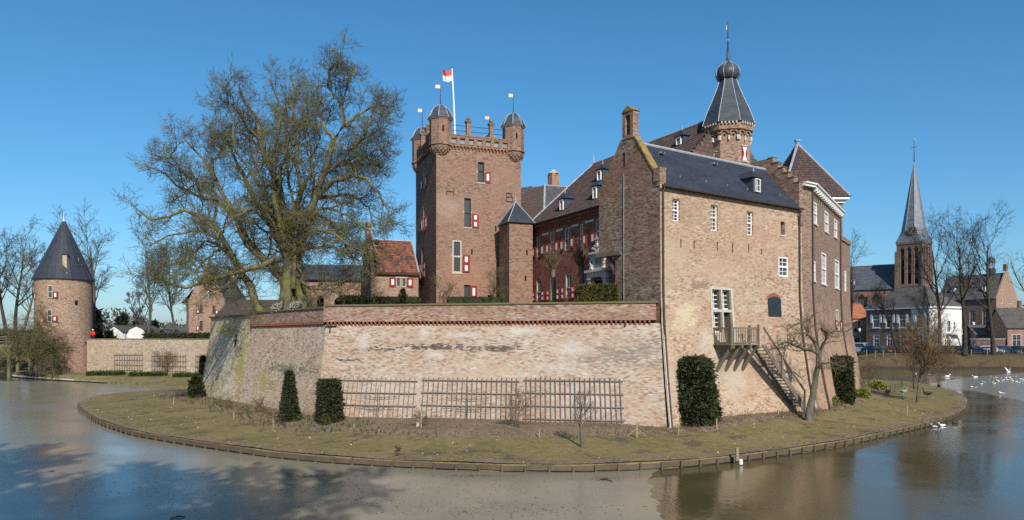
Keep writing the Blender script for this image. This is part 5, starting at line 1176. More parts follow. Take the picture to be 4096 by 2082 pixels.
# ------------------------------------------------------------------ far left: white houses, shed
def gable_house(name, label, px0, px1, yb, ye, yr, Y, depth, wall, roof, rot=0.0, gable_front=True, wins=(), barrel=False):
    a = P(px0, yb, Y); b = P(px1, yb, Y); ze = P(px0, ye, Y).z; zr = P(px0, yr, Y).z; zb = min(a.z, 2.4 if Y > 120 else a.z)
    U_ = (math.cos(rot), math.sin(rot)); pl = Plane((a.x, a.y), U_, 1); L = (b.x - a.x) / max(.3, U_[0])
    h = thing(name, V((a.x + L / 2, a.y, zb)), label, 'building'); m = MB(); ops = [(u * L, zb + (ze - zb) * c, u2 * L, zb + (ze - zb) * d) for u, c, u2, d in wins]
    panel(m, pl.f, 0, L, [zb, ze], ops, .2)
    for u in (0, L): m.poly([pl.f(u, zb), pl.f(u, zb, -depth), pl.f(u, ze, -depth), pl.f(u, ze)])
    m.poly([pl.f(0, zb, -depth), pl.f(L, zb, -depth), pl.f(L, ze, -depth), pl.f(0, ze, -depth)]); r = MB()
    if gable_front:
        prof = [(0, ze), (.5, zr), (1, ze)] if not barrel else [(0, ze), (.16, ze + (zr - ze) * .62), (.5, zr), (.84, ze + (zr - ze) * .62), (1, ze)]
        for d in (0, -depth): m.poly([pl.f(u * L, z, d) for u, z in prof])
        for (u, z), (u2, z2) in zip(prof, prof[1:]): slab(r, [pl.f(u * L, z + .05, .25), pl.f(u2 * L, z2 + .05, .25), pl.f(u2 * L, z2 + .05, -depth - .2), pl.f(u * L, z + .05, -depth - .2)], .12)
    else:
        for u in (0, L): m.poly([pl.f(u, ze), pl.f(u, zr, -depth / 2), pl.f(u, ze, -depth)])
        for d in (.35, -depth - .35): slab(r, [pl.f(-.3, ze - .1, d), pl.f(L + .3, ze - .1, d), pl.f(L + .3, zr, -depth / 2), pl.f(-.3, zr, -depth / 2)], .12)
    m.build('wall', MAT[wall], h); r.build('roof', MAT[roof], h)
    for o in ops: window(h, pl.f, o, MAT['white'], 2, 2, .1, .08, .05)
    return h, pl, L, zb, ze
gable_house('white_cottage', 'white cottage with low gable beyond the bailey, nearest the round tower', 414, 500, 1350, 1334, 1302, 150, 5, 'plaster', 'darktile', 0, True, [(.15, .1, .25, .7), (.45, .1, .55, .8)])
gable_house('white_barn', 'white barn with curved mansard gable beyond the bailey wall', 505, 588, 1352, 1336, 1302, 140, 6, 'plaster', 'darktile', 0, True, barrel=True)
gable_house('garden_shed', 'dark timber shed with gabled roof behind the clipped hedge', 620, 682, 1340, 1338, 1318, 118, 5, 'darkwood', 'darktile', 0, True)
gable_house('far_farmhouse', 'distant dark-roofed farmhouse beyond the bailey trees', 640, 745, 1345, 1326, 1306, 210, 10, 'plaster', 'darktile', 0, False)
# ------------------------------------------------------------------ right: street, church, houses, chapel
gq([(58, 139.5, 2.74), (108, 136.5, 2.74), (150, 136, 2.74), (150, 150, 2.74), (108, 150, 2.74), (58, 153, 2.74)], 'road', 'asphalt')
m = MB()
_d = [i for i in range(na) if -20 < ang[i] < 80]
for i in _d: m.poly([V((MC[0] + (R0[i] - .1) * math.cos(math.radians(ang[i])), MC[1] + (R0[i] - .1) * math.sin(math.radians(ang[i])), -.4)), V((MC[0] + (R0[i + 1] - .1) * math.cos(math.radians(ang[i + 1])), MC[1] + (R0[i + 1] - .1) * math.sin(math.radians(ang[i + 1])), -.4)), V((MC[0] + (R0[i + 1] - .1) * math.cos(math.radians(ang[i + 1])), MC[1] + (R0[i + 1] - .1) * math.sin(math.radians(ang[i + 1])), .5)), V((MC[0] + (R0[i] - .1) * math.cos(math.radians(ang[i])), MC[1] + (R0[i] - .1) * math.sin(math.radians(ang[i])), .5))])
props(m.build('kerb', MAT['darkwood']), kind='structure')
# church
brick('brick_church', (.20, .115, .09), (.17, .105, .085), (.24, .19, .16), (.15, .09, .075), .5, .03, .3, [], seed=15)
cch = thing('church', V((121.7, 215, 3)), 'brick church with tall grey spire, clock and slate nave roof', 'church')
PCL = Plane((121.7 - .65 * 7.3, 215 + .76 * 7.3), (.65, -.76), 1); PCR = Plane((121.7, 215), (.76, .65), 1); LCt = 7.3; ZC_ = 34.6
def lancet_wall(pl, L, n, z0, z1):
    ops = []; w = (L - 1.4) / n
    for k in range(n): a = .7 + k * w + w * .22; ops.append((a, z0, a + w * .56, z1))
    m = MB(); panel(m, pl.f, 0, L, [3, ZC_], ops, .55); o1 = m.build('wall', MAT['brick_church'], cch)
    for o in ops:
        MB().fbox(pl.f, o[0], o[2], o[1], o[3], -.56, -.5).build('lancet', MAT['void'], cch, uv=False); cx_ = (o[0] + o[2]) / 2
        MB().prism([pl.f(o[2], o[3] - .01, 0), pl.f(cx_ + .2, o[3] + .7, 0), pl.f(cx_, o[3] + .9, 0), pl.f(cx_ - .2, o[3] + .7, 0), pl.f(o[0], o[3] - .01, 0)], pl.N * .015).build('lancet_head', MAT['void'], cch, uv=False)
    for u in (0.0, L):
        for z0_, z1_, d in ((3, 15, .9), (15, 21, .6), (21, 27, .35), (27, 32, .2)): MB().fbox(pl.f, u - .45, u + .45, z0_, z1_ - .003, -.2, d).build('buttress', MAT['brick_church'], cch)
    MB().fbox(pl.f, -.1, L + .1, ZC_ - .6, ZC_, 0, .2).build('string_course', MAT['brick_church'], cch); MB().fbox(pl.f, -.1, L + .1, 20.5, 20.9, 0, .15).build('string_course', MAT['brick_church'], cch)
lancet_wall(PCL, LCt, 3, 22, 32.4); lancet_wall(PCR, LCt, 3, 22, 32.4)
cc2 = V((121.7 + (-.65 + .76) * LCt / 2, 215 + (.76 + .65) * LCt / 2, 0)); a0c = math.atan2(-.76 - .65, .65 - .76) ; sq = LCt / math.sqrt(2)
corner = [cc2 + V((math.cos(a0c + k * math.pi / 2), math.sin(a0c + k * math.pi / 2), 0)) * (sq + .35) for k in range(4)]
oct_ = [(cc2 + V((math.cos(a0c + math.pi / 8 + k * math.pi / 4), math.sin(a0c + math.pi / 8 + k * math.pi / 4), 0)) * 3.35) for k in range(8)]
m = MB(); tip = cc2 + UP * 59.5
for k in range(8): m.poly([oct_[k] + UP * 38.3, oct_[(k + 1) % 8] + UP * 38.3, tip])
for k in range(4):
    c = corner[k] + UP * ZC_; o1, o2 = oct_[(2 * k - 1) % 8] + UP * 38.3, oct_[2 * k % 8] + UP * 38.3; m.poly([c, o2, o1]); m.poly([c, corner[(k + 1) % 4] + UP * ZC_, oct_[(2 * k + 1) % 8] + UP * 38.3, o2])
spire = m.build('spire', MAT['slate_pale'], cch)
for k in range(8): MB().tube([oct_[k] + UP * 38.3, tip], [.12, .06], 4).build('hip', MAT['lead'], spire)
MB().tube([tip - UP * .3, tip + UP * 6.5], [.14, .05], 6).build('spire_rod', MAT['iron'], spire, uv=False); MB().bar(tip + V((-.7, .4, 4.2)), tip + V((.7, -.4, 4.2)), .12).build('cross_arm', MAT['iron'], spire, uv=False)
MB().lathe(tip + UP * 6.5, [(.1, -.2), (.3, 0), (.1, .3)], 8).build('weathercock', MAT['gilt'], spire, uv=False)
cl_c = PCL.f(LCt * .62, 38.0, .1); m = MB()
ax = PCL.N; ux = PCL.U
m.prism([cl_c + ux * math.cos(a) * 1.3 + UP * math.sin(a) * 1.3 for a in np.linspace(0, 2 * math.pi, 20, endpoint=False)], ax * .12); clk = m.build('clock_face', MAT['slate'], cch)
for k in range(12):
    a = k * math.pi / 6; MB().bar(cl_c + ax * .13 + ux * math.cos(a) * .95 + UP * math.sin(a) * .95, cl_c + ax * .13 + ux * math.cos(a) * 1.2 + UP * math.sin(a) * 1.2, .12).build('hour_mark', MAT['gilt'], clk, uv=False)
for a, l in ((1.0, .8), (4.2, 1.05)): MB().bar(cl_c + ax * .16, cl_c + ax * .16 + ux * math.cos(a) * l + UP * math.sin(a) * l, .1).build('clock_hand', MAT['gilt'], clk, uv=False)
# nave
NVd = V((-.86, .51, 0)); n0 = PCL.f(0, 0) + V((.5, .5, 0)); PN_ = Plane((n0.x + NVd.x * 26, n0.y + NVd.y * 26), (-NVd.x, -NVd.y), 1)
nw = [(3 + k * 4.0, 13.5, 5.4 + k * 4.0, 18.2) for k in range(6)]
m = MB(); panel(m, PN_.f, 0, 26, [3, 20.9], nw, .4); m.build('nave_wall', MAT['brick_church'], cch)
for o in nw:
    window(cch, PN_.f, o, MAT['brick_church'], 3, 1, .3, .12, .15, name='nave_window'); MB().prism([PN_.f(o[2], o[3] - .01, 0), PN_.f((o[0] + o[2]) / 2, o[3] + 1.4, 0), PN_.f(o[0], o[3] - .01, 0)], PN_.N * .02).build('window_head', MAT['void'], cch, uv=False)
    MB().fbox(PN_.f, o[2] + .5, o[2] + 1.1, 3, 19, 0, .8).build('buttress', MAT['brick_church'], cch)
m = MB(); slab(m, [PN_.f(-1, 20.7, .5), PN_.f(26, 20.7, .5), PN_.f(26, 28.8, -7), PN_.f(-1, 28.8, -7)], .2); nr = m.build('nave_roof', MAT['slate_church'], cch)
MB().tube([PN_.f(-1, 28.85, -7), PN_.f(26, 28.85, -7)], .18, 6).build('ridge', MAT['lead'], nr); dormer(nr, PN_.f(13.5, 22.6, -1.3), PN_.U, PN_.N, 1.3, 1.3, 2.0, MAT['lead'], MAT['slate_pale'])
m = MB(); slab(m, [PN_.f(-1, 12.0, 5), PN_.f(26, 12.0, 5), PN_.f(26, 13.4, .1), PN_.f(-1, 13.4, .1)], .2); m.build('aisle_roof', MAT['slate'], cch); m = MB(); panel(m, lambda u, z, d=0: PN_.f(u, z, d + 4.8), 0, 26, [3, 12], []); m.build('aisle_wall', MAT['brick_church'], cch)
# notary house: shaded brick front, white sunny side
nh = thing('town_house', V((91, 158, 2.7)), 'two-storey house with brown front and bright white side behind the parked cars', 'building')
PNf = Plane((84.3, 172.6), (6.7, -14.6), 1); LN = math.hypot(6.7, 14.6); PNs = Plane((91, 158), (14.6, 6.7), 1); LNs = 10.8; ZN = 12.3
brick('brick_town', (.20, .13, .10), (.17, .12, .095), (.25, .21, .18), (.19, .13, .1), .3, .0, .2, [], seed=16)
fwu = [PNf.rect(x0, 1263, x1, 1312) for x0, x1 in ((3491, 3519), (3543, 3571), (3596, 3624), (3664, 3692))]; fwl = [PNf.rect(x0, 1340, x1, 1388) for x0, x1 in ((3494, 3518), (3547, 3571), (3600, 3624), (3664, 3690))]
usp = PNf.at(3645, 1300)[0]
m = MB(); panel(m, PNf.f, 0, usp, [2.7, ZN], [o for o in fwu + fwl if o[2] < usp], .2); m.build('wall', MAT['brick_town'], nh)
m = MB(); panel(m, PNf.f, usp, LN, [2.7, ZN], [o for o in fwu + fwl if o[0] > usp], .2); panel(m, PNs.f, 0, LNs, [2.7, ZN], [(5.8, 7.0, 7.0, 9.6), (7.9, 7.4, 8.7, 9.4), (5.8, 3, 7, 5.4)], .2); m.build('white_wall', MAT['plaster'], nh)
for o in fwu: window(nh, PNf.f, o, MAT['white'], 2, 3, .1, .14, .06, .66)
for o in fwl: window(nh, PNf.f, o, MAT['white'], 2, 3, .1, .14, .06, .66)
for o in fwu: MB().fbox(PNf.f, o[0] - .15, o[2] + .15, o[1] - .18, o[1] - .003, 0, .15).build('sill', MAT['white'], nh)
for o in fwu:
    for a in (o[0] - .55, o[2] + .05): MB().fbox(PNf.f, a, a + .5, o[3] - 1.7, o[3] + .3, .02, .12).build('shutter', MAT['white'], nh, uv=False)
for o in ((5.8, 7.0, 7.0, 9.6), (7.9, 7.4, 8.7, 9.4), (5.8, 3, 7, 5.4)): window(nh, PNs.f, o, MAT['white'], 2, 2, .1, .1, .06)
m = MB(); m.fbox(PNf.f, -.1, LN + .35, ZN, ZN + .45, -.3, .35); m.fbox(PNs.f, -.3, LNs + .3, ZN + .002, ZN + .448, -.3, .353); m.build('cornice', MAT['white'], nh)
for u in (1.6, 3.0): MB().fbox(PNs.f, u, u + .4, 3, ZN - .4, 0, .25).build('pilaster', MAT['plaster'], nh)
c1, c2, c3_, c4 = PNf.f(-.3, ZN + .45, .4), V((91, 158, ZN + .45)) + (PNf.N + PNs.N) * .4, PNs.f(LNs + .3, ZN + .45, .4), None; c4 = c1 + (c3_ - c2); cen = (c1 + c2 + c3_ + c4) / 4; rdg = (c1 - c2).normalized() * 3.0; zr_ = 17.6
t1_, t2_ = cen - rdg, cen + rdg; t1_.z = t2_.z = zr_; m = MB(); m.poly([c1, c2, t1_, t2_]); m.poly([c2, c3_, t1_]); m.poly([c3_, c4, t2_, t1_]); m.poly([c4, c1, t2_]); nrf = m.build('roof', MAT['darktile'], nh)
for a, b in ((c2, t1_), (c1, t2_), (c3_, t1_), (t1_, t2_)): MB().tube([a, b], .14, 5).build('hip', MAT['darktile'], nrf)
MB().fbox(PNs.f, 5.4, 9.2, 6.5, 6.62, 0, 1.3).build('balcony_floor', MAT['white'], nh)
for k in range(12): MB().fbox(PNs.f, 5.45 + k * .33, 5.5 + k * .33, 6.62, 7.6, 1.22, 1.28).build('baluster', MAT['white'], nh, uv=False)
MB().fbox(PNs.f, 5.4, 9.2, 7.6, 7.68, 1.2, 1.3).build('rail', MAT['white'], nh, uv=False)
for k in range(11): MB().fbox(PNs.f, 9.2 + k * .16, 9.5 + k * .16, 6.3 - k * .32, 6.36 - k * .32, .3, 1.3).build('step', MAT['white'], nh, uv=False)
gable_house('orange_house', 'brick house with orange tile roof at the edge of the castle block', 3380, 3474, 1405, 1273, 1212, 178, 9, 'brick_round_low', 'orangetile', 0, False, [(.38, .05, .68, .42), (.38, .55, .68, .92)])
# chapel
chp = thing('chapel', V((123.6, 185, 2.7)), 'large brick chapel with dark roof, pale gable and small bell turret', 'church')
PX = Plane((123.6 - .5 * 15, 185 + .866 * 15), (.5, -.866), 1); PY = Plane((123.6, 185), (.866, .5), 1); LY = 10.5; ZX = 16.0; ZXR = 22.7
m = MB(); cw_ = [(2 + k * 3.2, 7, 3.4 + k * 3.2, 13) for k in range(4)]; panel(m, PX.f, 0, 15, [2.7, ZX], cw_, .3); m.build('wall', MAT['brick_church'], chp)
for o in cw_: window(chp, PX.f, o, MAT['stone'], 2, 4, .2, .1, .08)
m = MB(); gw2 = [(2.2, 14.6, 2.9, 16.0), (6.4, 14.6, 7.1, 16.0)]; panel(m, PY.f, 0, LY, [2.7, 16.05], gw2, .2); m.prism([PY.f(0, 16.06, 0), PY.f(LY, 16.06, 0), PY.f(LY / 2 + .5, ZXR + .4, 0), PY.f(LY / 2 - .5, ZXR + .4, 0)], -PY.N * .4); m.build('gable_wall', MAT['brick_tower'], chp)
for o in gw2: window(chp, PY.f, o, MAT['white'], 1, 2, .1)
MB().fbox(PY.f, LY / 2 - .45, LY / 2 + .45, ZXR + .4, ZXR + 2.2, -.8, .0).build('chimney', MAT['brick_church'], chp); MB().fbox(PY.f, LY - .4, LY + .9, 2.7, 15.5, -.5, .6).build('buttress', MAT['brick_church'], chp)
m = MB(); slab(m, [PX.f(0, ZX - .2, .5), PX.f(14.8, ZX - .2, .5), PX.f(14.8, ZXR, -LY / 2), PX.f(0, ZXR, -LY / 2)], .2); slab(m, [PX.f(0, ZX - .2, -LY - .5), PX.f(14.8, ZX - .2, -LY - .5), PX.f(14.8, ZXR, -LY / 2), PX.f(0, ZXR, -LY / 2)], .2); m.poly([PX.f(0, ZX - .2, 0), PX.f(0, ZXR, -LY / 2), PX.f(0, ZX - .2, -LY)]); cr_ = m.build('roof', MAT['darktile'], chp)
for u in (3.5, 11.5): dormer(cr_, PX.f(u, 18, -1.1), PX.U, PX.N, 1.1, 1.2, 2, MAT['white'], MAT['slate'])
tc = PX.f(11.2, 0, -LY / 2); b_ = MB().lathe(tc, [(.95, 22.4), (.95, 24.0), (.75, 24.1)], 8); bt_ = b_.build('bell_turret', MAT['slate'], cr_)
for k in range(8): a = k * math.pi / 4; MB().tube([tc + V((math.cos(a) * .75, math.sin(a) * .75, 24.05)), tc + V((math.cos(a) * .75, math.sin(a) * .75, 25.6))], .09, 5).build('turret_column', MAT['lead'], bt_, uv=False)
MB().lathe(tc, [(1.05, 25.6), (.95, 25.8), (.8, 26.5), (.4, 27.0), (.08, 27.3), (.03, 28)], 8).build('turret_dome', MAT['dome'], bt_)
# low street buildings and garden walls
gable_house('street_shed', 'low brick outbuilding with dark pantile roof and pale lintels below the chapel', 3905, 4020, 1405, 1338, 1300, 160, 7, 'brick_town', 'darktile', -.15, False, [(.15, .35, .4, .8), (.6, .35, .85, .8)])
gable_house('corner_cottage', 'brick cottage with large dark hipped roof at the far edge of the street', 4030, 4190, 1410, 1312, 1228, 152, 10, 'brick_round_low', 'darktile', -.2, False, [(.1, .3, .3, .75)])
gwl = thing('garden_wall', V((104, 152, 2.7)), 'dark brick garden wall behind the row of parked cars', 'wall'); pw = Plane((97.5, 154), (.97, -.24), 1); MB().fbox(pw.f, 0, 26, 2.7, 5.4, -.4, 0).build('wall', MAT['brick_church'], gwl); MB().fbox(pw.f, -.05, 26, 5.403, 5.6, -.45, .06).build('coping', MAT['lead'], gwl)
# parked cars
def car(label, px, col, rot, Y=141.5, van=False, L=4.2, est=False):
    key = 'paint_%.2f_%.2f_%.2f' % col
    if key not in MAT:
        t = NT(key, .3, .6); t.color(col); t.b.inputs['Coat Weight'].default_value = .6; t.b.inputs['Coat Roughness'].default_value = .08
    x = (px - CX) / FPX * Y; c = thing('parked_car' if not van else 'parked_van', V((x, Y, 2.75)), label, 'van' if van else 'car', 'cars parked along the moat'); Wd = 1.72; H = 1.46 if not van else 2.0
    def ext(poly, w0, w1, name, mat, par):
        m = MB(); n = len(poly); m.v = [V((px_, -wy, pz)) for (px_, pz), wy in zip(poly, w0)] + [V((px_, wy, pz)) for (px_, pz), wy in zip(poly, w1)]
        m.fc = [list(range(n)), list(reversed(range(n, 2 * n)))] + [[k, n + k, n + (k + 1) % n, (k + 1) % n] for k in range(n)]; return m.build(name, MAT[mat], par, uv=False, world=False)
    hb = .86 if not van else 1.05; w = Wd / 2
    body = [(-L / 2, .35), (-L / 2 + .05, .75), (-L / 2 + .15, hb), (L * .18, hb), (L / 2 - .35, hb - .12), (L / 2 - .05, .62), (L / 2, .3), (L / 2 - .1, .22), (-L / 2 + .1, .22)]
    wy = [w * .96, w * .98, w, w, w * .95, w * .9, w * .9, w * .9, w * .95]; b = ext(body, wy, wy, 'body', key, c)
    rearx = -L / 2 + (.2 if (van or est) else .55); cab = [(-L / 2 + .12, hb), (rearx + .15, H - .05), (rearx + .5, H), (L * .02, H), (L * .1, H - .08), (L * .26, hb)]; cy = [w * .94, w * .76, w * .74, w * .74, w * .78, w * .94]
    ext(cab, cy, cy, 'cabin', key, c)
    gl = [(-L / 2 + .3, hb + .06), (rearx + .3, H - .14), (-.05, H - .14), (L * .05, H - .14), (L * .2, hb + .06)]; gy = [w * .945, w * .835, w * .83, w * .83, w * .945]; ext(gl, gy, gy, 'side_window', 'glass', c)
    m = MB(); m.hexa([V((L * .245, -w * .86, hb + .03)), V((L * .245, w * .86, hb + .03)), V((L * .255, w * .86, hb + .04)), V((L * .255, -w * .86, hb + .04)), V((L * .105, -w * .7, H - .1)), V((L * .105, w * .7, H - .1)), V((L * .12, w * .7, H - .09)), V((L * .12, -w * .7, H - .09))]); m.build('windscreen', MAT['glass'], c, uv=False, world=False)
    for sx in (-1, 1):
        for sy in (-1, 1):
            wm = MB(); wm.tube([V((sx * L * .31, sy * (w - .2), .31)), V((sx * L * .31, sy * (w + .01), .31))], .31, 12); wo = wm.build('wheel', MAT['rubber'], c, uv=False, world=False); rm = MB(); rm.tube([V((sx * L * .31, sy * (w + .012), .31)), V((sx * L * .31, sy * (w + .02), .31))], .19, 10); rm.build('rim', MAT['chrome'], wo, uv=False, world=False)
    for sy in (-1, 1): m = MB(); m.cbox(V((L / 2 - .07, sy * w * .66, .64)), .14, .34, .15); m.build('headlight', MAT['chrome'], c, uv=False, world=False); m = MB(); m.cbox(V((-L / 2 + .04, sy * w * .8, .72)), .1, .2, .2); m.build('tail_light', MAT['red'], c, uv=False, world=False)
    m = MB(); m.cbox(V((L / 2 - .01, 0, .42)), .04, .5, .11); m.build('number_plate', MAT['plateyellow'], c, uv=False, world=False); m = MB(); m.cbox(V((L / 2 - .04, 0, .58)), .06, .7, .14); m.build('grille', MAT['rubber'], c, uv=False, world=False)
    c.rotation_euler = (0, 0, rot); return c
BLU = (.02, .035, .07); DK = (.015, .018, .025)
R_ = math.radians
car('white van parked nearest the castle wall', 3456, (.6, .62, .65), R_(-62), 146, True, 4.6)
car('dark blue car between the white van and the green car', 3492, BLU, R_(-58), 143.5); car('dull green car beside the red car', 3522, (.05, .09, .05), R_(-58), 143.2); car('dark red car parked beside the green car', 3560, (.16, .012, .012), R_(-50), 142.8)
car('silver car half hidden behind the young lawn tree', 3650, (.4, .43, .47), R_(-70), 142); car('orange-red car behind the twigs of the young lawn tree', 3725, (.45, .08, .02), R_(150), 142)
car('dark grey car between the red car and the silver car', 3602, (.05, .05, .055), R_(-55), 142.6); car('small dark green car right of the orange-red car', 3765, (.03, .05, .035), R_(-55), 142)
car('black off-road car with bright headlight, first right of the lawn tree', 3805, DK, R_(-48), 142, est=True, L=4.4); car('black saloon between the off-road car and a tree trunk', 3838, DK, R_(-50), 141)
car('dark blue estate car between two big tree trunks', 3905, BLU, R_(-38), 140.5, est=True, L=4.5); car('white estate car partly behind a tree trunk', 3968, (.5, .5, .48), R_(-35), 140.5, est=True); car('blue saloon parked right of the white estate', 4024, (.04, .07, .12), R_(-48), 140.5); car('dark blue car cut off by the edge of the picture', 4084, BLU, R_(-45), 140.5)
# lamps, bollards, sign
def lamp(px, Y, yt, label):
    b = V(((px - CX) / FPX * Y, Y, 2.7)); zt = P(px, yt, Y).z; l = thing('street_lamp', b, label, 'lamp', 'street lamps'); MB().tube([b, V((b.x, b.y, zt))], [.07, .05], 8).build('pole', MAT['iron'], l, uv=False); MB().lathe(V((b.x, b.y, zt)), [(.1, 0), (.22, .15), (.25, .5), (.3, .52), (.06, .75)], 8).build('lantern', MAT['white'], l, uv=False)
lamp(3894, 150, 1303, 'white-headed street lamp between two tree trunks'); lamp(3438, 150, 1328, 'street lamp in front of the orange-roofed house'); lamp(3797, 146, 1362, 'short white-globed lamp beside the garden wall')
BOLL = ['wooden bollard in front of the white van', 'wooden bollard in front of the dark blue car beside the van', 'wooden bollard between the green and the red car', 'wooden bollard right of the red car', 'wooden bollard in front of the dark blue estate car', 'wooden bollard left of the white estate car', 'wooden bollard in front of the blue saloon', 'wooden bollard nearest the picture edge']
for k, px in enumerate((3466, 3500, 3532, 3580, 3885, 3948, 4014, 4084)):
    Y = 136.5; b = V(((px - CX) / FPX * Y, Y, 2.1)); o = MB().cbox(b + UP * .7, .16, .16, 1.4).build('bollard', MAT['oldwood'], uv=False); props(o, BOLL[k], 'bollard', 'wooden bollards along the far bank')
# ------------------------------------------------------------------ trees: branches grown level by level
def norm(a): return a / np.maximum(np.linalg.norm(a, axis=-1, keepdims=True), 1e-9)
def grow(P0, D, L, r0, k, wob, trop, rng, taper=.35, tip=None):
    n = len(P0); pts = np.zeros((n, k, 3)); rad = np.zeros((n, k)); d = norm(D.copy()); p = P0.copy(); pts[:, 0] = p
    for i in range(k): rad[:, i] = r0 * (1 - (1 - taper) * i / (k - 1))
    for i in range(1, k):
        tr = trop[min(i - 1, len(trop) - 1)]
        d = norm(d + rng.normal(0, wob, (n, 3)) + np.array([0, 0, 1.0]) * tr)
        p = p + d * (L / (k - 1))[:, None]; pts[:, i] = p
    return pts, rad
def spawn(pts, rad, per, t0, t1, ang, L, rf, rng, rmin, jl=.35, wjit=True, tpow=1.0, fall=.45):
    n, k, _ = pts.shape; m = n * per; idx = np.repeat(np.arange(n), per)
    t = t0 + (t1 - t0) * ((np.tile(np.arange(per), n) + rng.random(m)) / per) ** tpow
    f = t * (k - 1); i = np.minimum(f.astype(int), k - 2); s = (f - i)[:, None]
    base = pts[idx, i] * (1 - s) + pts[idx, i + 1] * s; tan = norm(pts[idx, i + 1] - pts[idx, i]); r = rad[idx, i] * (1 - s[:, 0]) + rad[idx, i + 1] * s[:, 0]
    q = rng.normal(0, 1, (m, 3)); q = norm(q - tan * (q * tan).sum(1, keepdims=True)); a = ang * (1 + rng.normal(0, .22, m)); a[t > .97] *= .3
    D = tan * np.cos(a)[:, None] + q * np.sin(a)[:, None]
    ln = L * (1 + rng.uniform(-jl, jl, m)) * (1 - fall * t); return base, D, ln, np.maximum(r * rf * rng.uniform(.75, 1.05, m), rmin)
def tubes(sets):
    V_, F_, off = [], [], 0
    for pts, rad, s in sets:
        n, k, _ = pts.shape; tan = np.zeros_like(pts); tan[:, 1:-1] = pts[:, 2:] - pts[:, :-2]; tan[:, 0] = pts[:, 1] - pts[:, 0]; tan[:, -1] = pts[:, -1] - pts[:, -2]; tan = norm(tan)
        ref = np.where(np.abs(tan[..., 2:3]) > .95, np.array([1.0, 0, 0]), np.array([0, 0, 1.0])); a = norm(np.cross(tan, ref)); b = np.cross(tan, a); th = np.arange(s) * 2 * math.pi / s
        ring = pts[:, :, None] + (a[:, :, None] * np.cos(th)[None, None, :, None] + b[:, :, None] * np.sin(th)[None, None, :, None]) * rad[:, :, None, None]
        V_.append(ring.reshape(-1, 3)); ids = off + np.arange(n * k * s).reshape(n, k, s); nx = np.roll(ids, -1, axis=2)
        F_.append(np.stack([ids[:, :-1], nx[:, :-1], nx[:, 1:], ids[:, 1:]], -1).reshape(-1, 4)); off += n * k * s
    return np.concatenate(V_), np.concatenate(F_)
def resample(poly, k):
    poly = np.asarray(poly, float); d = np.concatenate([[0], np.cumsum(np.linalg.norm(np.diff(poly, axis=0), axis=1))]); t = np.linspace(0, d[-1], k); return np.stack([np.interp(t, d, poly[:, j]) for j in range(3)], 1)
def plant(name, label, cat, loc, trunk_sets, crown_sets, bark, twig=None, group=None, part='crown'):
    t = thing(name, loc, label, cat, group); o = np.array(loc)
    for nm, sets, mt in (('trunk', trunk_sets, bark), (part, crown_sets, twig or bark)):
        if not sets: continue
        v, f = tubes(sets); link(nm, np_mesh(nm, v - o, f, MAT[mt], smooth=True), t)
    return t

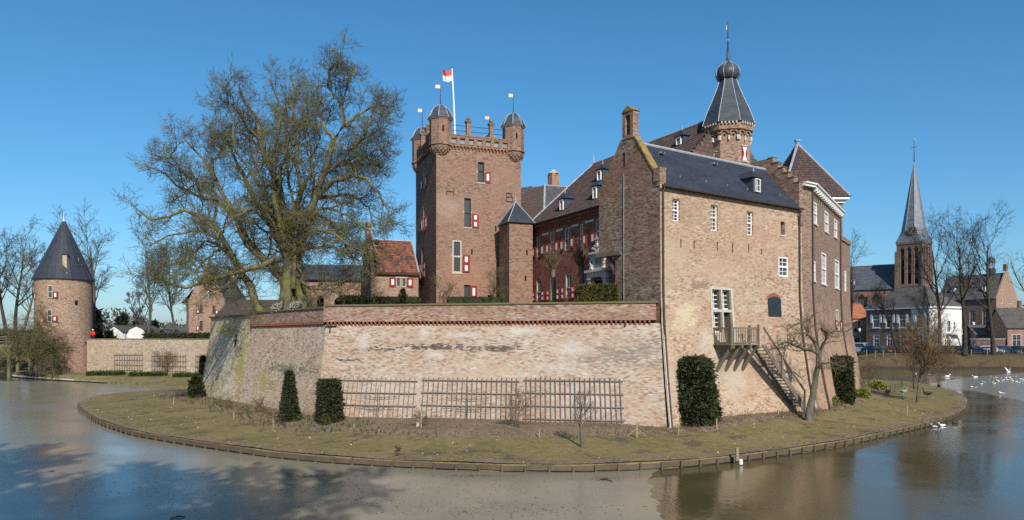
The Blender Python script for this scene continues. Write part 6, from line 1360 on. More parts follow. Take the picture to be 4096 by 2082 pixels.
# the big tree in the courtyard
rng = np.random.default_rng(5)
def c2(x, y, dy=0.0, Y=52.5):
    if y < 700: y = 700 - (700 - y) * .86
    q = P(480 + x / 1.0908, 100 + y / 1.0908, Y + dy); return (q.x, q.y, q.z)
limbs = [
 ([(462, 968), (400, 1000), (340, 1060), (280, 1090), (220, 1080)], [-.5, -1.6, -2.6, -3.2, -3.6], .1, .02),
 ([(560, 1060), (500, 1110), (430, 1150), (370, 1190)], [-.6, -1.6, -2.4, -3], .1, .02),
 ([(505, 1035), (440, 960), (380, 940), (330, 990), (270, 1040), (200, 1050)], [-.3, .6, 1.4, 2, 2.6, 3], .14, .03),
 ([(462, 968), (380, 900), (300, 900), (210, 930), (130, 960)], [-.5, -1.4, -2.2, -3, -3.6], .13, .03),
 ([(370, 762), (330, 680), (280, 640), (220, 560), (250, 500)], [-1.1, -1.8, -2.4, -2.9, -3.2], .13, .03),
 ([(375, 600), (430, 560), (440, 490), (400, 440)], [.9, 1.6, 2.2, 2.6], .12, .03),
 ([(888, 655), (980, 560), (1040, 480), (1110, 440), (1160, 400)], [-.2, -.9, -1.6, -2.2, -2.6], .16, .03),
 ([(1000, 650), (1060, 560), (1130, 520), (1180, 480)], [-.6, .2, .9, 1.4], .11, .03),
 ([(806, 862), (900, 800), (1000, 830), (1080, 900), (1130, 1000)], [.1, -1, -1.8, -2.4, -2.8], .15, .03),
 ([(705, 1335), (722, 1215), (738, 1080), (740, 960), (722, 860), (690, 705), (652, 600), (612, 480), (598, 360), (548, 290), (515, 195)], [0, 0, 0, 0, .2, .4, .6, .8, 1, 1.2, 1.5], .62, .05),
 ([(812, 1335), (788, 1210), (776, 1070), (772, 960), (806, 862), (848, 760), (888, 655), (904, 560), (932, 470), (985, 392), (962, 292), (992, 200), (1035, 85)], [.2, .2, .2, .2, .1, 0, -.2, -.4, -.6, -.8, -.8, -.9, -1], .55, .05),
 ([(745, 1335), (750, 1180), (746, 1000), (748, 860), (790, 722), (768, 600), (782, 450), (760, 330), (772, 220), (742, 150)], [.5, .6, .8, 1, 1.4, 1.7, 2, 2.3, 2.6, 2.8], .42, .05),
 ([(645, 1335), (600, 1225), (562, 1130), (505, 1035), (462, 968), (405, 860), (350, 868), (310, 800), (220, 835), (120, 840), (70, 800)], [.1, 0, -.1, -.3, -.5, -.7, -.9, -1.1, -1.4, -1.7, -2], .42, .04),
 ([(735, 1120), (690, 1060), (610, 1000), (552, 930), (525, 860), (488, 795), (420, 690), (375, 600), (335, 525), (285, 470)], [.3, .2, .1, .1, .2, .3, .6, .9, 1.2, 1.5], .3, .04),
 ([(725, 1130), (660, 1070), (600, 1010), (552, 960), (518, 868), (440, 762), (370, 762), (272, 722), (205, 640), (150, 620)], [-.1, -.2, -.3, -.4, -.6, -.9, -1.1, -1.3, -1.5, -1.6], .27, .03),
 ([(700, 1020), (600, 1052), (500, 1078), (400, 1108), (300, 1142), (225, 1138), (150, 1100), (90, 1085)], [-.2, -.9, -1.5, -2.1, -2.6, -2.9, -3.1, -3.3], .28, .03),
 ([(728, 1050), (690, 950), (640, 850), (572, 742), (532, 640), (502, 560), (448, 430), (395, 440)], [.3, .7, 1.2, 1.7, 2.2, 2.6, 3, 3.3], .34, .04),
 ([(738, 980), (690, 830), (662, 680), (682, 560), (702, 400), (690, 260), (655, 155)], [-.3, -.9, -1.4, -1.8, -2.2, -2.5, -2.8], .34, .04),
 ([(848, 760), (885, 715), (930, 680), (1000, 650), (1072, 672), (1122, 732), (1165, 805), (1185, 880)], [0, 0, -.3, -.6, -1, -1.4, -1.7, -1.9], .24, .03),
 ([(900, 610), (960, 600), (1032, 592), (1102, 602), (1155, 595)], [-.3, .3, .9, 1.4, 1.8], .17, .03),
 ([(770, 1000), (830, 980), (900, 970), (972, 992), (1035, 1035)], [-.2, -1, -1.8, -2.5, -3.1], .17, .03),
 ([(800, 880), (862, 832), (920, 862), (962, 920), (1010, 1000), (1030, 1060)], [.2, 1, 1.8, 2.4, 3, 3.3], .18, .03),
 ([(770, 1040), (822, 1150), (872, 1158), (932, 1130), (1005, 1105)], [0, -.8, -1.4, -2, -2.5], .15, .03),
 ([(612, 480), (562, 420), (522, 332), (470, 282), (462, 195)], [.8, 0, -.8, -1.5, -2], .15, .03),
 ([(985, 392), (1052, 332), (1122, 300), (1175, 300)], [-.8, -.2, .3, .8], .15, .03),
 ([(932, 470), (880, 390), (868, 300), (862, 195)], [-.6, .4, 1.2, 2], .17, .03),
 ([(962, 292), (905, 205), (912, 110), (970, 75)], [-.8, -1.4, -1.9, -2.2], .13, .03),
 ([(690, 705), (640, 560), (570, 470), (500, 420), (440, 440)], [.4, 1.4, 2.2, 3, 3.6], .18, .03),
 ([(848, 760), (930, 745), (1010, 740), (1080, 800), (1110, 880)], [0, 1, 2, 2.8, 3.4], .18, .03),
 ([(722, 860), (640, 800), (560, 800), (480, 860), (420, 930)], [.2, -1.2, -2.4, -3.4, -4.2], .18, .03),
 ([(772, 960), (840, 900), (900, 900), (1000, 960), (1080, 1000)], [.2, -1.3, -2.6, -3.6, -4.3], .17, .03),
 ([(790, 722), (830, 640), (840, 540), (820, 430), (800, 380)], [1.4, 2.4, 3.2, 3.8, 4.2], .18, .03),
 ([(768, 600), (720, 500), (730, 400), (720, 300)], [1.7, 3, 4, 4.6], .15, .03),
 ([(700, 780), (690, 680), (720, 560), (730, 470), (840, 330)], [-.9, -2.2, -3.2, -4, -4.4], .18, .03),
 ([(735, 1150), (715, 1000), (690, 880), (640, 740), (600, 620), (570, 540), (560, 430)], [.5, .8, 1.2, 1.6, 1.8, 2, 2.2], .2, .03),
 ([(755, 1150), (760, 980), (762, 850), (738, 700), (735, 560), (745, 430), (728, 300), (722, 215)], [-.3, -.4, -.5, -.6, -.8, -1, -1.2, -1.4], .22, .03),
 ([(772, 1120), (792, 960), (832, 820), (850, 700), (838, 580), (868, 470), (850, 360), (838, 250)], [.3, .6, .9, 1.2, 1.5, 1.8, 2, 2.2], .21, .03),
 ([(740, 1110), (700, 940), (640, 800), (610, 700), (560, 600), (500, 520), (490, 400), (480, 310)], [0, -.2, -.5, -.8, -1, -1.2, -1.4, -1.5], .2, .03),
 ([(405, 860), (430, 760), (390, 690), (330, 690), (240, 760)], [-.7, .4, 1.2, 1.8, 2.4], .15, .03)]
k0 = 14; LP_, LR_ = [], []
for pts, dy, ra_, rb2 in limbs:
    q = resample([c2(x, y, d) for (x, y), d in zip(pts, dy)], k0); q[1:] += rng.normal(0, .07, (k0 - 1, 3)); LP_.append(q); LR_.append(np.linspace(1, 0, k0) * (ra_ - rb2 * 1.7) + rb2 * 1.7)
LP_, LR_ = np.array(LP_), np.array(LR_); LR_ *= .8 * (1 + rng.normal(0, .09, LR_.shape)); LR_[9:12, 0] *= 1.25
b, D, L, r = spawn(LP_, LR_, 12, .16, 1.0, .9, 2.25, .5, rng, .032, fall=.45); D[:, 2] += .25; P1, R1 = grow(b, D, L, np.minimum(r, .10), 7, .2, [.0, .05, .1], rng)
b, D, L, r = spawn(P1, R1, 7, .1, 1.0, .9, 1.25, .55, rng, .016, fall=.4); P2, R2 = grow(b, D, L, r, 5, .2, [-.12, -.05, .12, .25], rng)
b, D, L, r = spawn(P2, R2, 5, .12, 1.0, .85, .72, .6, rng, .011, fall=.35); P3, R3 = grow(b, D, L, r, 4, .22, [-.15, .05, .35], rng, .6)
b, D, L, r = spawn(P3, R3, 3, .25, 1.0, .8, .34, .7, rng, .0095, fall=.3); P4, R4 = grow(b, D, L, r, 3, .2, [.0, .4], rng, .7)
# water shoots round the stems
b, D, L, r = spawn(LP_[9:22], LR_[9:22], 96, .02, .5, 1.2, 1.5, .12, rng, .012, tpow=1.4); PW1, RW1 = grow(b, D, L, np.minimum(r, .022), 5, .3, [-.15, -.1, .2], rng); b, D, L, r = spawn(PW1, RW1, 7, .15, 1, .9, .6, .7, rng, .009); PW2, RW2 = grow(b, D, L, r, 3, .25, [.0, .2], rng)
plant('chestnut_tree', 'huge bare many-stemmed mossy tree behind the retaining wall', 'tree', V((c2(750, 1215)[0], 52.5, 6.7)), [(LP_, LR_, 9)], [(P1, R1, 5), (P2, R2, 4), (P3, R3, 3), (P4, R4, 3), (PW1, RW1, 3), (PW2, RW2, 3)], 'bark_big', 'bark_big')

def tall_tree(name, label, base, H, spread, seed, bark='bark_far', lean=(0, 0), n1=11, fork=.38, twig_r=.016, dens=.85, r0=None, group=None, twig=None, up=.12):
    rng = np.random.default_rng(seed); base = np.array(base, float); r0 = r0 or H * .016
    tr = np.array([[base + np.array([lean[0] * s * H + .3 * math.sin(s * 5 + seed), lean[1] * s * H, s * H * .72]) for s in np.linspace(0, 1, 12)]]); rr = np.array([np.linspace(1, .16, 12) ** .8 * r0]); rr[0, 0] *= 1.35
    b, D, L, r = spawn(tr, rr, n1, fork, 1.0, .68, spread * 1.15, .6, rng, .05, fall=.3); P1, R1 = grow(b, D, L, r, 9, .10, [up * 1.2, up, up * .6, 0], rng, .25)
    b, D, L, r = spawn(P1, R1, 8, .22, 1, .62, spread * .45, .6, rng, .03, fall=.4); P2, R2 = grow(b, D, L, r, 5, .15, [up * .5, up], rng, .4)
    b, D, L, r = spawn(P2, R2, max(2, int(6 * dens)), .15, 1, .75, spread * .2, .6, rng, twig_r * 1.2, fall=.35); P3, R3 = grow(b, D, L, r, 4, .18, [.0, .1], rng, .6)
    b, D, L, r = spawn(P3, R3, max(2, int(4 * dens)), .2, 1, .7, spread * .095, .7, rng, twig_r, fall=.3); P4, R4 = grow(b, D, L, r, 3, .18, [.0, .1], rng, .7)
    return plant(name, label, 'tree', V(base), [(tr, rr, 8)], [(P1, R1, 5), (P2, R2, 4), (P3, R3, 3), (P4, R4, 3)], bark, twig or bark, group)
def tb(px, Y, z): return ((px - CX) / FPX * Y, Y, z)
GL = 'bare trees behind the bailey'; GR = 'bare trees along the far street'
tall_tree('lime_tree', 'bare tree at the far left edge beside the footbridge', tb(28, 122, 5), 20, 6.5, 21, 'bark_dark', (-.08, 0), group=GL)
tall_tree('lime_tree', 'bare tree with two stems left of the round tower', tb(62, 126, 5), 21, 6.5, 22, 'bark_dark', (.05, 0), group=GL); tall_tree('lime_tree', 'leaning bare tree close behind the footbridge rail', tb(95, 119, 5), 16, 5, 23, 'bark_grey', (.12, 0), group=GL)
tall_tree('lime_tree', 'tall bare tree rising behind the round tower', tb(375, 118, 5), 21.5, 7, 24, 'bark_far', (-.02, 0), fork=.38, group=GL); tall_tree('lime_tree', 'slender bare tree right of the white barn', tb(590, 112, 5), 17, 5.5, 25, 'bark_far', (.02, 0), n1=16, group=GL); tall_tree('lime_tree', 'thin bare tree between the white barn and the gatehouse', tb(690, 118, 5), 15.5, 5, 26, 'bark_far', (-.02, 0), n1=15, group=GL)
tall_tree('lime_tree', 'bare tree behind the round tower, lower and further left', tb(318, 130, 5), 18, 5.5, 27, 'bark_far', group=GL)
tall_tree('avenue_tree', 'first tall bare street tree, right of the church tower', tb(3760, 138, 2.5), 27, 9, 31, 'bark_dark', (-.04, 0), fork=.36, r0=.38, group=GR); tall_tree('avenue_tree', 'middle tall bare street tree, in front of the parked cars', tb(3856, 136.5, 2.5), 28, 9, 32, 'bark_dark', (-.02, 0), fork=.38, r0=.42, group=GR); tall_tree('avenue_tree', 'last tall bare street tree, before the chapel', tb(3968, 136, 2.5), 28.5, 9, 33, 'bark_dark', (-.03, 0), fork=.36, r0=.42, group=GR)
tall_tree('avenue_tree', 'bare tree reaching in at the right edge of the picture', tb(4170, 137, 2.5), 24, 9, 34, 'bark_dark', (0, 0), fork=.34, group=GR); tall_tree('avenue_tree', 'bare tree right beside the castle wall, before the church nave', tb(3412, 150, 2.7), 25, 6.5, 35, 'bark_dark', (-.02, 0), group=GR); tall_tree('avenue_tree', 'crooked dark tree leaning in front of the town house', tb(3600, 146, 2.7), 15, 6, 36, 'bark_dark', (-.28, 0), fork=.45, r0=.42, n1=9, group=GR)
tall_tree('avenue_tree', 'thin bare tree in front of the low outbuilding', tb(3700, 150, 2.7), 13, 5, 37, 'bark_dark', (.05, 0), group=GR)
for i_, (x_, y_, h_) in enumerate(((0, -9.5, 24), (-4.5, -8.5, 25), (-8.5, -8, 25), (-12.5, -6, 26), (-17.5, -4, 25))):   # trees on the near bank, behind the viewpoint: they shade the ice
    tall_tree('bank_tree', 'bare tree on the near bank behind the viewpoint', (x_, y_, 3.8), h_, 8.5, 40 + i_, 'bark_dark', group='trees on the near bank', dens=1.3, twig_r=.12, fork=.42, r0=.17)

# weeping tree at the round tower
def bushy(name, label, base, H, W, seed, bark, stems=1, twig_r=.008, n=(8, 6, 5, 4), wob=.25, trop=.0, fork=.2, r0=.06, twig=None, cat='tree', group=None, lean=(0, 0), ang=.9):
    rng = np.random.default_rng(seed); base = np.array(base, float); trs, rrs = [], []
    for s in range(stems):
        a = 2 * math.pi * s / max(1, stems) + seed; sp = .0 if stems == 1 else .18
        p = base + np.array([math.cos(a), math.sin(a), 0]) * (.06 if stems > 1 else 0)
        d = np.array([[math.cos(a) * sp + lean[0], math.sin(a) * sp + lean[1], 1.0]]); q, r = grow(p[None], d, np.array([H * .72]), np.array([r0]), 9, .07 + (.05 if stems > 1 else 0), [.05], rng, .3); trs.append(q[0]); rrs.append(r[0])
    tr, rr = np.array(trs), np.array(rrs)
    b, D, L, r = spawn(tr, rr, n[0], fork, 1, ang, W * .62, .55, rng, twig_r * 2); P1, R1 = grow(b, D, L, r, 6, wob, [.1, trop], rng, .35)
    b, D, L, r = spawn(P1, R1, n[1], .15, 1, .8, W * .34, .6, rng, twig_r * 1.5); P2, R2 = grow(b, D, L, r, 5, wob, [trop], rng, .5)
    b, D, L, r = spawn(P2, R2, n[2], .15, 1, .8, W * .18, .6, rng, twig_r * 1.1); P3, R3 = grow(b, D, L, r, 4, wob, [trop], rng, .6)
    sets = [(P1, R1, 5), (P2, R2, 3), (P3, R3, 3)]
    if n[3]: b, D, L, r = spawn(P3, R3, n[3], .2, 1, .8, W * .09, .7, rng, twig_r); P4, R4 = grow(b, D, L, r, 3, wob, [trop], rng, .7); sets.append((P4, R4, 3))
    return plant(name, label, cat, V(base), [(tr, rr, 7)], sets, bark, twig or bark, group)
bushy('weeping_tree', 'low spreading tree with drooping twigs in front of the round tower', (-64.8, 97.6, .8), 7.6, 9.5, 51, 'bark_dark', 1, .017, (17, 9, 7, 4), .22, -.16, .15, .24, 'twig_olive', lean=(.2, 0))
def lawn_at(px, py):
    q = G(px, py, .7)
    for _ in range(4): q = G(px, py, float(lawn_z(q.x, q.y)))
    return q
q = lawn_at(2327, 1786); bushy('young_tree', 'young pollarded tree on the front lawn before the last trellis', (q.x, q.y, q.z - .03), 2.9, 1.75, 52, 'bark_grey', 1, .0045, (11, 6, 5, 0), .12, .2, .42, .085, 'twig_brown')
q = lawn_at(3668, 1612); bushy('young_tree', 'twiggy young tree on the lawn point near the geese', (q.x, q.y, q.z - .03), 6.2, 5.4, 53, 'bark_grey', 1, .010, (18, 9, 7, 3), .1, .2, .25, .11, 'twig_brown', lean=(.08, 0))
q = lawn_at(3600, 1563); bushy('young_tree', 'slim dark young tree behind the twiggy lawn tree', (q.x + 3, q.y + 3, q.z - .03), 4.4, 2, 56, 'bark_dark', 1, .008, (7, 5, 4, 0), .12, .2, .4, .08)
# crooked fruit tree by the stair
rng = np.random.default_rng(61); qb = lawn_at(3232, 1684); Yt = qb.y
def ft(x, y, dy=0): q = P(x, y, Yt + dy); return (q.x, q.y, q.z)
fl_ = [([(3232, 1690), (3244, 1600), (3262, 1520), (3278, 1440), (3272, 1410)], [0] * 5, .24, .14), ([(3272, 1415), (3250, 1402), (3215, 1398), (3180, 1382), (3140, 1368), (3100, 1390)], [0, -.1, -.2, -.3, -.5, -.7], .12, .03), ([(3275, 1412), (3262, 1370), (3235, 1345), (3222, 1322), (3245, 1290), (3235, 1275), (3185, 1300), (3150, 1320)], [0, .2, .4, .5, .5, .4, .3, .2], .11, .03), ([(3278, 1420), (3300, 1365), (3312, 1335), (3285, 1318), (3300, 1345), (3345, 1322), (3380, 1330), (3410, 1310)], [0, -.2, -.3, -.4, -.4, -.5, -.6, -.6], .11, .03), ([(3255, 1490), (3285, 1455), (3330, 1450), (3375, 1470)], [0, -.3, -.6, -.8], .06, .02), ([(3262, 1370), (3240, 1340), (3210, 1330), (3170, 1340)], [0, -.4, -.7, -1], .07, .02)]
Pl, Rl = [], []
for pts, dy, ra_, rb2 in fl_: qq = resample([ft(x, y, d) for (x, y), d in zip(pts, dy)], 12); qq[1:] += rng.normal(0, .02, (11, 3)); Pl.append(qq); Rl.append(np.linspace(ra_, rb2, 12))
Pl, Rl = np.array(Pl), np.array(Rl); b, D, L, r = spawn(Pl[1:], Rl[1:], 18, .15, 1, 1.05, 1.1, .4, rng, .012); P1, R1 = grow(b, D, L, np.minimum(r, .03), 5, .25, [.05, .1], rng); b, D, L, r = spawn(P1, R1, 6, .15, 1, .9, .5, .6, rng, .007); P2, R2 = grow(b, D, L, r, 4, .22, [.1], rng, .6); b, D, L, r = spawn(P2, R2, 3, .2, 1, .9, .24, .7, rng, .005); P3, R3 = grow(b, D, L, r, 3, .2, [.1], rng, .7)
plant('fruit_tree', 'gnarled old fruit tree with crooked limbs beside the wooden staircase', 'tree', V((qb.x, qb.y, qb.z)), [(Pl, Rl, 8)], [(P1, R1, 4), (P2, R2, 3), (P3, R3, 3)], 'bark_grey', 'twig_brown')
# courtyard trees
def pollard(px, Y, yt, label, seed, H=None):
    zt = P(px, yt, Y).z; H = zt - 6.7; rng = np.random.default_rng(seed); base = np.array(tb(px, Y, 6.7)); tr = np.array([[base + np.array([.05 * math.sin(s * 4), 0, H * .72 * s]) for s in np.linspace(0, 1, 8)]]); rr = np.array([np.linspace(.15, .17, 8)])
    b, D, L, r = spawn(tr, rr, 46, .8, 1, .7, H * .42, .2, rng, .02, tpow=.4); D[:, 2] += .5; P1, R1 = grow(b, D, L, np.minimum(r, .035), 6, .07, [.1, .15], rng, .4); b, D, L, r = spawn(P1, R1, 5, .3, 1, .5, H * .12, .7, rng, .012); P2, R2 = grow(b, D, L, r, 3, .1, [.1], rng, .6)
    plant('pollard_tree', label, 'tree', V(base), [(tr, rr, 8)], [(P1, R1, 4), (P2, R2, 3)], 'bark_grey', 'twig_brown', 'pollard trees in the courtyard')
pollard(2213, 54, 990, 'pollarded tree before the red house, nearer the keep', 71); pollard(2326, 50.5, 975, 'larger pollarded tree before the red house portal', 72)
bushy('courtyard_tree', 'thin bare tree in front of the keep corner', tb(1777, 58.5, 6.7), 4.2, 2.6, 73, 'bark_grey', 1, .009, (8, 5, 4, 2), .12, .2, .35, .08, 'twig_olive'); bushy('courtyard_tree', 'thin bare tree between keep and stair turret', tb(1972, 58.8, 6.7), 5.2, 2.8, 74, 'bark_grey', 1, .009, (9, 6, 4, 2), .12, .2, .3, .08, 'twig_olive')
# bare shrubs in the beds
SH = 'bare shrubs in the bed along the wall'
for k, (px, py, h, w, st_, lab) in enumerate(((2072, 1715, 2.6, 1.6, 5, 'dense bare shrub between the middle and last trellis'), (896, 1640, 1.3, .9, 2, 'small bare shrub at the foot of the mossy wall'), (1042, 1655, 1.2, .8, 4, 'upright bare shrub by the greenish wall, left of the cone yew'), (2610, 1700, 1.6, .9, 4, 'thin bare shrub left of the long downpipe'), (2905, 1680, 1.4, 1.0, 5, 'straw-coloured shrub under the balcony'), (3150, 1650, 1.5, 1.1, 5, 'bare shrub at the foot of the stair'), (3290, 1632, 1.8, 1.1, 5, 'tall dry stems right of the fruit tree trunk'), (3460, 1560, 3.0, 2.2, 5, 'bare brown shrub at the castle corner by the lawn point'), (3475, 1545, 2.6, 2.4, 5, 'reddish bare shrub behind the laurels'), (1685, 1712, .9, .9, 3, 'short dry shrub between the first two trellises'))):
    q = lawn_at(px, py); bushy('bare_shrub', lab, (q.x, q.y, q.z - .03), h, w, 80 + k, 'twig_brown', st_, .0055, (5, 5, 4, 0), .15, .12, .15, .02, cat='shrub', group=SH)
bushy('fan_shrub', 'fan-trained bare shrub on the bailey wall trellis', PBW.f(PBW.at(678, 1495)[0], .9, .6), 3.0, 3.6, 95, 'twig_brown', 5, .012, (5, 4, 3, 0), .12, .1, .1, .04, cat='shrub')
# espalier twigs on the front trellises
for k, (px, py) in enumerate(((1870, 1690), (1520, 1690))):
    u, z = PF.at(px, py, .8); q = PF.f(u, .95, .22); rng = np.random.default_rng(99 + k); tr = np.array([[np.array(PF.f(u + .03 * math.sin(s * 5), .95 + 1.9 * s, .2)) for s in np.linspace(0, 1, 8)]]); rr = np.array([np.linspace(.03, .015, 8)]); ar, rd = [], []
    for z_ in (1.5, 2.1):
        for s in (-1, 1): ar.append([np.array(PF.f(u + s * 1.3 * t_, z_ + .1 * t_, .2)) for t_ in np.linspace(0, 1, 8)]); rd.append(np.linspace(.02, .008, 8))
    ar, rd = np.array(ar), np.array(rd); b, D, L, r = spawn(ar, rd, 9, .1, 1, .9, .35, .6, rng, .004); P1, R1 = grow(b, D, L, r, 4, .15, [.2], rng)
    plant('espalier', 'trained bare vine on the %s trellis of the pale wall' % ('middle' if k == 0 else 'first'), 'shrub', q, [(tr, rr, 6), (ar, rd, 5)], [(P1, R1, 3)], 'bark_grey', 'twig_brown')

# ------------------------------------------------------------------ evergreens: masses of small leaves over a shaped volume
def foliage(name, label, cat, loc, shape, n, size, mat, seed, group=None, core=None, kind=None, stick=1.0):
    """shape(rng, n) -> points (local), normals; core: closed inner mesh (MB, local)"""
    rng = np.random.default_rng(seed); p, nn = shape(rng, n); t = thing(name, loc, label, cat, group)
    d = norm(nn + rng.normal(0, .75, (n, 3)) + np.array([0, 0, .25])); q = norm(np.cross(d, rng.normal(0, 1, (n, 3)))); s = size * rng.uniform(.6, 1.4, n)[:, None] * np.where(rng.random(n) < .035, 2.1, 1.0)[:, None]
    v = np.stack([p - q * s * .35, p + q * s * .35, p + d * s * stick], 1).reshape(-1, 3); f = np.arange(n * 3).reshape(n, 3)
    o = link('foliage', np_mesh('foliage', v, f, MAT[mat], n=3), t)
    if core: core.build('inner_foliage', MAT[mat], t, uv=False, world=False)
    return t
def sh_lathe(prof, wob=.06):
    prof = np.array(prof, float)
    def f(rng, n):
        z = rng.random(n); ln = np.interp(z, np.linspace(0, 1, len(prof)), prof[:, 1]); r = np.interp(z, np.linspace(0, 1, len(prof)), prof[:, 0]); keep = rng.random(n)
        a = rng.random(n) * 2 * math.pi; k = (rng.uniform(.70, 1.0, n) + .22 * rng.random(n) ** 5) * (1 + wob * .6 * np.sin(a * 3 + ln * 2.3) + wob * .8 * np.sin(a * 5 - ln * 4))
        return np.stack([r * k * np.cos(a), r * k * np.sin(a), ln], 1), np.stack([np.cos(a), np.sin(a), 0 * a + .15], 1)
    return f
def sh_box(L, Wd, H, ux, round_=0.0):
    ux = np.array(ux, float); ux /= np.linalg.norm(ux); uy = np.array([-ux[1], ux[0], 0])
    def f(rng, n):
        face = rng.random(n); a, b, c = rng.uniform(-.5, .5, n), rng.uniform(-.5, .5, n), rng.uniform(0, 1, n); w = np.array([L * Wd, L * H * 2, Wd * H * 2]); w = np.cumsum(w / w.sum())
        top = face < w[0]; sd = (face >= w[0]) & (face < w[1]); en = face >= w[1]; sg = np.where(rng.random(n) < .5, -.5, .5)
        c = np.where(top, 1.0, c); b = np.where(sd, sg, b); a = np.where(en, sg, a); nn = np.where(top[:, None], np.array([0, 0, 1.0]), np.where(sd[:, None], uy * np.sign(sg)[:, None], ux * np.sign(sg)[:, None]))
        p = (a * L)[:, None] * ux + (b * Wd)[:, None] * uy + np.array([0, 0, 1.0]) * (c * H)[:, None]; return p + nn * rng.uniform(-.08, .02, n)[:, None] + rng.normal(0, .02, (n, 3)), nn
    return f
def core_lathe(prof, k=.76): return MB().lathe(V((0, 0, 0)), [(max(.01, r * k), z if i < len(prof) - 1 else z - .06) for i, (r, z) in enumerate(prof)], 12)
def core_box(L, Wd, H, ux): return MB().cbox(V((0, 0, H / 2 - .03)), L - .12, Wd - .12, H - .06, ux)
def evergreen(name, label, px0, px1, ytop, ybase, prof, n, seed, mat='yew', size=.1, wob=.06, cat='shrub', q=None, group=None, back=.6):
    pxm = (px0 + px1) / 2; q = q or lawn_at(pxm, ybase); H = P(pxm, ytop, q.y).z - q.z; w = (px1 - px0) / FPX * q.y / 2; pr = [(r * w, z * H) for r, z in prof]
    q = V((q.x, q.y + w * back, float(lawn_z(q.x, q.y + w * back)) - .05)) if q.z < 3 else q
    return foliage(name, label, cat, q, sh_lathe(pr, wob), n, size, mat, seed, group, core_lathe(pr))
evergreen('clipped_yew', 'dark yew clipped to a tall narrow cone on the lawn edge', 1107, 1192, 1488, 1692, [(.92, 0), (1.0, .06), (.9, .18), (.72, .42), (.52, .66), (.34, .88), (.26, .95), (.1, 1.0)], 16000, 1, size=.1, wob=.07)
evergreen('clipped_yew', 'dark yew clipped to a square column beside the first trellis', 1262, 1360, 1522, 1698, [(.95, 0), (1.0, .1), (.98, .4), (.92, .7), (.84, .9), (.74, .98), (.4, 1.0)], 20000, 2, size=.1, wob=.1)
q = lawn_at(1299, 1708); evergreen('yew_seedling', 'small brownish conifer at the foot of the square clipped yew', 1279, 1320, 1655, 1706, [(.7, 0), (1, .2), (.7, .6), (.2, 1.0)], 1800, 3, 'hedge_olive', .07)
evergreen('yew_bush', 'shaggy dark bush near the far corner of the mossy wall', 752, 806, 1508, 1597, [(.8, 0), (1, .2), (.95, .5), (.75, .8), (.3, 1.0)], 7000, 4, size=.13, wob=.12)
evergreen('yew_column', 'narrow dark yew against the far corner of the wall', 796, 822, 1425, 1566, [(.9, 0), (1, .2), (.95, .7), (.7, .93), (.2, 1.0)], 6000, 5, size=.13, wob=.1)
evergreen('yew_tree', 'big shaggy yew at the foot of the tall wing', 2680, 2868, 1440, 1702, [(.9, 0), (1.0, .1), (.98, .25), (.9, .5), (.8, .75), (.72, .9), (.6, .97), (.3, 1.01)], 30000, 6, size=.15, wob=.05, back=.1)
evergreen('yew_tree', 'tall clipped yew at the far corner of the castle', 3335, 3425, 1436, 1625, [(.9, 0), (1.0, .2), (.92, .5), (.85, .8), (.8, .96), (.5, 1.0)], 22000, 7, size=.12, wob=.05)
for k, (px0, px1, yt, yb, lab) in enumerate(((3490, 3552, 1528, 1562, 'pale green laurel nearest the lawn point'), (3432, 3486, 1560, 1598, 'pale green laurel at the edge of the corner bed'), (3312, 3360, 1598, 1632, 'small yellow-green bush at the foot of the tall corner yew'), (2905, 2952, 1648, 1684, 'small yellow-green bush under the balcony'))):
    evergreen('laurel_bush', lab, px0, px1, yt, yb, [(.6, 0), (1, .3), (.95, .6), (.6, .9), (.15, 1.0)], 2600, 20 + k, 'laurel', .13, .12)
def hedge(name, label, px0, px1, yt, yb, Y, dep, n, seed, mat, z0=None, size=.1, ux=(1, 0, 0), group=None):
    a, b = P(px0, yb, Y), P(px1, yb, Y); z0 = z0 if z0 is not None else a.z; H = P(px0, yt, Y).z - z0; L = (b - a).length; c = V(((a.x + b.x) / 2, Y, z0))
    return foliage(name, label, 'hedge', c, sh_box(L, dep, H, ux), n, size, mat, seed, group, core_box(L, dep, H, ux))
hedge('clipped_hedge', 'tall olive-green clipped hedge in front of the portal', 2312, 2470, 1142, 1205, 41.9, .75, 16000, 30, 'hedge_olive', 6.7, .08, (.974, -.226, 0))
hedge('low_hedge', 'low dark hedge above the wall, nearest the big tree', 1362, 1462, 1186, 1220, 58, 1.0, 7000, 31, 'yew', 6.7, .1); hedge('low_hedge', 'low dark hedge above the wall in front of the small tiled house', 1472, 1676, 1192, 1220, 58, 1.0, 9000, 32, 'yew', 6.7, .1); hedge('low_hedge', 'low dark hedge above the wall at the foot of the keep', 1790, 2010, 1192, 1210, 58, .8, 6000, 33, 'yew', 6.7, .1)
evergreen('dark_bush', 'pointed dark bush standing out of the low hedge by the tiled house', 1585, 1640, 1158, 1200, [(1, 0), (.8, .4), (.5, .7), (.1, 1.0)], 2500, 34, 'yew', .14, .2, q=V(((1612 - CX) / FPX * 57.5, 57.5, 7.2)))
for k, (px0, px1, lab) in enumerate(((356, 492, 'clipped box hedge below the bailey wall, nearest the round tower'), (526, 662, 'middle clipped box hedge below the bailey wall'), (700, 812, 'clipped box hedge below the bailey wall, nearest the castle'))):
    y0 = 1489 + k * 4; hedge('box_hedge', lab, px0, px1, y0, y0 + 20, 95.6 - k * 2.1, 1.2, 7000, 35 + k, 'box', .65, .14, (1, -.02, 0))
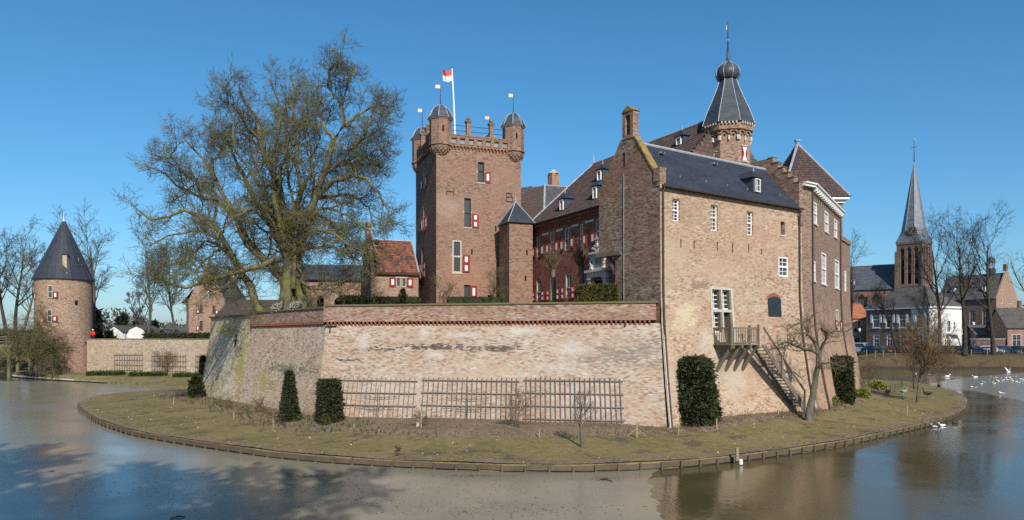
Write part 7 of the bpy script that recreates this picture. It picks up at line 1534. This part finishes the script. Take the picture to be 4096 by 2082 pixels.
for k, (px, lab) in enumerate(((484, 'ball-shaped box beside the first box hedge'), (528, 'ball-shaped box at the start of the middle box hedge'), (656, 'ball-shaped box at the end of the middle box hedge'), (700, 'ball-shaped box at the start of the last box hedge'))):
    evergreen('box_ball', lab, px - 9, px + 9, 1478 + k * 3, 1500, [(.3, 0), (.7, .25), (1, .55), (.9, .8), (.2, 1)], 900, 40 + k, 'box', .14, .05, q=V(((px - CX) / FPX * (97.5 - k * .8), 97.5 - k * .8, .8)))
hedge('bailey_hedge', 'long dark clipped hedge on top of the bailey wall before the gatehouse', 592, 845, 1336, 1362, 103.5, 1.4, 9000, 46, 'yew', 5.1, .16); hedge('bank_hedge', 'dark hedge on the bank behind the footbridge', -60, 140, 1330, 1372, 118, 2.5, 9000, 47, 'conifer', 4.9, .25)
for k, (px, yt, w, Y, lab) in enumerate(((495, 1258, 36, 170, 'dark pine group left of the white barn'), (475, 1272, 26, 176, 'dark conifer behind the white cottage'), (540, 1290, 22, 180, 'small dark conifer right of the cottage'), (620, 1290, 22, 150, 'pointed dark conifer right of the white barn'), (390, 1246, 22, 125, 'dark evergreen behind the person in red'), (437, 1330, 20, 140, 'round dark bush before the white cottage'), (596, 1330, 16, 130, 'pointed green bush beside the white barn'))):
    evergreen('conifer', lab, px - w / 2, px + w / 2, yt, 1350, [(.8, 0), (1, .15), (.8, .45), (.5, .75), (.1, 1.0)], 3000, 60 + k, 'conifer', .5, .2, 'tree', q=V(((px - CX) / FPX * Y, Y, 4.9)), group='evergreens beyond the bailey')
bushy('poplar', 'tall thin bare poplar beyond the white barn', tb(548, 165, 4.9), 15, 3.5, 130, 'bark_far', 3, .03, (10, 6, 5, 2), .08, .3, .1, .2, cat='tree')
# far wood closing the horizon, as one mass
rng = np.random.default_rng(140); n = 34000; a = rng.uniform(math.radians(-38), math.radians(38), n); rr2 = rng.uniform(330, 420, n); hh_ = 8 + 5 * np.sin(a * 23) + 3 * np.sin(a * 61 + 1); p = np.stack([rr2 * np.sin(a), rr2 * np.cos(a), 3 + rng.random(n) ** 1.3 * hh_], 1); d = norm(rng.normal(0, 1, (n, 3)) + np.array([0, 0, 1.2])); q = norm(np.cross(d, rng.normal(0, 1, (n, 3)))); s = rng.uniform(.8, 2.2, n)[:, None]
props(link('treeline', np_mesh('treeline', np.stack([p - q * s * .3, p + q * s * .3, p + d * s], 1).reshape(-1, 3), np.arange(n * 3).reshape(n, 3), MAT['bark_far'], n=3)), 'distant hazy line of bare woodland on the horizon', 'woodland', kind='stuff')

# ------------------------------------------------------------------ flower bed, stems, grass
bo = [(600, 1588), (700, 1604), (850, 1650), (980, 1688), (1100, 1722), (1250, 1738), (1420, 1746), (1700, 1756), (2000, 1760), (2200, 1758), (2450, 1752), (2650, 1742), (2870, 1716), (3110, 1676), (3230, 1662), (3330, 1640), (3450, 1606), (3560, 1572), (3600, 1556)]
outp = [lawn_at(a, b + (-9 if a < 2700 else 10)) for a, b in bo]; wallb = [PB.f(math.hypot(6, 26), 1) if False else PO.f(0, .9) + V((-3, 6, 0))] + [PO.f(u, .9) for u in (-.3, 3, 6)] + [PS.f(u, .9) for u in (.5, 4, 8)] + [PF.f(u, .9) for u in (-.3, 3.2, 7, 10.5, 14, 18.2)] + [PR.f(u, .9) for u in (3, 8)] + [PR.f(12.6, .9), PSo.f(2, .9), PSo.f(8, .9), PE3.f(0, .9), PE3.f(3, .9)]
vv, ff = [], []; nr_ = 7
def dens_(ps, n):
    a = np.array([[p.x, p.y] for p in ps]); t = np.linspace(0, len(ps) - 1, n); return np.stack([np.interp(t, np.arange(len(ps)), a[:, j]) for j in range(2)], 1)
oo, ii = dens_(outp, 150), dens_(wallb, 150); rng = np.random.default_rng(150)
oo = oo + rng.normal(0, .09, oo.shape)
bedp = []
for k in range(nr_):
    s = k / (nr_ - 1); xy = oo * (1 - s) + ii * s; z = lawn_z(xy[:, 0], xy[:, 1]) + (-.02 if k == 0 else .075 + rng.normal(0, .02, 150)); bedp.append(np.column_stack([xy, z]))
ff = [(k * 150 + i, k * 150 + i + 1, (k + 1) * 150 + i + 1, (k + 1) * 150 + i) for k in range(nr_ - 1) for i in range(149)]
props(link('flower_bed', np_mesh('flower_bed', np.concatenate(bedp), ff, MAT['soil'], smooth=True)), kind='structure')
n = 5200; i = rng.integers(0, 149, n); s = rng.random(n) ** 1.1 * .9 + .03; xy = oo[i] * (1 - s)[:, None] + ii[i] * s[:, None] + rng.normal(0, .1, (n, 2)); z = lawn_z(xy[:, 0], xy[:, 1]) + .03
clump = .5 + .5 * np.sin(xy[:, 0] * 1.1) * np.cos(xy[:, 0] * .37 + 1); ln = rng.uniform(.12, .42, n) * (.5 + clump); D = np.stack([rng.normal(0, .45, n), rng.normal(0, .45, n), np.ones(n)], 1); Pq, Rq = grow(np.column_stack([xy, z]), D, ln, np.full(n, .006), 3, .2, [.0], rng, .6); v, f = tubes([(Pq, Rq, 3)])
props(link('dry_stems', np_mesh('dry_stems', v, f, MAT['twig_brown'])), 'low dry stems covering the bed at the wall foot', 'dry plants', kind='stuff')
def scatter(name, label, cat, xy, size, mat, rng, lift=.01, flat=.8, up=.6):
    n = len(xy); z = lawn_z(xy[:, 0], xy[:, 1]) + lift; p = np.column_stack([xy, z]); d = norm(rng.normal(0, flat, (n, 3)) * np.array([1, 1, .3]) + np.array([0, 0, up])); q = norm(np.cross(d, rng.normal(0, 1, (n, 3)))); s = size * rng.uniform(.5, 1.5, n)[:, None]
    props(link(name, np_mesh(name, np.stack([p - q * s * .3, p + q * s * .3, p + d * s], 1).reshape(-1, 3), np.arange(n * 3).reshape(n, 3), MAT[mat], n=3)), label, cat, kind='stuff')
n = 9000; i = rng.integers(0, 149, n); s = rng.random(n) * .95; xy = oo[i] * (1 - s)[:, None] + ii[i] * s[:, None] + rng.normal(0, .15, (n, 2)); scatter('leaf_litter', 'brown fallen leaves lying in the bed along the walls', 'leaf litter', xy, .09, 'deadleaf', rng, .06, 1, .25)
n = 900; i = rng.integers(5, 60, n); s = rng.random(n) * .8; xy = oo[i] * (1 - s)[:, None] + ii[i] * s[:, None] + rng.normal(0, .3, (n, 2)); scatter('bulb_shoots', 'small green bulb shoots coming up in the bed', 'shoots', xy, .16, 'box', rng, .05, .4, 1)
n = 90000; a = rng.uniform(-math.pi * 1.06, math.pi * .16, n); t_ = 1 - rng.random(n) ** 1.0 * .36; r_ = np.interp(a, e_ang, e_r) * t_; xy = np.column_stack([IC.x + r_ * np.cos(a), IC.y + r_ * np.sin(a)]); ok = (xy[:, 1] < 62) ; xy = xy[ok]; gm = np.sin(xy[:, 0] * .8 + 1.3 * np.sin(xy[:, 1] * .6)) + np.sin(xy[:, 1] * 1.3 + xy[:, 0] * .3); xy = xy[gm + rng.normal(0, .8, len(xy)) > -.9]; scatter('grass', 'short worn winter grass on the island lawn', 'grass', xy, .042, 'blade', rng, -.005, .7, .7)
n = 420; a = rng.uniform(-math.pi * .95, 0.02, n); t_ = 1 - .02 - rng.random(n) * .26; r_ = np.interp(a, e_ang, e_r) * t_; xy = np.column_stack([IC.x + r_ * np.cos(a), IC.y + r_ * np.sin(a)]); scatter('daisies', 'tiny white daisies and feathers dotted over the lawn', 'daisies', xy, .05, 'birdwhite', rng, .03, .8, .3)
n = 700; a = rng.uniform(-math.pi * 1.0, 0.05, n); t_ = 1 - .01 - rng.random(n) ** 1.5 * .24; r_ = np.interp(a, e_ang, e_r) * t_; xy = np.column_stack([IC.x + r_ * np.cos(a), IC.y + r_ * np.sin(a)]); scatter('fallen_leaves', 'brown fallen leaves scattered over the lawn', 'leaf litter', xy, .075, 'deadleaf', rng, .015, 1, .2)
n = 2600; a = rng.uniform(-math.pi * 1.05, math.pi * .15, n); cl_ = np.sin(a * 61) + np.sin(a * 143 + 1) + rng.normal(0, .7, n); a = a[cl_ > .1]; n = len(a); t_ = 1 - .003 - rng.random(n) * .014; r_ = np.interp(a, e_ang, e_r) * t_; xy = np.column_stack([IC.x + r_ * np.cos(a), IC.y + r_ * np.sin(a)]); scatter('edge_grass', 'longer tufts of grass hanging over the timber edge', 'grass', xy, .1, 'blade', rng, -.01, .5, .8)
# ------------------------------------------------------------------ small things
STAKES = ['short stake furthest out on the left lawn tip', 'short stake on the left lawn between lawn tip and shaggy bush', 'stake in the bed below the greenish band of the wall', 'stake at the bed edge just left of the cone-shaped yew', 'stake at the bed edge right of the square clipped yew', 'tall stake beside the small stone marker', 'stake at the bed edge in front of the last trellis', 'stake at the bed edge below the long downpipe', 'stake at the bed edge in front of the big shaggy yew', 'stake at the bed edge left of the fruit tree', 'stake at the bed edge right of the fruit tree', 'stake standing free on the right lawn before the twiggy tree']
for k, (px, y0, y1) in enumerate(((617, 1571, 1590), (695, 1590, 1620), (936, 1648, 1680), (1094, 1678, 1722), (1416, 1695, 1725), (1685, 1650, 1716), (2157, 1715, 1751), (2713, 1695, 1739), (2866, 1675, 1722), (3112, 1641, 1679), (3316, 1606, 1645), (3628, 1623, 1661))):
    q = lawn_at(px, y1); h = P(px, y0, q.y).z - q.z; o = MB().cbox(V((q.x, q.y, q.z + h / 2 - .05)), .07, .07, h + .1, (1, rnd.uniform(-.3, .3), 0)).build('garden_stake', MAT['palewood'], uv=False); props(o, STAKES[k], 'stake', 'garden stakes along the bed')
q = lawn_at(2547, 1751); s_ = thing('braced_stake', q, 'wooden stake with two diagonal braces at the bed edge', 'stake'); h = .62
MB().cbox(q + UP * h / 2, .08, .08, h).build('post', MAT['palewood'], s_, uv=False)
for s in (-1, 1): MB().bar(q + V((0, 0, h * .8)), q + V((s * .5, 0, .02)), .035).build('brace', MAT['palewood'], s_, uv=False)
m = MB(); q = lawn_at(1672, 1712); m.cbox(q + UP * .2, .18, .08, .5); m.prism([q + V((-.09, -.04, .45)), q + V((.09, -.04, .45)), q + V((0, -.04, .58))], V((0, .08, 0))); props(m.build('stone_marker', MAT['stone'], uv=False), 'small grey stone marker at the foot of the pale wall', 'marker')
# white can hanging at the timber edge
q = G(2958, 1832, .3); m = MB(); m.lathe(V((q.x, q.y - .18, .02)), [(.06, 0), (.085, .02), (.09, .2), (.07, .23), (.05, .25)], 14); props(m.build('white_bucket', MAT['white'], uv=False), 'white bucket floating at the timber edge of the lawn', 'bucket'); m = MB().cbox(V((q.x - .08, q.y + .05, .45)), .12, .1, .6); props(m.build('mooring_post', MAT['palewood'], uv=False), 'pale short post behind the white bucket at the water edge', 'post')
# planters with blossom on the wall top
for k, (px, py, lab) in enumerate(((1108, 1216, 'dark planter with cream blossom on the wall top, left one'), (1180, 1214, 'dark planter with cream blossom on the wall top, right one'))):
    u, z = PS.at(px, py, 0); q = PS.f(u, 7.56, -.1); t_ = thing('planter', q, lab, 'planter'); MB().obox(q - PS.U * .5 - PS.N * .18, PS.U * 1.0, PS.N * .32, UP * .34).build('box', MAT['darkblue'], t_)
    rng = np.random.default_rng(200 + k); n = 420; a = rng.uniform(-.75, .75, n); dn = rng.normal(0, .16, n); p = np.array([[*(q + PS.U * float(x) + PS.N * float(abs(d) * .9) + UP * float(.42 + rng.normal(0, .1) - abs(d) * 1.1))] for x, d in zip(a, dn)]) - np.array(q); d = norm(rng.normal(0, 1, (n, 3))); w = norm(np.cross(d, rng.normal(0, 1, (n, 3)))); s = .055
    link('blossom', np_mesh('blossom', np.stack([p - w * s * .5, p + w * s * .5, p + d * s], 1).reshape(-1, 3), np.arange(n * 3).reshape(n, 3), MAT['blossom'], n=3), t_)
# iron garden fence at the lawn point
fe = thing('wire_fence', lawn_at(3590, 1580), 'low green wire fence at the corner bed', 'fence')
fpt = [lawn_at(a, b) for a, b in ((3545, 1585), (3580, 1575), (3605, 1560), (3612, 1545), (3590, 1538))]
for a, b in zip(fpt, fpt[1:]):
    for z in (.25, .5, .75): MB().tube([a + UP * z, b + UP * z], .012, 4).build('wire', MAT['box'], fe, uv=False)
    MB().cbox(a + UP * .4, .05, .05, .85).build('post', MAT['box'], fe, uv=False)
# birds
def bird(name, kind, loc, rot, label, group=None, s=1.0, mat='birdwhite', cat='bird'):
    if kind == 'float': prof = [(-.30, .10, .012), (-.22, .10, .05), (-.1, .09, .085), (.05, .08, .10), (.15, .10, .075), (.2, .17, .045), (.215, .235, .04), (.25, .26, .045), (.29, .255, .025), (.34, .245, .008)]
    elif kind == 'gull': prof = [(-.27, .12, .008), (-.17, .12, .04), (-.06, .105, .068), (.06, .11, .075), (.12, .15, .055), (.145, .2, .042), (.175, .225, .042), (.2, .222, .022), (.245, .21, .006)]
    elif kind == 'goose': prof = [(-.46, .50, .015), (-.36, .47, .09), (-.18, .43, .15), (.02, .42, .17), (.16, .46, .13), (.24, .55, .07), (.27, .68, .042), (.28, .80, .038), (.30, .88, .05), (.35, .89, .045), (.41, .875, .02), (.45, .87, .01)]
    else: prof = [(-.16, .16, .006), (-.1, .14, .03), (-.02, .12, .055), (.06, .13, .05), (.1, .17, .035), (.13, .19, .035), (.16, .185, .015), (.19, .18, .004)]
    m = MB(); m.tube([V((x, 0, z)) * s for x, z, r in prof], [r * s for x, z, r in prof], 10)
    if kind in ('goose', 'walk'):
        hz = prof[3][1] - prof[3][2] * .7
        for sy in (-1, 1):
            y = prof[3][2] * .45 * sy; m.tube([V((0, y, hz)) * s, V((-.02, y, hz * .5)) * s, V((0, y, .02)) * s, V((.08, y, .01)) * s], [.022 * s, .012 * s, .012 * s, .008 * s], 5)
    me = m.build(name, MAT[mat], uv=False, smooth=True); me.location = loc; me.rotation_euler = (0, 0, rot); props(me, label, cat, group)
    if kind in ('gull', 'goose'):
        wx = (-.22, .05) if kind == 'gull' else (-.42, .1); rr_ = .072 if kind == 'gull' else .165; zc = .12 if kind == 'gull' else .45
        for sy in (-1, 1):
            w = MB(); w.tube([V((wx[0], sy * rr_ * .45, zc + .02)) * s, V(((wx[0] + wx[1]) / 2, sy * rr_ * .8, zc)) * s, V((wx[1], sy * rr_ * .75, zc)) * s], [.01 * s, rr_ * .42 * s, .02 * s], 6); w.build('wing', MAT['birdgrey' if kind == 'gull' else 'birddark'], me, uv=False, world=False)
    return me
R2 = random.Random(17); GG = 'gulls gathered on the ice'
gulls = [(3888, 1548), (3902, 1551), (3925, 1537), (3933, 1529), (3940, 1531), (3956, 1522), (3963, 1506), (3971, 1530), (3978, 1536), (3985, 1511), (3973, 1514), (3987, 1521), (3994, 1524), (4012, 1524), (4014, 1520), (4023, 1511), (4031, 1519), (4039, 1510), (4046, 1517), (4062, 1507), (4063, 1527), (4068, 1530), (4076, 1516), (4084, 1517), (4092, 1518), (4006, 1545 - 30), (4052, 1523), (4074, 1531), (4090, 1524), (3999, 1530)]
for i_, (px, py) in enumerate(gulls):
    q = G(px, py + 3, .03); bird('gull', 'gull', q, R2.uniform(0, 6.28), 'white gull standing among the flock on the ice', GG, .8)
bird('gull', 'gull', G(4006, 1578, .02), 2.5, 'white gull alone on the ice in front of the flock', None, 1.1)
bird('gull', 'gull', G(3662, 1500, .02), .5, 'white gull on the water behind the young lawn tree, left one', None, 1.0); bird('gull', 'gull', G(3714, 1502, .02), 2.6, 'white gull on the water behind the young lawn tree, right one', None, 1.0)
fg = thing('flying_gull', P(4034, 1490, 118), 'white gull landing with raised wings above the flock', 'bird'); m = MB(); m.tube([V((-.3, 0, 0)), V((-.1, 0, .0)), V((.1, 0, .02)), V((.25, 0, .05)), V((.36, 0, .04))], [.01, .08, .09, .06, .01], 8); m.build('body', MAT['birdwhite'], fg, uv=False, world=False, smooth=True)
for s in (-1, 1): m = MB(); m.hexa([V((-.1, 0, .05)), V((.12, 0, .05)), V((.08, s * .3, .38)), V((-.12, s * .3, .36)), V((-.1, 0, .075)), V((.12, 0, .075)), V((.08, s * .3, .40)), V((-.12, s * .3, .38))]); m.hexa([V((-.12, s * .3, .36)), V((.08, s * .3, .38)), V((-.12, s * .62, .72)), V((-.18, s * .6, .72)), V((-.12, s * .3, .38)), V((.08, s * .3, .40)), V((-.12, s * .62, .735)), V((-.18, s * .6, .735))]); m.build('wing', MAT['birdwhite'], fg, uv=False, world=False)
fg.scale = (1.1, 1.1, 1.1)
bird('white_goose', 'float', G(3790, 1510, -.02), 0.1, 'white goose swimming below the far bank', None, 1.6); bird('white_goose', 'float', G(3900, 1512, -.02), 2.9, 'white goose near the flock of gulls, head tucked', None, 1.3)
bird('white_duck', 'float', G(3736, 1712, -.02), 1.9, 'white duck at the timber edge of the lawn point', None, .85); bird('white_duck', 'float', G(3768, 1707, -.02), 3.3, 'white duck swimming away from the timber edge', None, .9); bird('black_duck', 'float', G(3820, 1697, -.02), 3.1, 'black duck swimming beside two white ducks', None, .9, 'birddark')
q = lawn_at(3708, 1594); bird('grey_goose', 'goose', q, 2.7, 'brown goose standing upright on the lawn point', None, 1.0, 'birddark'); q = lawn_at(3614, 1583); bird('grey_goose', 'goose', q, -.6, 'goose with pale breast grazing near the wire fence', None, .85, 'birdgrey'); q = lawn_at(3553, 1583); bird('grey_goose', 'goose', q, .3, 'dark goose half hidden by the wire fence', None, .8, 'birddark'); q = lawn_at(3755, 1558); bird('grey_goose', 'goose', q, 1.2, 'dark goose with white rump at the far lawn edge', None, .9, 'birddark')
q = lawn_at(1594, 1808); bird('blackbird', 'walk', q, 2.7, 'black bird hopping on the front lawn, upper of two', None, 1.25, 'birddark'); q = lawn_at(1590, 1825); bird('blackbird', 'walk', q, 3.0, 'black bird on the front lawn nearest the water', None, .8, 'birddark')
# person in the red jacket at the bailey wall
pb = P(372, 1336, 104.5); pb = V((pb.x, pb.y, 5.12)); pe = thing('person', pb, 'person in a red jacket, dark trousers and pale cap beside the round tower', 'person')
me = bpy.data.meshes.new('body'); jo = [(0, 0, .98), (0, 0, 1.22), (0, 0, 1.42), (0, -.01, 1.55), (0, -.02, 1.68), (-.1, 0, .92), (-.11, -.02, .5), (-.12, 0, .08), (-.12, -.14, .03), (.1, 0, .92), (.13, -.05, .5), (.14, .02, .08), (.14, -.12, .03), (-.2, 0, 1.4), (-.25, -.02, 1.14), (-.18, -.2, .98), (.2, 0, 1.4), (.26, -.02, 1.14), (.2, -.2, 1.0)]
me.from_pydata(jo, [(0, 1), (1, 2), (2, 3), (3, 4), (0, 5), (5, 6), (6, 7), (7, 8), (0, 9), (9, 10), (10, 11), (11, 12), (2, 13), (13, 14), (14, 15), (2, 16), (16, 17), (17, 18)], []); me.materials.append(MAT['trouser']); bo_ = link('body', me, pe)
sk = bo_.modifiers.new('skin', 'SKIN'); rads = [.14, .15, .15, .06, .1, .1, .075, .05, .045, .1, .075, .05, .045, .07, .05, .04, .07, .05, .04]
for v_, r in zip(me.skin_vertices[0].data, rads): v_.radius = (r, r)
me.skin_vertices[0].data[0].use_root = True; bo_.modifiers.new('sub', 'SUBSURF').levels = 1
m = MB(); m.tube([V((0, 0, .86)), V((0, 0, 1.0)), V((0, 0, 1.25)), V((0, 0, 1.42)), V((0, 0, 1.52))], [.2, .2, .21, .2, .09], 12)
for s in (-1, 1): m.tube([V((s * .17, 0, 1.44)), V((s * .26, -.02, 1.2)), V((s * .25, -.06, 1.08)), V((s * .19, -.2, 1.0))], [.09, .085, .08, .065], 8)
m.build('jacket', MAT['jacket'], pe, uv=False, world=False, smooth=True); MB().lathe(V((0, -.02, 1.66)), [(.05, -.12), (.09, -.06), (.1, .02), (.07, .1)], 10).build('head', MAT['skin'], pe, uv=False, world=False, smooth=True); MB().lathe(V((0, -.02, 1.72)), [(.115, -.02), (.11, .05), (.06, .11), (.01, .12)], 10).build('cap', MAT['white'], pe, uv=False, world=False, smooth=True)
# sticks and leaves lying on the ice
for k, (px0, py0, px1, py1, lab) in enumerate(((195, 1888, 218, 1885, 'dark stick on the ice near the left edge'), (680, 2074, 742, 2067, 'long dark stick on the ice at the bottom of the picture'), (1010, 1856, 1044, 1852, 'short stick on the ice below the mossy wall'), (2400, 1917, 2450, 1926, 'thin branch on the ice near its ragged edge'))):
    a, b = G(px0, py0, .02), G(px1, py1, .02); mid = a.lerp(b, .5) + V((0, .06, .02)); props(MB().tube([a, mid, b], [.015, .025, .012], 5).build('stick', MAT['darkwood'], uv=False), lab, 'stick')
rng = np.random.default_rng(301); pp = []
for (cx_, cy_, sx, sy, n) in ((1900, 1905, 120, 5, 160), (2420, 1915, 70, 7, 160), (1220, 1905, 50, 6, 120), (1600, 1960, 600, 70, 420), (2000, 2040, 500, 30, 260), (2680, 2010, 40, 40, 120), (500, 1950, 400, 80, 120)):
    for _ in range(n): q = G(rng.normal(cx_, sx * .6), min(2100, max(1892, rng.normal(cy_, sy * .6))), .006); pp.append((q.x, q.y, .012))
pp = np.array(pp); n = len(pp); d = norm(rng.normal(0, 1, (n, 3)) * np.array([1, 1, .12])); w = norm(np.cross(d, np.array([0, 0, 1.0]))); s = rng.uniform(.03, .085, n)[:, None]; props(link('leaf_litter', np_mesh('leaf_litter', np.stack([pp - w * s * .5, pp + w * s * .5, pp + d * s], 1).reshape(-1, 3), np.arange(n * 3).reshape(n, 3), MAT['deadleaf'], n=3)), 'brown leaf scraps scattered over the thin ice', 'leaf litter', kind='stuff')
